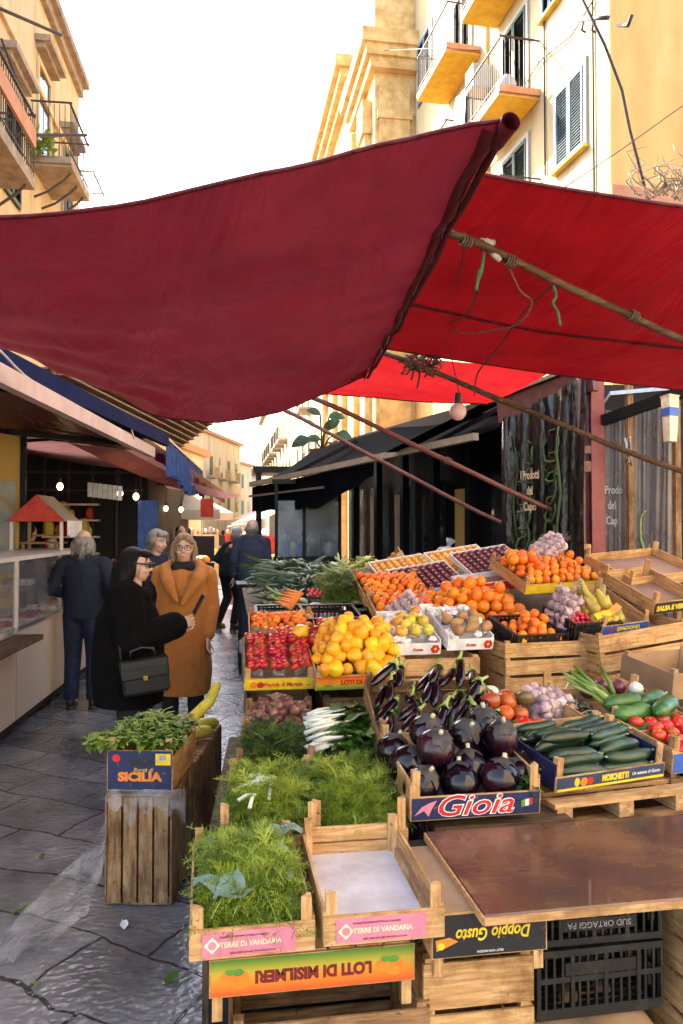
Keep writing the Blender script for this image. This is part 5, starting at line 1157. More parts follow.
# black curtain with green scroll
def curtain(mt,label,px0,d0,px1,d1,ztop0,ztop1,zb,amp,fq,name='plastic_curtain',cat='curtain',seed=0,th=0):
    A=at(px0,528,d0); B=at(px1,528,d1); 
    def f(u,v):
        p=A.lerp(B,u); z=(ztop0+(ztop1-ztop0)*u)*(1-v)+zb*v
        nrm=Vector((B.y-A.y,-(B.x-A.x),0)).normalized()
        w_=amp*(noise.noise(Vector((u*fq+seed+v*.8,v*1.1,seed)))*(1-.55*v)+.7*noise.noise(Vector((u*fq*2.3+v*1.5+seed,v*.9,seed+4)))*(1-v)**.8)
        return Vector((p.x,p.y,z))+nrm*w_
    q=MB(); q.grid(f,60,40); o=q.build(name,mt,None,True); tag(o,label,cat); return o,f
oc,fc=curtain('black_film','black plastic curtain with a green scroll ornament and white words',503,6.75,586,5.9,2.62,2.86,.3,.07,7)
def on(f,u,v,off=.012):
    p=f(u,v); e=.01; du=(f(u+e,v)-p); dv=(f(u,v+e)-p); n=du.cross(dv).normalized()
    if n.y>0: n=-n
    return p+n*off
q=MB()
def scroll(pts,r=.012):
    P=[on(fc,u,v,.018) for u,v in pts]; q.tube(P,[r*(.35+.65*math.sin(PI*(i+.5)/len(P))) for i in range(len(P))],6)
for s,cu in ((1,.30),(-1,.62)):
    for k,(vv,h) in enumerate(((.17,.10),(.24,.09),(.31,.10),(.38,.08),(.45,.09))):
        scroll([(cu-s*.12*math.cos(a)*(1-.08*k)-s*.02,vv+h*.55*math.sin(a)) for a in [i*.52-.3 for i in range(11)]])
    scroll([(cu-s*(.14-.02*math.sin(i)),.12+.045*i) for i in range(10)],.012)
for k in range(4): scroll([(.28+.12*k+.05*math.cos(a),.50+.05*math.sin(a)+.02*(k%2)) for a in [i*.6 for i in range(10)]],.012)
q.build('scroll_ornament','leaf_scroll',oc,True)
for i,(s,z,wdt) in enumerate((('I Prodotti',2.12,.22),('del',1.99,.07),('Capo',1.86,.15))):
    A=at(503,528,6.75); B=at(586,528,5.9); an=math.atan2(B.y-A.y,B.x-A.x); c=A.lerp(B,.44)+Vector((B.y-A.y,-(B.x-A.x),0)).normalized()*.075
    text('lettering',s,.10,'rose_pale',oc,T(c.x,c.y,z)@RZ(an)@RX(PI/2),width=wdt,bold=.002)
# dusty clear sheets on the right
o2,f2=curtain('tarp_clear','dusty clear plastic sheet beside the red post, with faint lettering',604,6.1,627,6.05,2.62,2.62,.3,.03,4,'plastic_sheet','sheet',3)
for i,(s,z) in enumerate((('I Prodo',1.98),('del',1.86),('Cap',1.74))):
    c=at(612,528,6.02); text('lettering',s,.09,'grey_print',o2,T(c.x,c.y,z)@RZ(R(-4))@RX(PI/2),width=(.17,.06,.09)[i],bold=.001)
o3,f3=curtain('tarp_clear','wide dusty clear plastic sheet at the right edge of the stall',634,6.05,673,5.9,2.66,2.62,.3,.05,5,'plastic_sheet','sheet',9)
q=MB()
for (cu,cv,r1) in ((.3,.42,.09),(.25,.60,.10),(.5,.75,.06)):
    q.tube([on(f3,cu+r1*1.3*math.cos(a),cv+r1*.75*math.sin(a),.012) for a in [i*.55 for i in range(10)]],[.004+.006*math.sin(PI*(i+.5)/10) for i in range(10)],6)
q.build('scroll_ornament','calyx_green',o3,True)
def postm(label,px,d,w,z0,z1,mt,py=528,name='post',cat='post'):
    p=at(px,py,d); t=MB(); t.box(-w/2,w/2,-w/2,w/2,z0,z1); tag(t.build(name,mt,None,False,T(p.x,p.y,0)@RZ(R(4))),label,cat)
postm('thin wooden post between the two dusty sheets',630,5.95,.045,0,2.9,wd('old','z'),name='wooden_post')
postm('pale wooden post at the right edge of the picture',677,5.75,.045,0,2.75,wd('old','z'),name='wooden_post')
postm('black iron post beside the pale wooden post',667,5.95,.045,0,2.8,'black_metal',name='iron_post')
a=at(604,420,6.0);b=at(700,385,5.4); q=MB(); q.bar(a,b,.06,.08); tag(q.build('black_beam','black_metal',None),'black beam over the dusty plastic sheets','beam')
a=at(604,402,6.4);b=at(720,392,6.2); q=MB(); q.bar(a,b,.9,.03); tag(q.build('grey_roof_sheet','steel',None),'grey metal roof sheet above the dusty plastic sheets','roof sheet')
q=MB(); q.box(0,3.6,0,.1,0,3.05); tag(q.build('dark_backing','dark_cloth',None,False,T(X0+.03,pb.y+1.25,0)@RZ(R(-4))),'dark backing added behind the dusty plastic sheets as the unlit shop interior','wall')  # added to darken the clear sheets, stands for the unlit interior
c=at(670,412,5.5); q=MB(); q.lathe([(.055,-.21),(.075,.10),(.085,.12)],4,M=RZ(PI/4+.2)@S(1.2,.8,1)); t=q.build('pink_carton','rose_pale',None,False,T(c)); tag(t,'pink paper carton with a blue band hanging by the right edge','carton'); q=MB(); q.lathe([(.0705,-.03),(.0735,.03)],4,M=RZ(PI/4+.2)@S(1.2,.8,1)); q.build('blue_band','blue_print',t)
q=MB(); c=at(626,448,5.9)
for i in range(10): q.tube([c+Vector((U(-.03,.03),-.03+U(-.02,.02),U(-.14,.10))) for _ in range(4)],.007,5,m=i%2)
tag(q.build('rope_knot',['rope_brown','rope_white'],None,True),'bundle of rope and rag tied on the thin wooden post','rope')
# dark wall of the shop behind
def darkwall():
    t=thing('dark_shopfront','dark shop front with posts and glazed doors behind the fruit','shop front',T(0,0,0))
    A=Vector((2.05,13.6,0)); B=Vector((3.5,7.4,0)); d=(B-A).normalized(); n=Vector((-d.y,d.x,0))
    if n.x>0: n=-n
    an=math.atan2(d.y,d.x); L=(B-A).length; M=T(A)@RZ(an)     # local +x towards the camera, -y is the street side
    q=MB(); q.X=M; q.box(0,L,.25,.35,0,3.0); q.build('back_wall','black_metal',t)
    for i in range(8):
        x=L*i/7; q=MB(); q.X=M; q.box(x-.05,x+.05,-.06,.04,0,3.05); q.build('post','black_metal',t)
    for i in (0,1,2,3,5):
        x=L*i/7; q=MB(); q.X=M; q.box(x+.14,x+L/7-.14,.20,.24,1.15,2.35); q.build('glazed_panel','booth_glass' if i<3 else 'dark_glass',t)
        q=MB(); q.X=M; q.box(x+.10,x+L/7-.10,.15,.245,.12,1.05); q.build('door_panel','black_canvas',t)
    for i in (1,2,4):
        x=L*i/7; q=MB(); q.X=M; q.box(x+.2,x+.42,.18,.199,1.25,2.2); q.build('pale_poster','beige_bar' if i!=4 else 'stucco_yellow',t)
    q=MB(); q.X=M; q.box(-.1,L+.1,-.1,.4,3.051,3.2); q.build('fascia','black_metal',t)
    q=MB(); q.X=M
    for k in range(9): q.bar(Vector((L*.42+.09*k,-.08,.75)),Vector((L*.42+.09*k,-.08,1.25)),.012,.012)
    q.bar(Vector((L*.41,-.08,1.26)),Vector((L*.42+.75,-.08,1.26)),.03,.02); q.build('rail','steel',t)
    return M,L
MW,LW=darkwall()
# black awning with its beige bar
a=at(251,484,13.0); b=at(476,436,7.9)
up=Vector((.95,.25,.55))
t=thing('black_awning','long black awning with a beige front bar over the dark shop','awning',None)
q=MB()
def aw(u,v):
    p=a.lerp(b,u); e=p+up*(1.15+.15*u)*v; e.z-=.16*math.sin(PI*v)*(.5+.5*math.sin(PI*u)); return e
q.grid(aw,30,10); q.build('canvas','black_canvas',t,True)
q=MB(); q.bar(a,b,.07,.075); q.build('front_bar','beige_bar',t)
q=MB(); q.grid(lambda u,v: a.lerp(b,u*.66)+Vector((.02+.02*math.sin(u*31)*v,.01,-.045-(.42+.10*u-.34*max(0,u-.62)/.38)*v+.012*math.sin(u*40)*v)),60,6); q.build('valance','black_canvas',t,True)
q=MB(); q.bar(a+Vector((-.03,.0,-.20)),a.lerp(b,.45)+Vector((-.03,0,-.26)),.02,.03); q.build('lower_bar','steel',t)
q=MB(); q.bar(a.lerp(b,.15)+Vector((.03,.02,-.05)),a.lerp(b,.3)+up*1.0,.04,.05); q.bar(a.lerp(b,.8)+Vector((.03,.02,-.05)),a.lerp(b,.9)+up*1.0,.04,.05); q.build('folding_arm','black_metal',t)
# upper black sheet
q=MB(); A=at(385,452,9.0);B=at(484,402,7.6); q.grid(lambda u,v: A.lerp(B,u)+Vector((.7*v,.3*v,.35*v-.1*math.sin(PI*v))),20,8); tag(q.build('black_sheet','black_canvas',None,True),'black sheet sloping above the long awning','sheet')
# glazed booth at the street side
c=at(308,528,11.6)
t=thing('glazed_booth','black booth with glass windows full of wares beyond the leeks','booth',T(c.x,c.y,0)@RZ(R(-6)))
q=MB(); q.box(-.52,.52,0,1.6,0,1.25); q.build('counter_body','black_metal',t)
for x in (-.5,-.08,.46): q=MB(); q.box(x,x+.045,-.02,.03,1.252,2.35); q.build('frame_post','black_metal',t)
for (x0,x1) in ((-.45,-.085),(-.03,.455)): q=MB(); q.box(x0,x1,.0,.012,1.26,2.1); q.build('glass_pane','booth_glass',t)
q=MB(); q.box(-.52,.52,1.5,1.6,1.252,2.35); q.build('back_panel','far_stucco',t); q=MB(); q.box(-.54,.54,-.03,1.62,2.352,2.42); q.build('roof_panel','black_metal',t)
for i in range(12):
    x=U(-.42,.4); tag(MB().ell((x,U(.2,.9),1.25+U(.10,.14)),(U(.05,.11),.07,U(.10,.30)),jit=.3,seed=i,nu=10,nv=8).build('goods','%s'%random.choice(['leaf_green','gourd_skin','onion_white','blue_print','calyx_green']),None,True,T(c.x,c.y,0)@RZ(R(-6))),'bagged goods shown behind the booth glass','goods','goods behind the booth glass')
for k,(px,py,d,lb) in enumerate(((262,600,9.2,'black folding table with dark bags beyond the leeks'),)):
    p=at(px+12,py,d); t=thing('black_table',lb,'table',T(p.x,p.y,0)); q=MB(); q.box(-.45,.5,-.3,.3,1.0,1.04); q.build('table_top','black_metal',t)
    for sx in (-.42,.44):
        for sy in (-.26,.24): q=MB(); q.box(sx,sx+.03,sy,sy+.03,0,.999); q.build('leg','black_metal',t)
    tag(MB().ell((.25,0,.13),(.28,.22,.14),jit=.4,nu=18,nv=12).build('black_bag','black_film',None,True,T(p.x,p.y,1.04)),'black bin bag lying on the black folding table','bag')
# ================================================================== LEFT SIDE OF THE STREET
cb=T(-1.60,6.5,0)@RZ(R(-3.2))     # local y along the street, +x towards the street
t=thing('display_counter','beige glass fronted display counter on the left side of the street','counter',cb)
def lbox(nm,mt,*b,parent=t): q=MB(); q.box(*b); return q.build(nm,mt,parent)
lbox('front_panel','panel_beige',-.02,0,.006,2.75,.15,.86); lbox('front_panel','panel_beige',-.02,0,-1.6,-.006,.15,.80)
lbox('panel_seam','steel',-.012,.004,-.005,.005,.15,.86); lbox('base_plinth','dark_cloth',-.80,-.05,-1.6,2.7,.06,.149); lbox('cabinet_body','panel_beige',-.82,-.021,-1.6,2.7,.15,.80)
lbox('display_bed','white_metal',-.80,-.003,-1.6,2.7,.801,.815); lbox('trim_strip','steel',-.012,.012,.006,2.75,.861,.885)
lbox('glass_pane','cabinet_glass',-.01,-.004,.03,2.72,.887,1.42); lbox('glass_pane','cabinet_glass',-.01,-.004,-1.58,-.03,.887,1.42); lbox('glass_shelf','cabinet_glass',-.55,-.06,-1.58,1.58,1.14,1.15)
lbox('top_frame','white_metal',-.75,.012,-1.6,2.75,1.421,1.455)
for y in (-1.6,-.015,1.3,2.7): lbox('frame_post','white_metal',-.02,.01,y,y+.03,.886,1.42)
for y in (-1.5,-.25,1.45): q=MB(); q.tube([(-.1,y,.0),(-.1,y,.06)],.03,10); q.build('foot','black_plastic',t)
q=MB(); q.box(.002,.22,-1.3,-.04,.80,.84); q.build('outer_shelf',wd('dark','y'),t)
for i in range(12):
    y=-1.35+.33*i
    tr=MB(); tr.box(-.42,-.10,y-.13,y+.13,.816,.83); tr.box(-.42,-.10,y-.13,y-.12,.83,.87); tr.box(-.42,-.10,y+.12,y+.13,.83,.87); tr.box(-.42,-.41,y-.12,y+.12,.83,.87); tr.box(-.11,-.10,y-.12,y+.12,.83,.87)
    tag(tr.build('metal_tray','white_metal',None,False,cb),'white tray of cuts in the glass display counter','tray','trays in the display counter')
    q=MB()
    for k in range(8): q.ell((U(-.38,-.14),y+U(-.09,.09),.855+U(0,.02)),(U(.04,.07),U(.03,.05),.03),jit=.4,seed=k+i,nu=9,nv=6)
    tag(q.build('cut_meat','meat_red' if i%3 else 'onion_white',None,True,cb),'pile of red and pale cuts on a tray in the display counter','cuts','cuts in the display counter')
for i in range(4): q=MB(); q.lathe([(.11,0),(.13,.01),(.15,.05),(.155,.052)],20,M=T(-.3,-1.2+.75*i,1.151)); tag(q.build('shallow_bowl','white_metal',None,True,cb),'pale bowl on the glass shelf of the display counter','bowl','bowls on the glass shelf')
# small red roofed stand
M=cb@T(-.42,2.0,1.455)
t=thing('roofed_stand','small red gabled display stand on top of the counter','stand',M)
for sx in (-.27,.24):
    for sy in (0,.62): q=MB(); q.box(sx,sx+.03,sy,sy+.03,0,.30); q.build('post','white_metal',t)
q=MB(); q.add([(-.30,-.02,.30),(.30,-.02,.30),(0,-.02,.58),(-.30,-.005,.30),(.30,-.005,.30),(0,-.005,.58)],[(0,1,2),(5,4,3),(0,3,4,1),(1,4,5,2),(2,5,3,0)]); q.build('red_gable','far_red',t)
q=MB(); q.add([(-.31,-.004,.295),(-.31,.66,.295),(0,.66,.585),(0,-.004,.585),(.31,-.004,.295),(.31,.66,.295)],[(0,1,2,3),(3,2,5,4)]); q.build('clear_roof','cream_canvas',t)
q=MB()
for i in range(6): q.box(.312,.325,.02+.105*i,.11+.105*i,.12+U(0,.03),.31)
q.build('white_bags','white_print',t)
q=MB(); q.box(-.2,.2,.1,.5,.06,.08); q.box(-.18,-.15,.1,.13,0,.06); q.box(.15,.18,.1,.13,0,.06); q.box(-.1,.12,.2,.4,.14,.16); q.build('inner_shelf',wd('old','x'),t)
tag(MB().ell((0,0,.06),(.08,.08,.06),nu=14,nv=8).build('red_bowl','far_red',None,True,cb@T(-.72,.35,1.455-.6+.6)),'red bowl at the end of the counter top','bowl')

# left building
def balcony(parent,x,out,y0,y1,z,slabm,railm,rh=1.0,und=None,bars=.11,brk=True,sgn=1):
    """slab with railing; sgn=+1 projects to +x"""
    xa,xb=(x,x+out) if sgn>0 else (x-out,x); xo=xb if sgn>0 else xa
    q=MB(); q.box(xa,xb,y0,y1,z-.14,z); q.box(xa,xb,y0+.05,y1-.05,z-.20,z-.141); s=q.build('balcony_slab',slabm,parent)
    if und: q=MB(); q.box(xa+.02,xb-.02,y0+.02,y1-.02,z-.212,z-.2005); q.build('soffit',und,s)
    q=MB(); n=int((y1-y0)/bars)
    for i in range(n+1): yy=y0+.03+(y1-y0-.06)*i/n; q.box(xo-sgn*.03-.006,xo-sgn*.03+.006,yy-.006,yy+.006,z,z+rh)
    m=int(out/bars)
    for yy in (y0+.03,y1-.03):
        for i in range(m+1): xx=xa+.03+(out-.06)*i/m; q.box(xx-.006,xx+.006,yy-.006,yy+.006,z,z+rh)
    xr=xo-sgn*.03; q.box(xr-.02,xr+.02,y0,y1,z+rh,z+rh+.03); q.box(xa,xb,y0+.01,y0+.05,z+rh+.0305,z+rh+.055); q.box(xa,xb,y1-.05,y1-.01,z+rh+.0305,z+rh+.055)
    q.box(xr-.01,xr+.01,y0,y1,z+.12,z+.14); q.build('railing',railm,s)
    if brk:
        for yy in (y0+.3,(y0+y1)/2,y1-.3):
            q=MB(); q.tube([(x,yy,z-.75),(x+sgn*out*.35,yy,z-.62),(x+sgn*out*.75,yy,z-.36),(x+sgn*out*.9,yy,z-.22)],.025,6); q.build('bracket','railing_iron',s)
    return s
def window(parent,x,y0,y1,z0,z1,sgn,frame,shut=None,open_=0,sill=None,hood=None,louv=True):
    """window in a wall facing sgn*x"""
    f=lambda a,b:(min(x+sgn*a,x+sgn*b),max(x+sgn*a,x+sgn*b))
    q=MB()
    for (a,b,c,d) in ((y0-.10,y0,z0,z1),(y1,y1+.10,z0,z1),(y0-.10,y1+.10,z1,z1+.12)): q.box(*f(.002,.05),a,b,c,d)
    w=q.build('window_frame',frame,parent)
    q=MB(); q.box(*f(.003,.012),y0,y1,z0,z1); q.build('pane','dark_glass',w)
    if sill: q=MB(); q.box(*f(.002,.12),y0-.12,y1+.12,z0-.06,z0-.003); q.build('sill',sill,w)
    if hood: q=MB(); q.box(*f(.002,.32),y0-.25,y1+.25,z1+.35,z1+.48); q.box(*f(.002,.2),y0-.18,y1+.18,z1+.24,z1+.349); q.build('hood',hood,w)
    if shut:
        m=(y0+y1)/2
        for (a,b) in ((y0,m-.01),(m+.01,y1)):
            q=MB(); q.box(*f(.03,.07),a,a+.05,z0,z1); q.box(*f(.03,.07),b-.05,b,z0,z1); q.box(*f(.03,.07),a+.05,b-.05,z0,z0+.08); q.box(*f(.03,.07),a+.05,b-.05,z1-.08,z1)
            n=int((z1-z0-.16)/.06)
            for i in range(n): zz=z0+.08+.06*i; q.add([(x+sgn*.035,a+.05,zz+.05),(x+sgn*.035,b-.05,zz+.05),(x+sgn*.066,b-.05,zz+.008),(x+sgn*.066,a+.05,zz+.008)],[(0,1,2,3)])
            q.build('shutter',shut,w)
    return w
t=thing('left_building','old cream building with iron balconies on the left','building',T(-3.7,20.9,0)@RZ(R(-2.3)))
q=MB(); q.box(-5,0,-19,0,0,13.3); q.build('wall','stucco_cream',t)
q=MB(); q.box(-5,.25,-19,.1,13.301,13.5); q.box(-5,.12,-19,.05,13.05,13.3); q.build('cornice','balcony_stone',t)
q=MB(); q.box(.001,.08,-19,0,10.95,11.07); q.build('string_course','stucco_cream',t)
balcony(t,0,.85,-12.4,-7.1,7.67,'balcony_stone','railing_iron',1.07)
balcony(t,0,.82,-4.4,-2.6,9.38,'balcony_stone','railing_iron',1.1)
balcony(t,0,.8,-1.9,-.6,8.6,'balcony_stone','rail_white',1.6,brk=False)
for (a,b,z0,z1) in ((-9.6,-8.4,7.75,10.2),(-3.9,-3.0,9.45,11.6),(-6.2,-5.2,7.9,10.0),(-1.7,-.9,8.7,10.9),(-9.4,-8.5,11.3,12.7)): window(t,0,a,b,z0,z1,1,'stucco_cream','shutter_green' if z1<11 else None,hood='balcony_stone')
for a_,b_ in (((.01,-7.5,8.2),(1.5,-6.2,8.95)),((.01,-8.4,10.0),(1.2,-6.9,10.35))): q=MB(); q.tube([a_,b_],.03,8); q.build('flag_pole','railing_iron',t,True)
q=MB(); q.tube([(.1,-6.6,10.4),(.4,-6.2,9.5),(.45,-6.3,9.1),(.1,-6.7,8.9)],.022,6); q.build('cable','wire_dark',t,True)
q=MB(); q.box(.85,.90,-11,-7.3,8.12,8.42); q.build('red_band','brick_band',t)
q=MB()
for i in range(60): q.leaf((.3+U(-.2,.2),-4.6+U(-.2,.2),9.4+U(-.1,.25)),(U(-1,1),U(-1,1),U(0,1)),(0,0,1),.22,.09)
q.build('balcony_plant','leaf_bright',t,True)
# shop fronts in its ground floor
for i,(a,b,mt) in enumerate(((5.2,7.6,'stucco_yellow'),(7.9,10.6,'dark_cloth'),(10.9,14.2,'dark_cloth'),(14.5,18.5,'dark_cloth'))):
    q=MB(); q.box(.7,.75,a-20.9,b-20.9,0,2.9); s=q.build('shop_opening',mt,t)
    q=MB()
    for k in range(5):
        yy=a+(b-a)*k/5; q.box(.751,.81,yy-20.9,yy-20.83,0,2.9)
    for zz in (.9,1.4,1.9,2.4): q.box(.751,.79,a-20.9,b-20.9,zz,zz+.04)
    q.build('shop_shelving',wd('old','z'),s)
for i in range(46):
    y=U(6,16); z=random.choice((.95,1.45,1.95))
    tag(MB().lathe([(.05,0),(.06,.1),(.05,.2),(.02,.25)],9).build('jar',random.choice(['gourd_skin','far_red','onion_white','loquat_skin','blue_print']),None,True,T(-3.7,20.9,0)@RZ(R(-2.3))@T(.86,y-20.9,z+.04)),'jar or packet on the dark shelves of the left shop','jar','goods on the left shelves')
# awnings on the left
def awning(label,A,B,back,zb,cm,barm,val=0,valm=None,th=.09,arms=True):
    A=Vector(A);B=Vector(B); t=thing('shop_awning',label,'awning',None)
    def f(u,v):
        p=A.lerp(B,u); e=Vector((back,p.y+.1,zb)); r=p.lerp(e,v); r.z-=.10*math.sin(PI*v); return r
    q=MB(); q.grid(f,24,10); q.build('canvas',cm,t,True)
    q=MB(); q.bar(A,B,.07,th); q.build('front_bar',barm,t)
    if val:
        q=MB(); q.grid(lambda u,v: A.lerp(B,u)+Vector((.04+.012*math.sin(u*70),0,-.03-val*v)),70,3); q.build('valance',valm,t,True)
    if arms:
        for u in (.25,.85):
            p=A.lerp(B,u); e=p+Vector((-1.1,-.5,.05)); k=Vector((back,p.y+.2,zb-.25)); q=MB(); q.bar(p,e,.045,.05); q.bar(e,k,.045,.05); q.build('folding_arm','black_metal',t)
    return t
awning('left awning with a pinkish white front bar and maroon canvas',at(-60,344,3.6),at(152,452,8.6),-3.65,3.15,'maroon_canvas','pink_bar',th=.11)
awning('dark blue vinyl awning above the pinkish bar on the left',at(-60,330,3.9),at(166,440,9.0),-3.65,3.35,'blue_vinyl','blue_vinyl',th=.13,arms=False)
A=at(166,437,9.0);B=at(203,471,12.2)
q=MB(); q.grid(lambda u,v: A.lerp(B,u)+Vector((.03*math.sin(u*60)*(.3+v),0,-.46*v*(1-.12*math.sin(u*9)))),80,8); tag(q.build('blue_cloth','blue_cloth',None,True),'bright blue pleated cloth hanging at the end of the dark blue awning','cloth')
q=MB(); q.bar(A,B,.03,.03); tag(q.build('cloth_rail','steel',None),'thin rail carrying the bright blue cloth','rail')
awning('long maroon awning with a pink underside farther down on the left',at(118,424,8.2),at(222,494,13.0),-3.4,2.9,'pink_canvas','maroon_metal',val=.12,valm='maroon_canvas',th=.10)
q=MB(); a=at(60,438,8.3);b=at(210,494,12.6); q.grid(lambda u,v: a.lerp(b,u)+Vector((.5*v,.2*v,-.06*math.sin(PI*v)-.10*math.sin(PI*u))),30,8); tag(q.build('pink_canvas','pink_canvas',None,True),'faded pink canvas strip sagging under the maroon awning','canvas')
# white cords on the blue awning
for i,(pts,lb) in enumerate((([(0,350,4.2),(36,383,5.0),(85,402,6.2),(125,412,7.5)],'white cord running along the dark blue awning'),([(122,410,7.4),(120,430,7.4),(124,446,7.5)],'white cord hanging in front of the pinkish bar, left one'),([(124,412,7.4),(130,424,7.4),(134,438,7.5)],'white cord hanging in front of the pinkish bar, right one'))): rope(lb,pts,.007,'rope_white','white_rope','rope')
# slatted wooden roof
P=[at(30,340,6.3),at(150,392,7.6),at(222,428,12.0),at(172,446,11.0)]
t=thing('slatted_canopy','slatted wooden canopy of pale boards above the blue awning','canopy',None)
q=MB(); P0_=[at(20,352,6.6),at(112,398,7.6),at(218,424,12.5),at(180,448,12.0)]
A0,A1,B0,B1=at(50,388,8.3),at(60,330,8.0),at(176,446,12.2),at(214,418,12.4)
for i in range(9):
    f=i/8; q.bar(A0.lerp(A1,f),B0.lerp(B1,f),.30,.02)
q.build('roof_boards','reed',t)
q=MB()
for i in range(8):
    f=i/7; q.bar(A0.lerp(B0,f)+Vector((0,0,-.04)),A1.lerp(B1,f)+Vector((0,0,-.04)),.045,.04)
q.build('rafters',wd('old','x'),t)
# lit bulbs and hanging clips
for i,(px,py,d,lb) in enumerate(((60,486,9.0,'lit yellow bulb on the shop wall behind the red roofed stand'),(120,493,9.3,'lit bulb over the left shop, left of the pair'),(136,496,9.5,'lit bulb over the left shop, right of the pair'),(166,508,12.5,'lit bulb under the white umbrella, left one'),(181,509,12.6,'lit bulb under the white umbrella, right one'),(199,496,12.9,'lit bulb at the end of the maroon awning'))):
    c=at(px,py,d); t=thing('lit_bulb',lb,'light bulb',T(c)); q=MB(); q.ell((0,0,0),(.035,.035,.045),nu=12,nv=8); q.build('globe','lit_bulb',t,True); q=MB(); q.tube([(0,0,.04),(0,0,.09)],.018,8); q.tube([(0,0,.09),(0,0,.30)],.004,5); q.build('socket','wire_dark',t)
for i in range(7):
    c=at(90+5*i,482+.6*i,8.6); q=MB(); q.box(-.025,.025,-.003,.003,-.16,0); tag(q.build('white_bag','grey_print',None,False,T(c)@RZ(U(-.5,.5))),'flat white bag hanging in a row under the pink canvas','bag','white bags hanging in a row')
q=MB(); q.grid(lambda u,v: at(138,500,9.6).lerp(at(160,500,9.9),u)+Vector((.04*math.sin(u*12),0,-.6*v)),14,8); tag(q.build('denim_cloth','blue_cloth',None,True),'blue cloth hanging in the left shop doorway','cloth')

# ================================================================== RIGHT SIDE BUILDINGS
t=thing('white_building','tall white and cream apartment building with yellow soffit balconies','building',T(6.8,12.6,0)@RZ(R(3.2)))
q=MB(); q.box(0,10,0,11.2,5.6,19); q.build('wall','stucco_white',t)
q=MB(); q.box(.004,10,0,11.2,0,5.599); q.build('lower_wall','stucco_orange',t)
q=MB(); q.box(.006,10,-.04,-.003,0,19); q.build('side_wall','stucco_orange',t)
q=MB(); q.box(.008,10,-.07,-.043,7.3,7.75); q.build('brick_band','brick_band',t)
window(t,0,.8,1.85,8.85,10.4,-1,'rail_white','shutter_teal',sill='balcony_yellow')
window(t,0,1.75,2.4,12.3,14.0,-1,'rail_white','shutter_teal',sill='balcony_yellow'); window(t,0,.8,1.85,5.7,7.0,-1,'rail_white','shutter_teal',sill='balcony_yellow')
for (y0,y1,z) in ((2.6,5.0,10.95),(5.8,8.2,13.85),(2.5,4.8,13.85),(5.9,8.2,10.9),(2.6,5.0,8.0)):
    s=balcony(t,0,.92,y0,y1,z,'terracotta_trim','railing_iron',1.0,und='balcony_yellow',brk=False,sgn=-1)
    window(t,0,(y0+y1)/2-.6,(y0+y1)/2+.6,z+.02,z+2.2,-1,'rail_white','shutter_green')
window(t,0,9.6,10.8,15.0,16.9,-1,'rail_white','shutter_teal'); window(t,0,9.6,10.8,11.2,13.0,-1,'rail_white','shutter_teal')
q=MB(); q.box(-.5,-.005,5.1,5.6,12.4,12.95); q.build('air_conditioner','rail_white',t)
q=MB(); q.box(-.07,-.02,5.3,5.36,4,19); q.build('drain_pipe','stucco_yellow',t)
for i,(y,z,c) in enumerate(((17.0,10.9,'white_print'),(17.4,11.0,'cabbage_leaf'))):
    q=MB(); q.grid(lambda u,v: Vector((5.58+.02*math.sin(v*6+u*9),y+.35*u,z+1.0-1.3*v)),8,10); tag(q.build('towel',c,None,True),('white towel hanging from the lower balcony rail','pale blue towel hanging from the lower balcony rail')[i],'towel')
q=MB(); q.ell((6.1,15.75,11.2),(.22,.3,.28),jit=.25,nu=14,nv=10); tag(q.build('wrapped_bundle','rail_white',None,True),'pale wrapped bundle on the balcony of the white building','bundle')
t=thing('church_front','yellow stone church front with heavy cornices and pilasters','church',S(.9))
q=MB(); q.box(5.4,16,26.52,41,0,21.4); q.build('wall','church_stone',t)
q=MB()
for (x0,x1) in ((5.55,6.65),): q.box(x0,x1,26.40,26.515,0,17.6); q.box(x0-.08,x1+.08,26.34,26.515,16.4,16.7)
q.build('pilaster','church_stone',t)
q=MB()
for y in (27.2,29.6,32.6,35.2,38.6): q.box(5.15,5.395,y,y+.9,0,17.4); q.box(5.05,5.395,y-.1,y+1.0,16.2,17.4)
q.build('pilaster','church_stone',t)
for (y0,y1,z0,o_) in ((26.0,30.9,18.8,.55),(31.0,41.4,20.9,.75)):
    q=MB(); q.box(5.4-o_*.4,16 if y0<30 else 5.399,y0+.2,y1-.1,z0-.7,z0-.3); q.box(5.4-o_*.7,16 if y0<30 else 5.399,y0+.1,y1,z0-.299,z0+.1); q.box(5.4-o_,16 if y0<30 else 5.399,y0,y1+.1,z0+.101,z0+.6); q.build('cornice','church_stone',t)
q=MB(); q.box(5.55,6.6,26.6,28.2,19.5,26); q.box(5.45,6.7,26.5,28.4,22.2,22.6); q.build('attic_block','church_stone',t)
for y in (30.9,36.8):
    q=MB(); pts=[(5.38,y,12),(5.38,y+1.2,12)]+[(5.38,y+.6+.6*math.cos(a),15+.6*math.sin(a)) for a in [i*PI/8 for i in range(9)]]; q.add(pts,[tuple(range(len(pts)))]); q.build('arched_window','dark_glass',t)
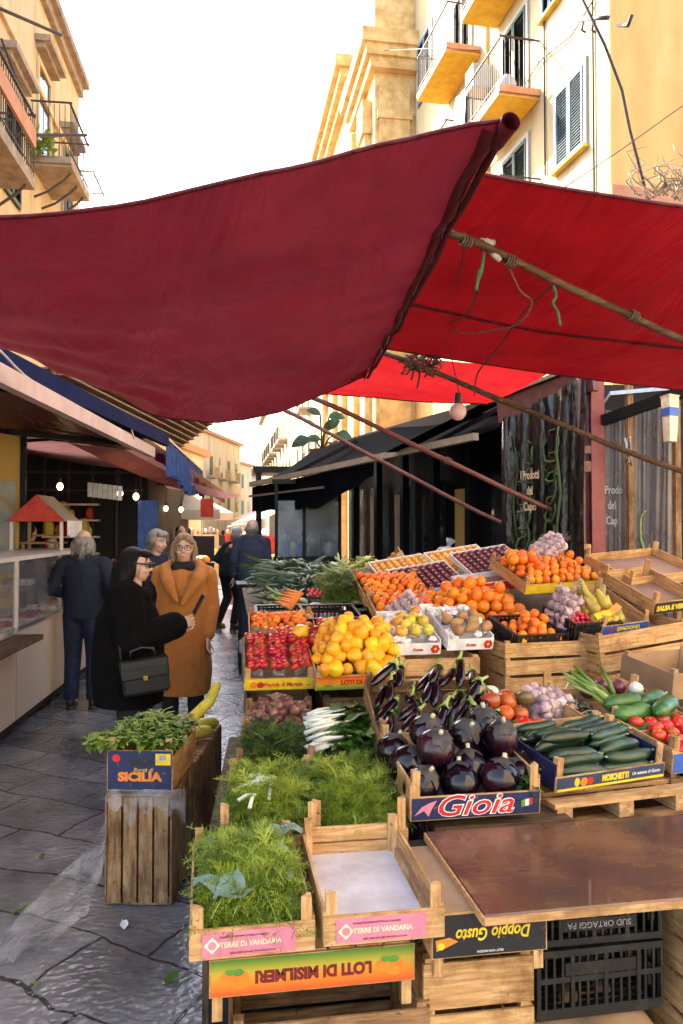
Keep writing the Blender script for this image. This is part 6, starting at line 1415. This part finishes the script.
for i,(y0,y1,h,mt) in enumerate(((37.3,52,15.5,'far_yellow'),(52.2,66,15,'stucco_cream'),(66.3,92,14,'far_yellow'))):
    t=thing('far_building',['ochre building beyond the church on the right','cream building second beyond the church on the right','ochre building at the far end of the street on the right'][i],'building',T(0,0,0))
    q=MB(); q.box(4.9,14,y0,y1,0,h); q.build('wall',mt,t)
    y=y0+1.2
    while y<y1-1.5:
        for z in (4.6,8.3,12.0):
            if z+2<h: 
                window(t,4.9,y,y+1.1,z,z+2.1,-1,'stucco_white',None); 
                if random.random()<.6: balcony(t,4.9,.7,y-.4,y+1.5,z-.05,'balcony_stone','railing_iron',.95,brk=False,sgn=-1,bars=.18)
        y+=3.1
    q=MB(); q.box(4.5,14,y0-.05,y1+.05,h+.001,h+.35); q.build('cornice','balcony_stone',t)
# far left houses closing the street
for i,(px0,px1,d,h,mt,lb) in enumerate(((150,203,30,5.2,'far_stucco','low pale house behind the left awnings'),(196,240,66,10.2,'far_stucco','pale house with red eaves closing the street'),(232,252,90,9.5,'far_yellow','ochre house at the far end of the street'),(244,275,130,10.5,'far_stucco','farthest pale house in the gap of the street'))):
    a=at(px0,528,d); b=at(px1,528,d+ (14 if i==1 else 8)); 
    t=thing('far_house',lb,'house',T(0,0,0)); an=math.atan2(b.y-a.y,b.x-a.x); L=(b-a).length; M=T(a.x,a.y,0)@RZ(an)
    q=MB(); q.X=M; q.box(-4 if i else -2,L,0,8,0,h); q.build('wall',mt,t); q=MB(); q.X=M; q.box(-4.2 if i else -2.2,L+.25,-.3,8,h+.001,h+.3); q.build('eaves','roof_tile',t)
    n=max(2,int(L/2.4))
    for k in range(n):
        for z in (3.4,6.6):
            if z+1.8<h:
                x=(k+.5)*L/n; q=MB(); q.X=M; q.box(x-.45,x+.45,-.02,-.002,z,z+1.7); q.build('window','shutter_green' if k%2 else 'dark_glass',t)
    if i==1:
        for k in range(3):
            x=L*(.25+.25*k); q=MB(); q.X=M; q.box(x-.8,x+.8,-.8,-.021,6.2,6.35); q.box(x-.8,x+.8,-.8,-.77,6.36,7.2); q.build('balcony','balcony_stone',t)
# umbrellas and awnings far down the street
def umbrella(label,px,py,d,w,mt,group=None):
    p=at(px,py,d); t=thing('market_umbrella',label,'umbrella',T(p.x,p.y,0),group); h=p.z
    q=MB(); q.lathe([(w*.72,h-.28),(w*.72,h-.1),(.04,h+.32),(.02,h+.34)],4,M=RZ(PI/4+.1)); q.build('canopy',mt,t); q=MB(); q.tube([(0,0,0),(0,0,h+.2)],.025,8); q.build('pole','steel',t)
umbrella('cream square umbrella under the end of the maroon awning',178,505,15.5,1.5,'cream_canvas'); umbrella('cream square umbrella behind the first in the street',202,509,21,1.5,'cream_canvas')
q=MB(); q.box(-.11,.11,-.01,.01,-.32,0); tag(q.build('red_flag','far_red',None,False,T(at(207,498,13.2))),'small red cloth hanging at the end of the maroon awning','cloth')
for i,(px0,px1,py,d,mt,lb) in enumerate(((232,262,519,22,'cream_canvas','white awning far down on the right of the street'),(236,264,514,27,'bright_red_canvas','red awning far down on the right of the street'),(228,250,522,36,'cream_canvas','pale awning farthest down the street'))):
    a=at(px0,py+4,d+3); b=at(px1,py,d-2); t=thing('far_awning',lb,'awning',None); q=MB(); q.grid(lambda u,v: a.lerp(b,u)+Vector((1.2*v,.2*v,.55*v)),10,4); q.build('canvas',mt,t); q=MB(); q.bar(a,b,.06,.06); q.bar(a,Vector((a.x,a.y,0)),.05,.05); q.bar(b,Vector((b.x,b.y,0)),.05,.05); q.build('frame','steel',t)
# far stalls; red counters and boards carry the red shop light as colour
for i,(px,d,mt,lb) in enumerate(((256,19,'far_red','red fronted stall beyond the man in the navy sweater'),(246,26,'far_red','second red stall farther along on the right'),(196,24,'far_yellow','ochre stall on the left beyond the umbrellas'),(184,18,'dark_cloth','dark stall under the first cream umbrella'))):
    p=at(px,545,d); t=thing('far_stall',lb,'stall',T(p.x,p.y,0)); q=MB(); q.box(-.7,.7,-.5,.5,0,.9); q.build('counter',mt,t); q=MB()
    for k in range(18): q.ell((U(-.6,.6),U(-.4,.4),.95),(.12,.1,.1),m=k%4,nu=8,nv=6)
    q.build('goods',['orange_peel','far_red','gourd_skin','leaf_green'],t,True); q=MB(); q.box(-.7,.7,.48,.52,.901,1.5); q.build('back_board',mt,t)
for i,(px,py,d) in enumerate(((265,531,17),(252,525,24),(244,533,30))): 
    c=at(px,py,d); tag(MB().ell((0,0,0),.07,nu=10,nv=7).build('lit_bulb','lit_bulb',None,True,T(c)),'warm lit bulb over the far red stalls','light bulb','bulbs over the far stalls')
# cables and the dry vine on the right
def cable(label,pts,r=.02,mt='wire_dark',name='cable'): q=MB(); q.tube([at(*p) for p in pts],r,6); tag(q.build(name,mt,None,True),label,'cable')
cable('black cable hanging down across the orange wall',[(580,-6,11),(605,45,11.2),(622,90,11.3),(630,130,11.4),(641,172,11.5),(648,200,11.6)],.022)
cable('thin cable stretched up to the right corner of the orange wall',[(560,190,11),(620,150,11.2),(690,100,11.5)],.008)
cable('thin cable strung between the church and the balcony',[(384,50,24),(430,48,20),(480,50,17)],.01)
q=MB(); q.bar(at(581,19,13.2),at(608,17,12.3),.06,.06); q.tube([at(583,20,13.2),at(582,30,13.2),at(586,32,13.2)],.02,6); q.tube([at(593,20,12.9),at(592,30,12.9),at(596,32,12.9)],.02,6); q.tube([at(618,25,12.3),at(628,25,12.0),at(632,14,11.9)],.03,6); tag(q.build('iron_bracket','railing_iron',None,True),'old iron bracket with hooks at the corner of the white wall','bracket')
q=MB()
for i in range(26):
    p=at(U(638,690),U(188,200),11.4); pts=[p]
    for k in range(5): p=p+Vector((U(-.22,.25),U(-.1,.1),U(-.05,.25))); pts.append(p)
    q.tube(pts,[.02,.017,.014,.011,.008,.004],5)
tag(q.build('dry_vine','balcony_stone',None,True),'bare dry vine in front of the orange wall','vine')
# monstera like plant above the black awning
c=at(322,452,14.5); t=thing('potted_plant','tall big leaved plant above the black awning','plant',T(c))
q=MB(); q.lathe([(.18,-.3),(.25,.05),(.26,.06)],14); q.build('pot','terracotta_trim',t,True)
q=MB()
for i,(dx,dz,l,a) in enumerate(((-.5,.35,.55,3.3),(.25,.9,.45,.6),(-.1,.95,.4,2.2),(.5,.45,.5,.1),(.05,.55,.5,1.2),(-.15,.3,.4,2.6),(.3,.2,.4,-.2))):
    e=Vector((dx*.5,-.05*i,dz*.75)); q.tube([(0,0,.05),e*.5+Vector((0,0,.1)),e],.018,6); q.leaf(e,(math.cos(a),-.3,math.sin(a)*.6-.3),(0,-1,.4),l*.65,l*.42,curl=.3,n=6,wav=.06)
q.build('leaves','leaf_dark',t,True)
q=MB(); q.box(c.x-1.3,c.x+2.5,c.y-.4,c.y+.5,c.z-.42,c.z-.301); q.box(c.x-1.25,c.x-1.15,c.y-.35,c.y-.25,0,c.z-.421); q.box(c.x+2.3,c.x+2.4,c.y-.35,c.y-.25,0,c.z-.421); tag(q.build('flat_roof','black_metal',None),'flat black roof carrying the big leaved plant','roof')

t=thing('market_booth','dark market booth with metal frames and shelves coloured white as if lit on the left','booth',T(-1.25,11.2,0)@RZ(R(-4)))
lbox('back_panel','dark_cloth',-2.6,.2,0,.05,0,2.75,parent=t); lbox('side_panel','dark_cloth',.2,.25,0,5.2,0,2.6,parent=t); lbox('counter','dark_cloth',-1.9,.15,-.7,-.02,0,1.0,parent=t); lbox('roof_panel',wd('dark','x'),-2.7,.35,-.9,5.3,2.76,2.82,parent=t)
for k in range(9): x=-2.5+.33*k; lbox('frame_post','railing_iron',x,x+.035,-.045,-.003,0,2.74,parent=t)
for k,z in enumerate((1.32,1.55,1.78,2.0)): lbox('pale_shelf','white_metal',-1.15,-.40,-.20,-.046,z,z+.025,parent=t)  # shelf lighting given by the white colour, no lamp here
for z in (2.2,2.45): lbox('cross_rail','railing_iron',-2.6,.2,-.075,-.046,z,z+.03,parent=t)
for k in range(34):
    z=random.choice((1.0,1.0,1.345,1.575,1.805)); x=U(-1.12,-.45) if z>1.1 else U(-1.8,.1)
    tag(MB().lathe([(.035,0),(.05,.02),(.05,.10),(.03,.15),(.01,.16)],9).build('packet',random.choice(['onion_white','far_red','loquat_skin','calyx_green','gourd_skin','plum_skin']),None,True,t.matrix_world@T(x,-.12 if z>1.1 else U(-.6,-.1),z)@S(U(.8,1.6))),'small packet or jar on the dark booth of the left side','packet','goods on the dark booth')
for k in range(7):
    M_=t.matrix_world@T(-1.75+.3*k,-.35,1.03); q=MB()
    for j in range(12): q.ell((U(-.1,.1),U(-.1,.1),U(.0,.22)),(U(.03,.06),U(.03,.06),U(.03,.06)),nu=8,nv=6)
    tag(q.build('heap_of_wares',random.choice(['onion_brown','meat_red','potato_skin','hair_grey','leaf_dark']),None,True,M_),'dark heap of wares on the booth counter behind the two women','wares','heaps on the booth counter')
q=MB(); q.box(5.2,14,-24,-1.6,0,12.5); o=tag(q.build('bounce_building','bounce_stucco',None),'unseen plastered building added behind the viewer to bounce sunlight onto the stall','building')  # out of view, added so its bounced sunlight warms the stall fronts

for i,(px,py,sc) in enumerate(((12,915,.09),(40,860,.05),(125,930,.06),(70,770,.05),(165,985,.07),(215,650,.05),(30,985,.05))):
    d=CAM_H*FPX/(py-528); p=at(px,py,d); q=MB(); q.leaf((p.x,p.y,.008),(U(-1,1),U(-1,1),.05),(U(-.2,.2),U(-.2,.2),1),sc,sc*.6,curl=-.1,n=4,wav=.1)
    tag(q.build('fallen_leaf',('leaf_bright','leaf_green','white_print')[i%3 if i else 0],None,True),'torn leaf or paper scrap lying on the stone paving','litter','scraps on the paving')
t=[o for o in bpy.data.objects if o.name.startswith('white_building')][0]
q=MB()
for y,z0,z1 in ((.45,5.7,19),(2.35,9,19)): q.tube([(-.03,y,z0),(-.03,y+.02,(z0+z1)/2),(-.03,y,z1)],.018,6)
q.tube([(-.05,.2,11.4),(-.05,1.2,11.2),(-.05,2.5,11.5),(-.05,4,11.3),(-.05,5.8,11.6)],.014,5); q.build('wall_cables','wire_dark',t,True)

p=at(4,500,8.4); q=MB(); q.box(-.34,.16,0,.08,0,2.75); t=q.build('yellow_partition','stucco_yellow',None,False,T(p.x,p.y,0)@RZ(R(6))); tag(t,'yellow painted wall panel with a pane at the left edge behind the counter','partition')
q=MB(); q.box(-.30,.12,-.02,-.003,1.2,2.2); q.build('glass','booth_glass',t); q=MB(); q.box(.17,.22,-.03,.09,0,2.75); q.build('frame','black_metal',t)
# ================================================================== PEOPLE
def hand(q,wr,d,nrm,curl=.5,side=1,s=1):
    """palm, four unequal bent fingers and a thumb from the side of the palm"""
    d=Vector(d).normalized(); nrm=Vector(nrm); nrm=(nrm-d*nrm.dot(d)).normalized(); r=d.cross(nrm)*side; wr=Vector(wr)
    for k in range(4): q.limb([wr+r*(.012*(k-1.5)),wr+d*.085*s+r*(.0195*(k-1.5))],[.015*s,.0125*s],8)
    for k,l in enumerate((.066,.076,.072,.055)):
        b=wr+d*.088*s+r*(.0205*(k-1.5)); pts=[b]; a=0; p=b
        for j in range(3):
            a+=curl*(.55+.25*j); p=p+(d*math.cos(a)-nrm*math.sin(a)+r*.05*(k-1.5))*l*s*(.42,.32,.26)[j]; pts.append(p)
        q.limb(pts,[.0095*s,.009*s,.008*s,.007*s],8)
    tb=wr+d*.025*s-r*.032*s; q.limb([tb,tb+(d*.7-r*.7-nrm*.3)*.045*s,tb+(d*.95-r*.25-nrm*(.4+curl*.3))*.085*s],[.014*s,.011*s,.008*s],8)
def person(label,x,y,yaw,H,arms,legs=None,top=None,trousers='jeans',head=(0,0),hair=None,hairm='hair_black',lean=0,shoe='shoe',far=False,group=None,glasses=None,female=False,voxel=None,bot=.06,cap=None,flare=0,wide=1.0,collar=None,sleeve=.058,z=0,hide_feet=False):
    """arms: two lists [shoulder, elbow, wrist, hand direction, palm normal, curl]; the figure faces local -y"""
    M=T(x,y,z)@RZ(R(yaw))@S(H/1.70); t=thing('person',label,'person',M,group)
    vx=voxel or (.012 if far else .0065); L_=R(lean)
    def ln(p):
        p=Vector(p)
        if p.z>.92: v=p-Vector((0,0,.92)); v=Matrix.Rotation(L_,3,'X')@v; p=v+Vector((0,0,.92))
        return p
    HB=Vector((0,.0,1.455)); HM=T(ln(HB))@RZ(R(head[0]))@RX(R(head[1]+lean*.3))@T(-HB)
    legs=legs or [[(-.09,0,.90),(-.10,-.02,.49),(-.105,.02,.085)],[(.09,0,.90),(.10,-.02,.49),(.105,.02,.085)]]
    q=MB()
    for l in legs:
        q.limb(l,[.080,.055,.040]); a=Vector(l[2]); q.limb([a+Vector((0,.03,-.05)),a+Vector((0,-.12,-.06))],[.03,.025])
    q.ell((0,0,.93),(.15,.10,.12)); q.ell(ln((0,0,1.10)),(.125,.09,.16)); q.ell(ln((0,.005,1.28)),(.155,.10,.16))
    q.limb([ln((0,.01,1.36)),ln((0,-.005,1.50))],[.058,.052])
    A=[]
    for a in arms:
        sh,el,wr=ln(a[0]),ln(a[1]),ln(a[2]); A.append((sh,el,wr)); q.limb([sh,el,wr],[.050,.040,.028]); 
        hd=Matrix.Rotation(L_,3,'X')@Vector(a[3]); hn=Matrix.Rotation(L_,3,'X')@Vector(a[4]); hand(q,wr,hd,hn,a[5],1 if sh.x<0 else -1,1.0 if not female else .92)
    # head: skull, jaw, nose, ears, brow
    h=MB(); h.X=HM
    h.ell((0,.008,1.605),(.074,.093,.100),nu=20,nv=14); h.ell((0,-.030,1.545),(.056,.058,.062)); h.ell((0,-.058,1.506),(.024,.020,.018)); h.ell((0,-.045,1.57),(.062,.05,.05))
    h.limb([(0,-.086,1.612),(0,-.104,1.577)],[.008,.0105]); h.ell((0,-.095,1.571),(.015,.012,.008))
    for s in (-1,1): h.ell((s*.074,.012,1.585),(.010,.020,.032)); h.ell((s*.036,-.078,1.565),(.018,.014,.014)); h.ell((s*.03,-.082,1.622),(.024,.010,.007))
    h.ell((0,-.080,1.535),(.022,.012,.012))
    q.v+= h.v and []; o=len(q.v); q.v.extend(h.v); q.f.extend([tuple(i+o for i in f) for f in h.f]); q.m.extend(h.m)
    remesh(q,'body','skin',t,vx,3 if not far else 2)
    if not far:
        for s in (-1,1):
            e=MB(); e.X=HM; e.ell((s*.030,-.0805,1.603),(.0135,.008,.0075),nu=12,nv=8); e.build('eye','eye_white',t,True)
            e=MB(); e.X=HM; e.ell((s*.030,-.0865,1.603),(.006,.004,.006),nu=10,nv=8); e.build('iris','eye_dark',t,True)
            e=MB(); e.X=HM; e.tube([(s*.014,-.093,1.622),(s*.030,-.095,1.627),(s*.048,-.083,1.622)],[.003,.0035,.002],5); e.build('eyebrow',hairm,t,True)
        e=MB(); e.X=HM; e.ell((0,-.0905,1.538),(.021,.004,.0032),nu=12,nv=6); e.ell((0,-.0895,1.532),(.017,.004,.0036),nu=12,nv=6); e.build('lips','lip',t,True)
    if hair:
        k=MB(); k.X=HM
        for p in hair: 
            if p[0]=='e': k.ell(p[1],p[2],nu=16,nv=12)
            else: k.limb(p[1],p[2],10)
        hm=remesh(k,'hair',hairm,t,vx*1.1,3)
        if not far:   # loose strands over the hair mass
            k=MB(); k.X=HM
            vs=hm.data.vertices
            for i in range(120 if hairm=='hair_blond' else 260):
                v=vs[random.randrange(len(vs))]; p=HM.inverted()@v.co; nn=v.normal; g=Vector((U(-.02,.02),U(-.02,.02),-.05-U(0,.05)))
                k.tube([p,p+nn*.004+g*.5,p+nn*.007*U(.2,1.6)+g],[.0022,.0018,.0006],3,cap=False)
            k.build('hair_strands',hairm,t,True)
    if cap: 
        k=MB(); k.X=HM; k.ell((0,.01,1.645),(.085,.10,.075)); k.ell((0,-.10,1.635),(.06,.06,.012)); k.build('cap',cap,t,True)
    if glasses:
        k=MB(); k.X=HM
        for s in (-1,1):
            if glasses=='sun':
                k.cbox(s*.036-.030,s*.036+.030,-.108,-.096,1.586,1.622,c=.006); k.bar((s*.066,-.100,1.612),(s*.080,.015,1.605),.006,.012)
            else:
                k.tube([(s*.034+.026*math.cos(a),-.102,1.602+.021*math.sin(a)) for a in [i*.42 for i in range(16)]],.0022,5); k.bar((s*.060,-.100,1.606),(s*.078,.012,1.604),.003,.004)
        k.bar((-.010,-.104,1.606),(.010,-.104,1.606),.004,.004); k.build('sunglasses' if glasses=='sun' else 'glasses','black_plastic' if glasses=='sun' else 'wire_dark',t)
    # trousers and shoes
    q=MB()
    for l in legs:
        a=Vector(l[2]); b=a.copy(); b.z=max(bot+.05,a.z); q.limb([l[0],l[1]],[.100*wide,.076*wide],14); q.tube([l[1],b+Vector((0,.0,-.02))],[.076*wide,.066*wide+flare],14)
    q.ell((0,.012,.93),(.172,.128,.135)); q.ell((0,.0,1.02),(.155,.11,.10)); remesh(q,'trousers',trousers,t,vx*1.25,4)
    for l in legs:
        a=Vector(l[2]); k=MB(); k.ell((a.x,a.y-.055,.045),(.046,.125,.040)); k.ell((a.x,a.y+.02,.065),(.044,.055,.055)); k.box(a.x-.043,a.x+.043,a.y-.165,a.y+.065,.0,.018); remesh(k,'shoe',shoe,t,.010,2)
    # top garment
    rings,mt,extra=top; q=MB()
    rr=[]
    for (zz,rx,ry,cx,cy) in rings:
        c=ln((cx,cy,zz)); rr.append((c.z,rx,ry,c.x,c.y))
    q.loft(rr,22)
    for (sh,el,wr) in A:
        e=wr.lerp(el,.10); q.limb([sh,el,e],[sleeve*1.18,sleeve,sleeve*.86],14)
        q.limb([ln((0,.01,1.40)),sh],[.075,sleeve*1.15])
    for p in extra or ():
        if p[0]=='e': q.ell(ln(p[1]),p[2])
        else: q.limb([ln(v) for v in p[1]],p[2])
    # gentle folds
    q.v=[tuple(Vector(p)+Vector((noise.noise(Vector(p)*7),noise.noise(Vector(p)*7+Vector((9,0,0))),0))*.012) for p in q.v]
    remesh(q,'coat' if rings[0][0]<.75 else 'jacket',mt,t,vx*1.15,4)
    if collar:
        for (pts,rad,mt2) in collar: k=MB(); k.limb([ln(p) for p in pts],rad,12); remesh(k,'collar',mt2,t,vx*1.1,4)
    return t,M
DOWN=[[(-.19,.01,1.385),(-.235,.04,1.11),(-.225,-.06,.87),(.0,-.15,-1),(1,0,0),.5],[(.19,.01,1.385),(.235,.04,1.11),(.225,-.06,.87),(0,-.15,-1),(-1,0,0),.5]]
FWD=[[(-.19,.01,1.385),(-.285,.07,1.14),(-.14,-.20,1.06),(.5,-1,0),(0,0,-1),.6],[(.19,.01,1.385),(.285,.07,1.14),(.14,-.20,1.06),(-.5,-1,0),(0,0,-1),.6]]
JK=[(.86,.185,.135,0,.01),(.95,.19,.14,0,.01),(1.1,.185,.135,0,.01),(1.28,.20,.135,0,.01),(1.38,.165,.105,0,.01),(1.44,.08,.075,0,.005)]
def wpos(px,d): p=at(px,528,d); return p.x,p.y
# grey haired man, seen from behind
x,y=wpos(84,7.25)
person('grey haired man in a dark navy jacket and jeans seen from behind at the counter',x,y,176,1.66,FWD,top=(JK,'navy_cloth',[('t',[(-.1,.02,1.42),(.1,.02,1.42)],[.06,.06])]),trousers='jeans',hairm='hair_grey',wide=1.05,
  hair=[('e',(0,.035,1.585),(.084,.082,.085)),('e',(-.07,.02,1.55),(.035,.06,.09)),('e',(.07,.02,1.55),(.035,.06,.09)),('e',(0,.06,1.53),(.082,.045,.07)),('t',[(-.075,.04,1.56),(-.098,.05,1.47)],[.035,.014]),('t',[(.075,.04,1.56),(.10,.05,1.47)],[.035,.014]),('t',[(0,.075,1.52),(0,.08,1.46)],[.045,.03])])
# woman in the black coat with phone
x,y=wpos(134,4.8)
BA=[[(-.18,.01,1.375),(-.215,-.04,1.10),(-.10,-.32,1.20),(.10,-.95,.22),(.95,0,-.1),.95],[(.18,.01,1.375),(.25,.05,1.10),(.24,-.05,.86),(0,-.15,-1),(-1,0,0),.5]]
CO=[(.66,.25,.225,0,.03),(.72,.26,.235,0,.03),(.85,.26,.24,0,.035),(1.05,.255,.235,0,.035),(1.22,.25,.215,0,.035),(1.34,.20,.16,0,.03),(1.43,.115,.115,0,.015)]
tW,MW_=person('woman in a black fuzzy coat and sunglasses holding up a phone',x,y,82,1.555,BA,top=(CO,'black_wool',[('t',[(-.08,.03,1.43),(.08,.03,1.43)],[.06,.06])]),trousers='dark_cloth',hairm='hair_black',female=True,head=(0,9),glasses='sun',voxel=.0055,wide=1.2,flare=.02,sleeve=.108,
  hair=[('e',(0,.035,1.622),(.086,.092,.090)),('e',(0,.065,1.56),(.086,.065,.10)),('e',(-.072,.035,1.55),(.026,.055,.10)),('e',(.072,.035,1.55),(.026,.055,.10)),('t',[(-.065,.05,1.53),(-.075,.05,1.40),(-.07,.045,1.33)],[.05,.045,.025]),('t',[(.065,.05,1.53),(.075,.05,1.40),(.07,.045,1.33)],[.05,.045,.025]),('t',[(0,.09,1.55),(0,.10,1.40),(0,.10,1.32)],[.07,.065,.03]),('e',(0,-.035,1.672),(.066,.055,.034))],collar=[([(-.09,.05,1.45),(-.10,-.03,1.43),(-.05,-.10,1.37)],[.045,.045,.03],'black_wool'),([(.09,.05,1.45),(.10,-.03,1.43),(.05,-.10,1.37)],[.045,.045,.03],'black_wool'),([(-.09,.06,1.45),(0,.085,1.46),(.09,.06,1.45)],[.045,.045,.045],'black_wool')])
# phone and handbag
ph=MB(); ph.cbox(-.037,.037,-.004,.004,-.075,.075,c=.004); pm=MW_@T(-.075,-.455,1.33)@RX(R(28))@RZ(R(24)); t=ph.build('phone','black_plastic',None,False,pm); tag(t,'black phone held up by the woman in the black coat','phone')
q=MB(); q.box(-.032,.032,.0042,.0048,-.068,.068); q.build('screen','dark_glass',t)
bm=T(at(145,673,4.52))@RZ(R(7))@RY(R(-7))
t=thing('handbag','black leather handbag with a flap and gold clasp at the woman\'s hip','handbag',bm)
q=MB(); q.cbox(-.135,.135,-.05,.05,-.115,.085,c=.018); q.build('bag_body','leather',t,False)
q=MB(); q.cbox(-.14,.14,-.060,.055,.02,.098,c=.012); q.cbox(-.138,.138,-.062,-.05,-.02,.05,c=.008); q.build('flap','leather',t,False)
q=MB(); q.box(-.012,.012,-.070,-.0625,-.028,-.002); q.build('clasp','gold',t)
q=MB(); q.tube([(-.07,0,.095),(-.065,0,.14),(0,0,.155),(.065,0,.14),(.07,0,.095)],.009,8); q.build('handle','leather',t,True)
q=MB(); q.tube([(-.125,0,.08),(-.12,.08,.28),(-.06,.20,.55),(.02,.26,.66)],.010,6); q.build('strap','leather',t,True)
# woman in the camel coat
x,y=wpos(184,6.0)
CC=[(.42,.215,.175,0,.02),(.6,.225,.18,0,.02),(.9,.215,.17,0,.01),(1.1,.205,.16,0,.01),(1.27,.205,.15,0,.01),(1.38,.18,.12,0,.01),(1.45,.09,.085,0,.01)]
CA=[[(-.19,.01,1.38),(-.225,.04,1.10),(-.205,-.09,.87),(.05,-.35,-.9),(1,0,0),.5],[(.19,.01,1.38),(.225,.05,1.12),(.205,-.07,.88),(0,-.25,-1),(-1,0,0),.5]]
person('woman in a long camel coat with glasses and a blond bob',x,y,-6,1.63,CA,top=(CC,'camel_wool',[]),trousers='dark_cloth',hairm='hair_blond',female=True,head=(6,3),glasses='thin',voxel=.0058,sleeve=.064,wide=.95,
  hair=[('e',(0,.035,1.630),(.086,.09,.088)),('e',(0,.06,1.57),(.086,.055,.085)),('t',[(-.077,.015,1.63),(-.086,.01,1.56),(-.080,.0,1.50)],[.024,.028,.018]),('t',[(.077,.015,1.63),(.086,.01,1.56),(.080,.0,1.50)],[.024,.028,.018]),('t',[(-.03,-.055,1.685),(-.068,-.045,1.640)],[.030,.018]),('t',[(.01,-.055,1.690),(.066,-.045,1.640)],[.032,.018])],
  collar=[([(-.10,.06,1.46),(-.145,-.03,1.42),(-.10,-.13,1.32),(-.03,-.185,1.18)],[.045,.055,.055,.02],'camel_wool'),([(.10,.06,1.46),(.15,-.03,1.42),(.13,-.13,1.34),(.02,-.19,1.16)],[.045,.058,.06,.02],'camel_wool'),([(-.1,.07,1.46),(0,.085,1.47),(.1,.07,1.46)],[.045,.045,.045],'camel_wool'),([(-.05,-.04,1.44),(.05,-.04,1.44)],[.05,.05],'dark_cloth')])
x,y=wpos(156,7.7)
person('grey haired person in a navy puffer jacket behind the two women',x,y,24,1.66,DOWN,top=(JK,'navy_cloth',[('t',[(-.1,.02,1.42),(.1,.02,1.42)],[.06,.06])]),trousers='dark_cloth',hairm='hair_grey',head=(25,12),sleeve=.07,
  hair=[('e',(0,.03,1.635),(.090,.095,.085)),('e',(0,.06,1.57),(.088,.06,.075)),('e',(-.076,.01,1.60),(.022,.045,.045)),('e',(.076,.01,1.60),(.022,.045,.045)),('e',(0,-.05,1.68),(.07,.045,.035))])
# man in the navy sweater and companion
x,y=wpos(251,11.3)
LG=[[(-.09,0,.90),(-.14,-.06,.50),(-.18,.0,.085)],[(.09,0,.90),(.09,-.08,.50),(.10,.02,.085)]]
person('bald man in a navy sweater and dark jeans leaning over the stall, back turned',x,y,168,1.83,[DOWN[0],[(.19,.01,1.385),(.24,.04,1.12),(.25,-.06,.90),(.0,-.2,-1),(-1,0,0),.5]],legs=LG,top=(JK,'navy_knit',[('t',[(-.1,.02,1.42),(.1,.02,1.42)],[.065,.065])]),trousers='jeans',hairm='hair_grey',head=(-12,6),lean=9,wide=1.15,voxel=.009,
  hair=[('e',(0,.05,1.55),(.078,.055,.05)),('e',(-.072,.02,1.575),(.018,.045,.035)),('e',(.072,.02,1.575),(.018,.045,.035))])
x,y=wpos(229,13.0)
person('person in a black jacket and pale cap bending beside the man in the navy sweater',x,y,135,1.72,FWD,legs=[[(-.09,0,.90),(-.12,-.1,.50),(-.16,.05,.085)],[(.09,0,.90),(.12,-.1,.50),(.16,.10,.085)]],top=(JK,'dark_cloth',[('t',[(-.1,.02,1.42),(.1,.02,1.42)],[.065,.065])]),trousers='dark_cloth',hairm='hair_grey',lean=20,cap='rail_white',voxel=.010,sleeve=.07,hair=[('e',(0,.04,1.57),(.082,.075,.06))])
# farther people
for i,(px,d,yaw,H,tm,hm,lb) in enumerate(((181,13.5,20,1.72,'dark_cloth','hair_black','dark haired person in black behind the camel coat woman'),(217,31,10,1.66,'navy_cloth','hair_black','far pedestrian in dark blue carrying a pale bag'),(223,33,190,1.6,'dark_cloth','hair_black','far pedestrian in black beside the one in dark blue'),(238,24,160,1.65,'dark_cloth','hair_grey','far shopper in black at the red stall'),(206,40,0,1.68,'black_wool','hair_black','farthest pedestrian in the middle of the street'),(192,22,30,1.7,'navy_knit','hair_black','pedestrian in grey blue under the cream umbrellas'),(30,10.2,150,1.74,'dark_cloth','hair_black','vendor in a black jacket behind the red roofed stand'),(211,26,170,1.74,'navy_cloth','hair_grey','far shopper in navy between the umbrellas and the street'),(228,38,15,1.62,'camel_wool','hair_blond','far pedestrian in a tan coat in the middle of the street'),(234,44,180,1.7,'dark_cloth','hair_black','distant walker in black near the pale awning'),(243,35,-20,1.66,'far_red','hair_black','distant shopper in red under the far red awning'),(199,33,10,1.6,'rail_white','hair_black','distant person in a pale jacket left of the street'),(214,50,0,1.7,'jeans','hair_black','tiny walker in blue in the far street'),(187,19,200,1.7,'black_wool','hair_black','dark dressed shopper by the dark stall under the umbrella'))):
    x,y=wpos(px,d); 
    person(lb,x,y,yaw,H,DOWN,top=(JK,tm,[('t',[(-.1,.02,1.42),(.1,.02,1.42)],[.065,.065])]),trousers='dark_cloth',hairm=hm,far=True,voxel=.012,hair=[('e',(0,.035,1.625),(.088,.092,.088)),('e',(0,.06,1.56),(.085,.06,.08))])
x,y=wpos(205,19); t=thing('red_suitcase','red suitcase standing in the street behind the camel coat','suitcase',T(x,y,0)@RZ(.3)); q=MB(); q.cbox(-.22,.22,-.13,.13,.05,.68,c=.04); q.build('shell','far_red',t); q=MB(); q.tube([(-.12,.1,.68),(-.12,.1,.95),(.12,.1,.95),(.12,.1,.68)],.012,6); q.build('handle','black_plastic',t); 
for sx in (-.17,.17): q=MB(); q.tube([(sx-.015,0,.026),(sx+.015,0,.026)],.025,10); q.build('wheel','black_plastic',t)
x,y=wpos(218,30); tag(MB().ell((0,-.2,.8),(.2,.1,.22),jit=.2).build('shoulder_bag','stem_pale',None,True,T(x,y,0)),'pale bag carried by the far pedestrian in dark blue','bag')
SC.view_settings.use_curve_mapping=False
bpy.context.view_layer.update()

for o in bpy.data.objects:
    if o.parent is None and o.get('category') in ('wall','door','roof','beam','post','house','building','roof sheet','shop front') and not o.get('kind'): o['kind']='thing'
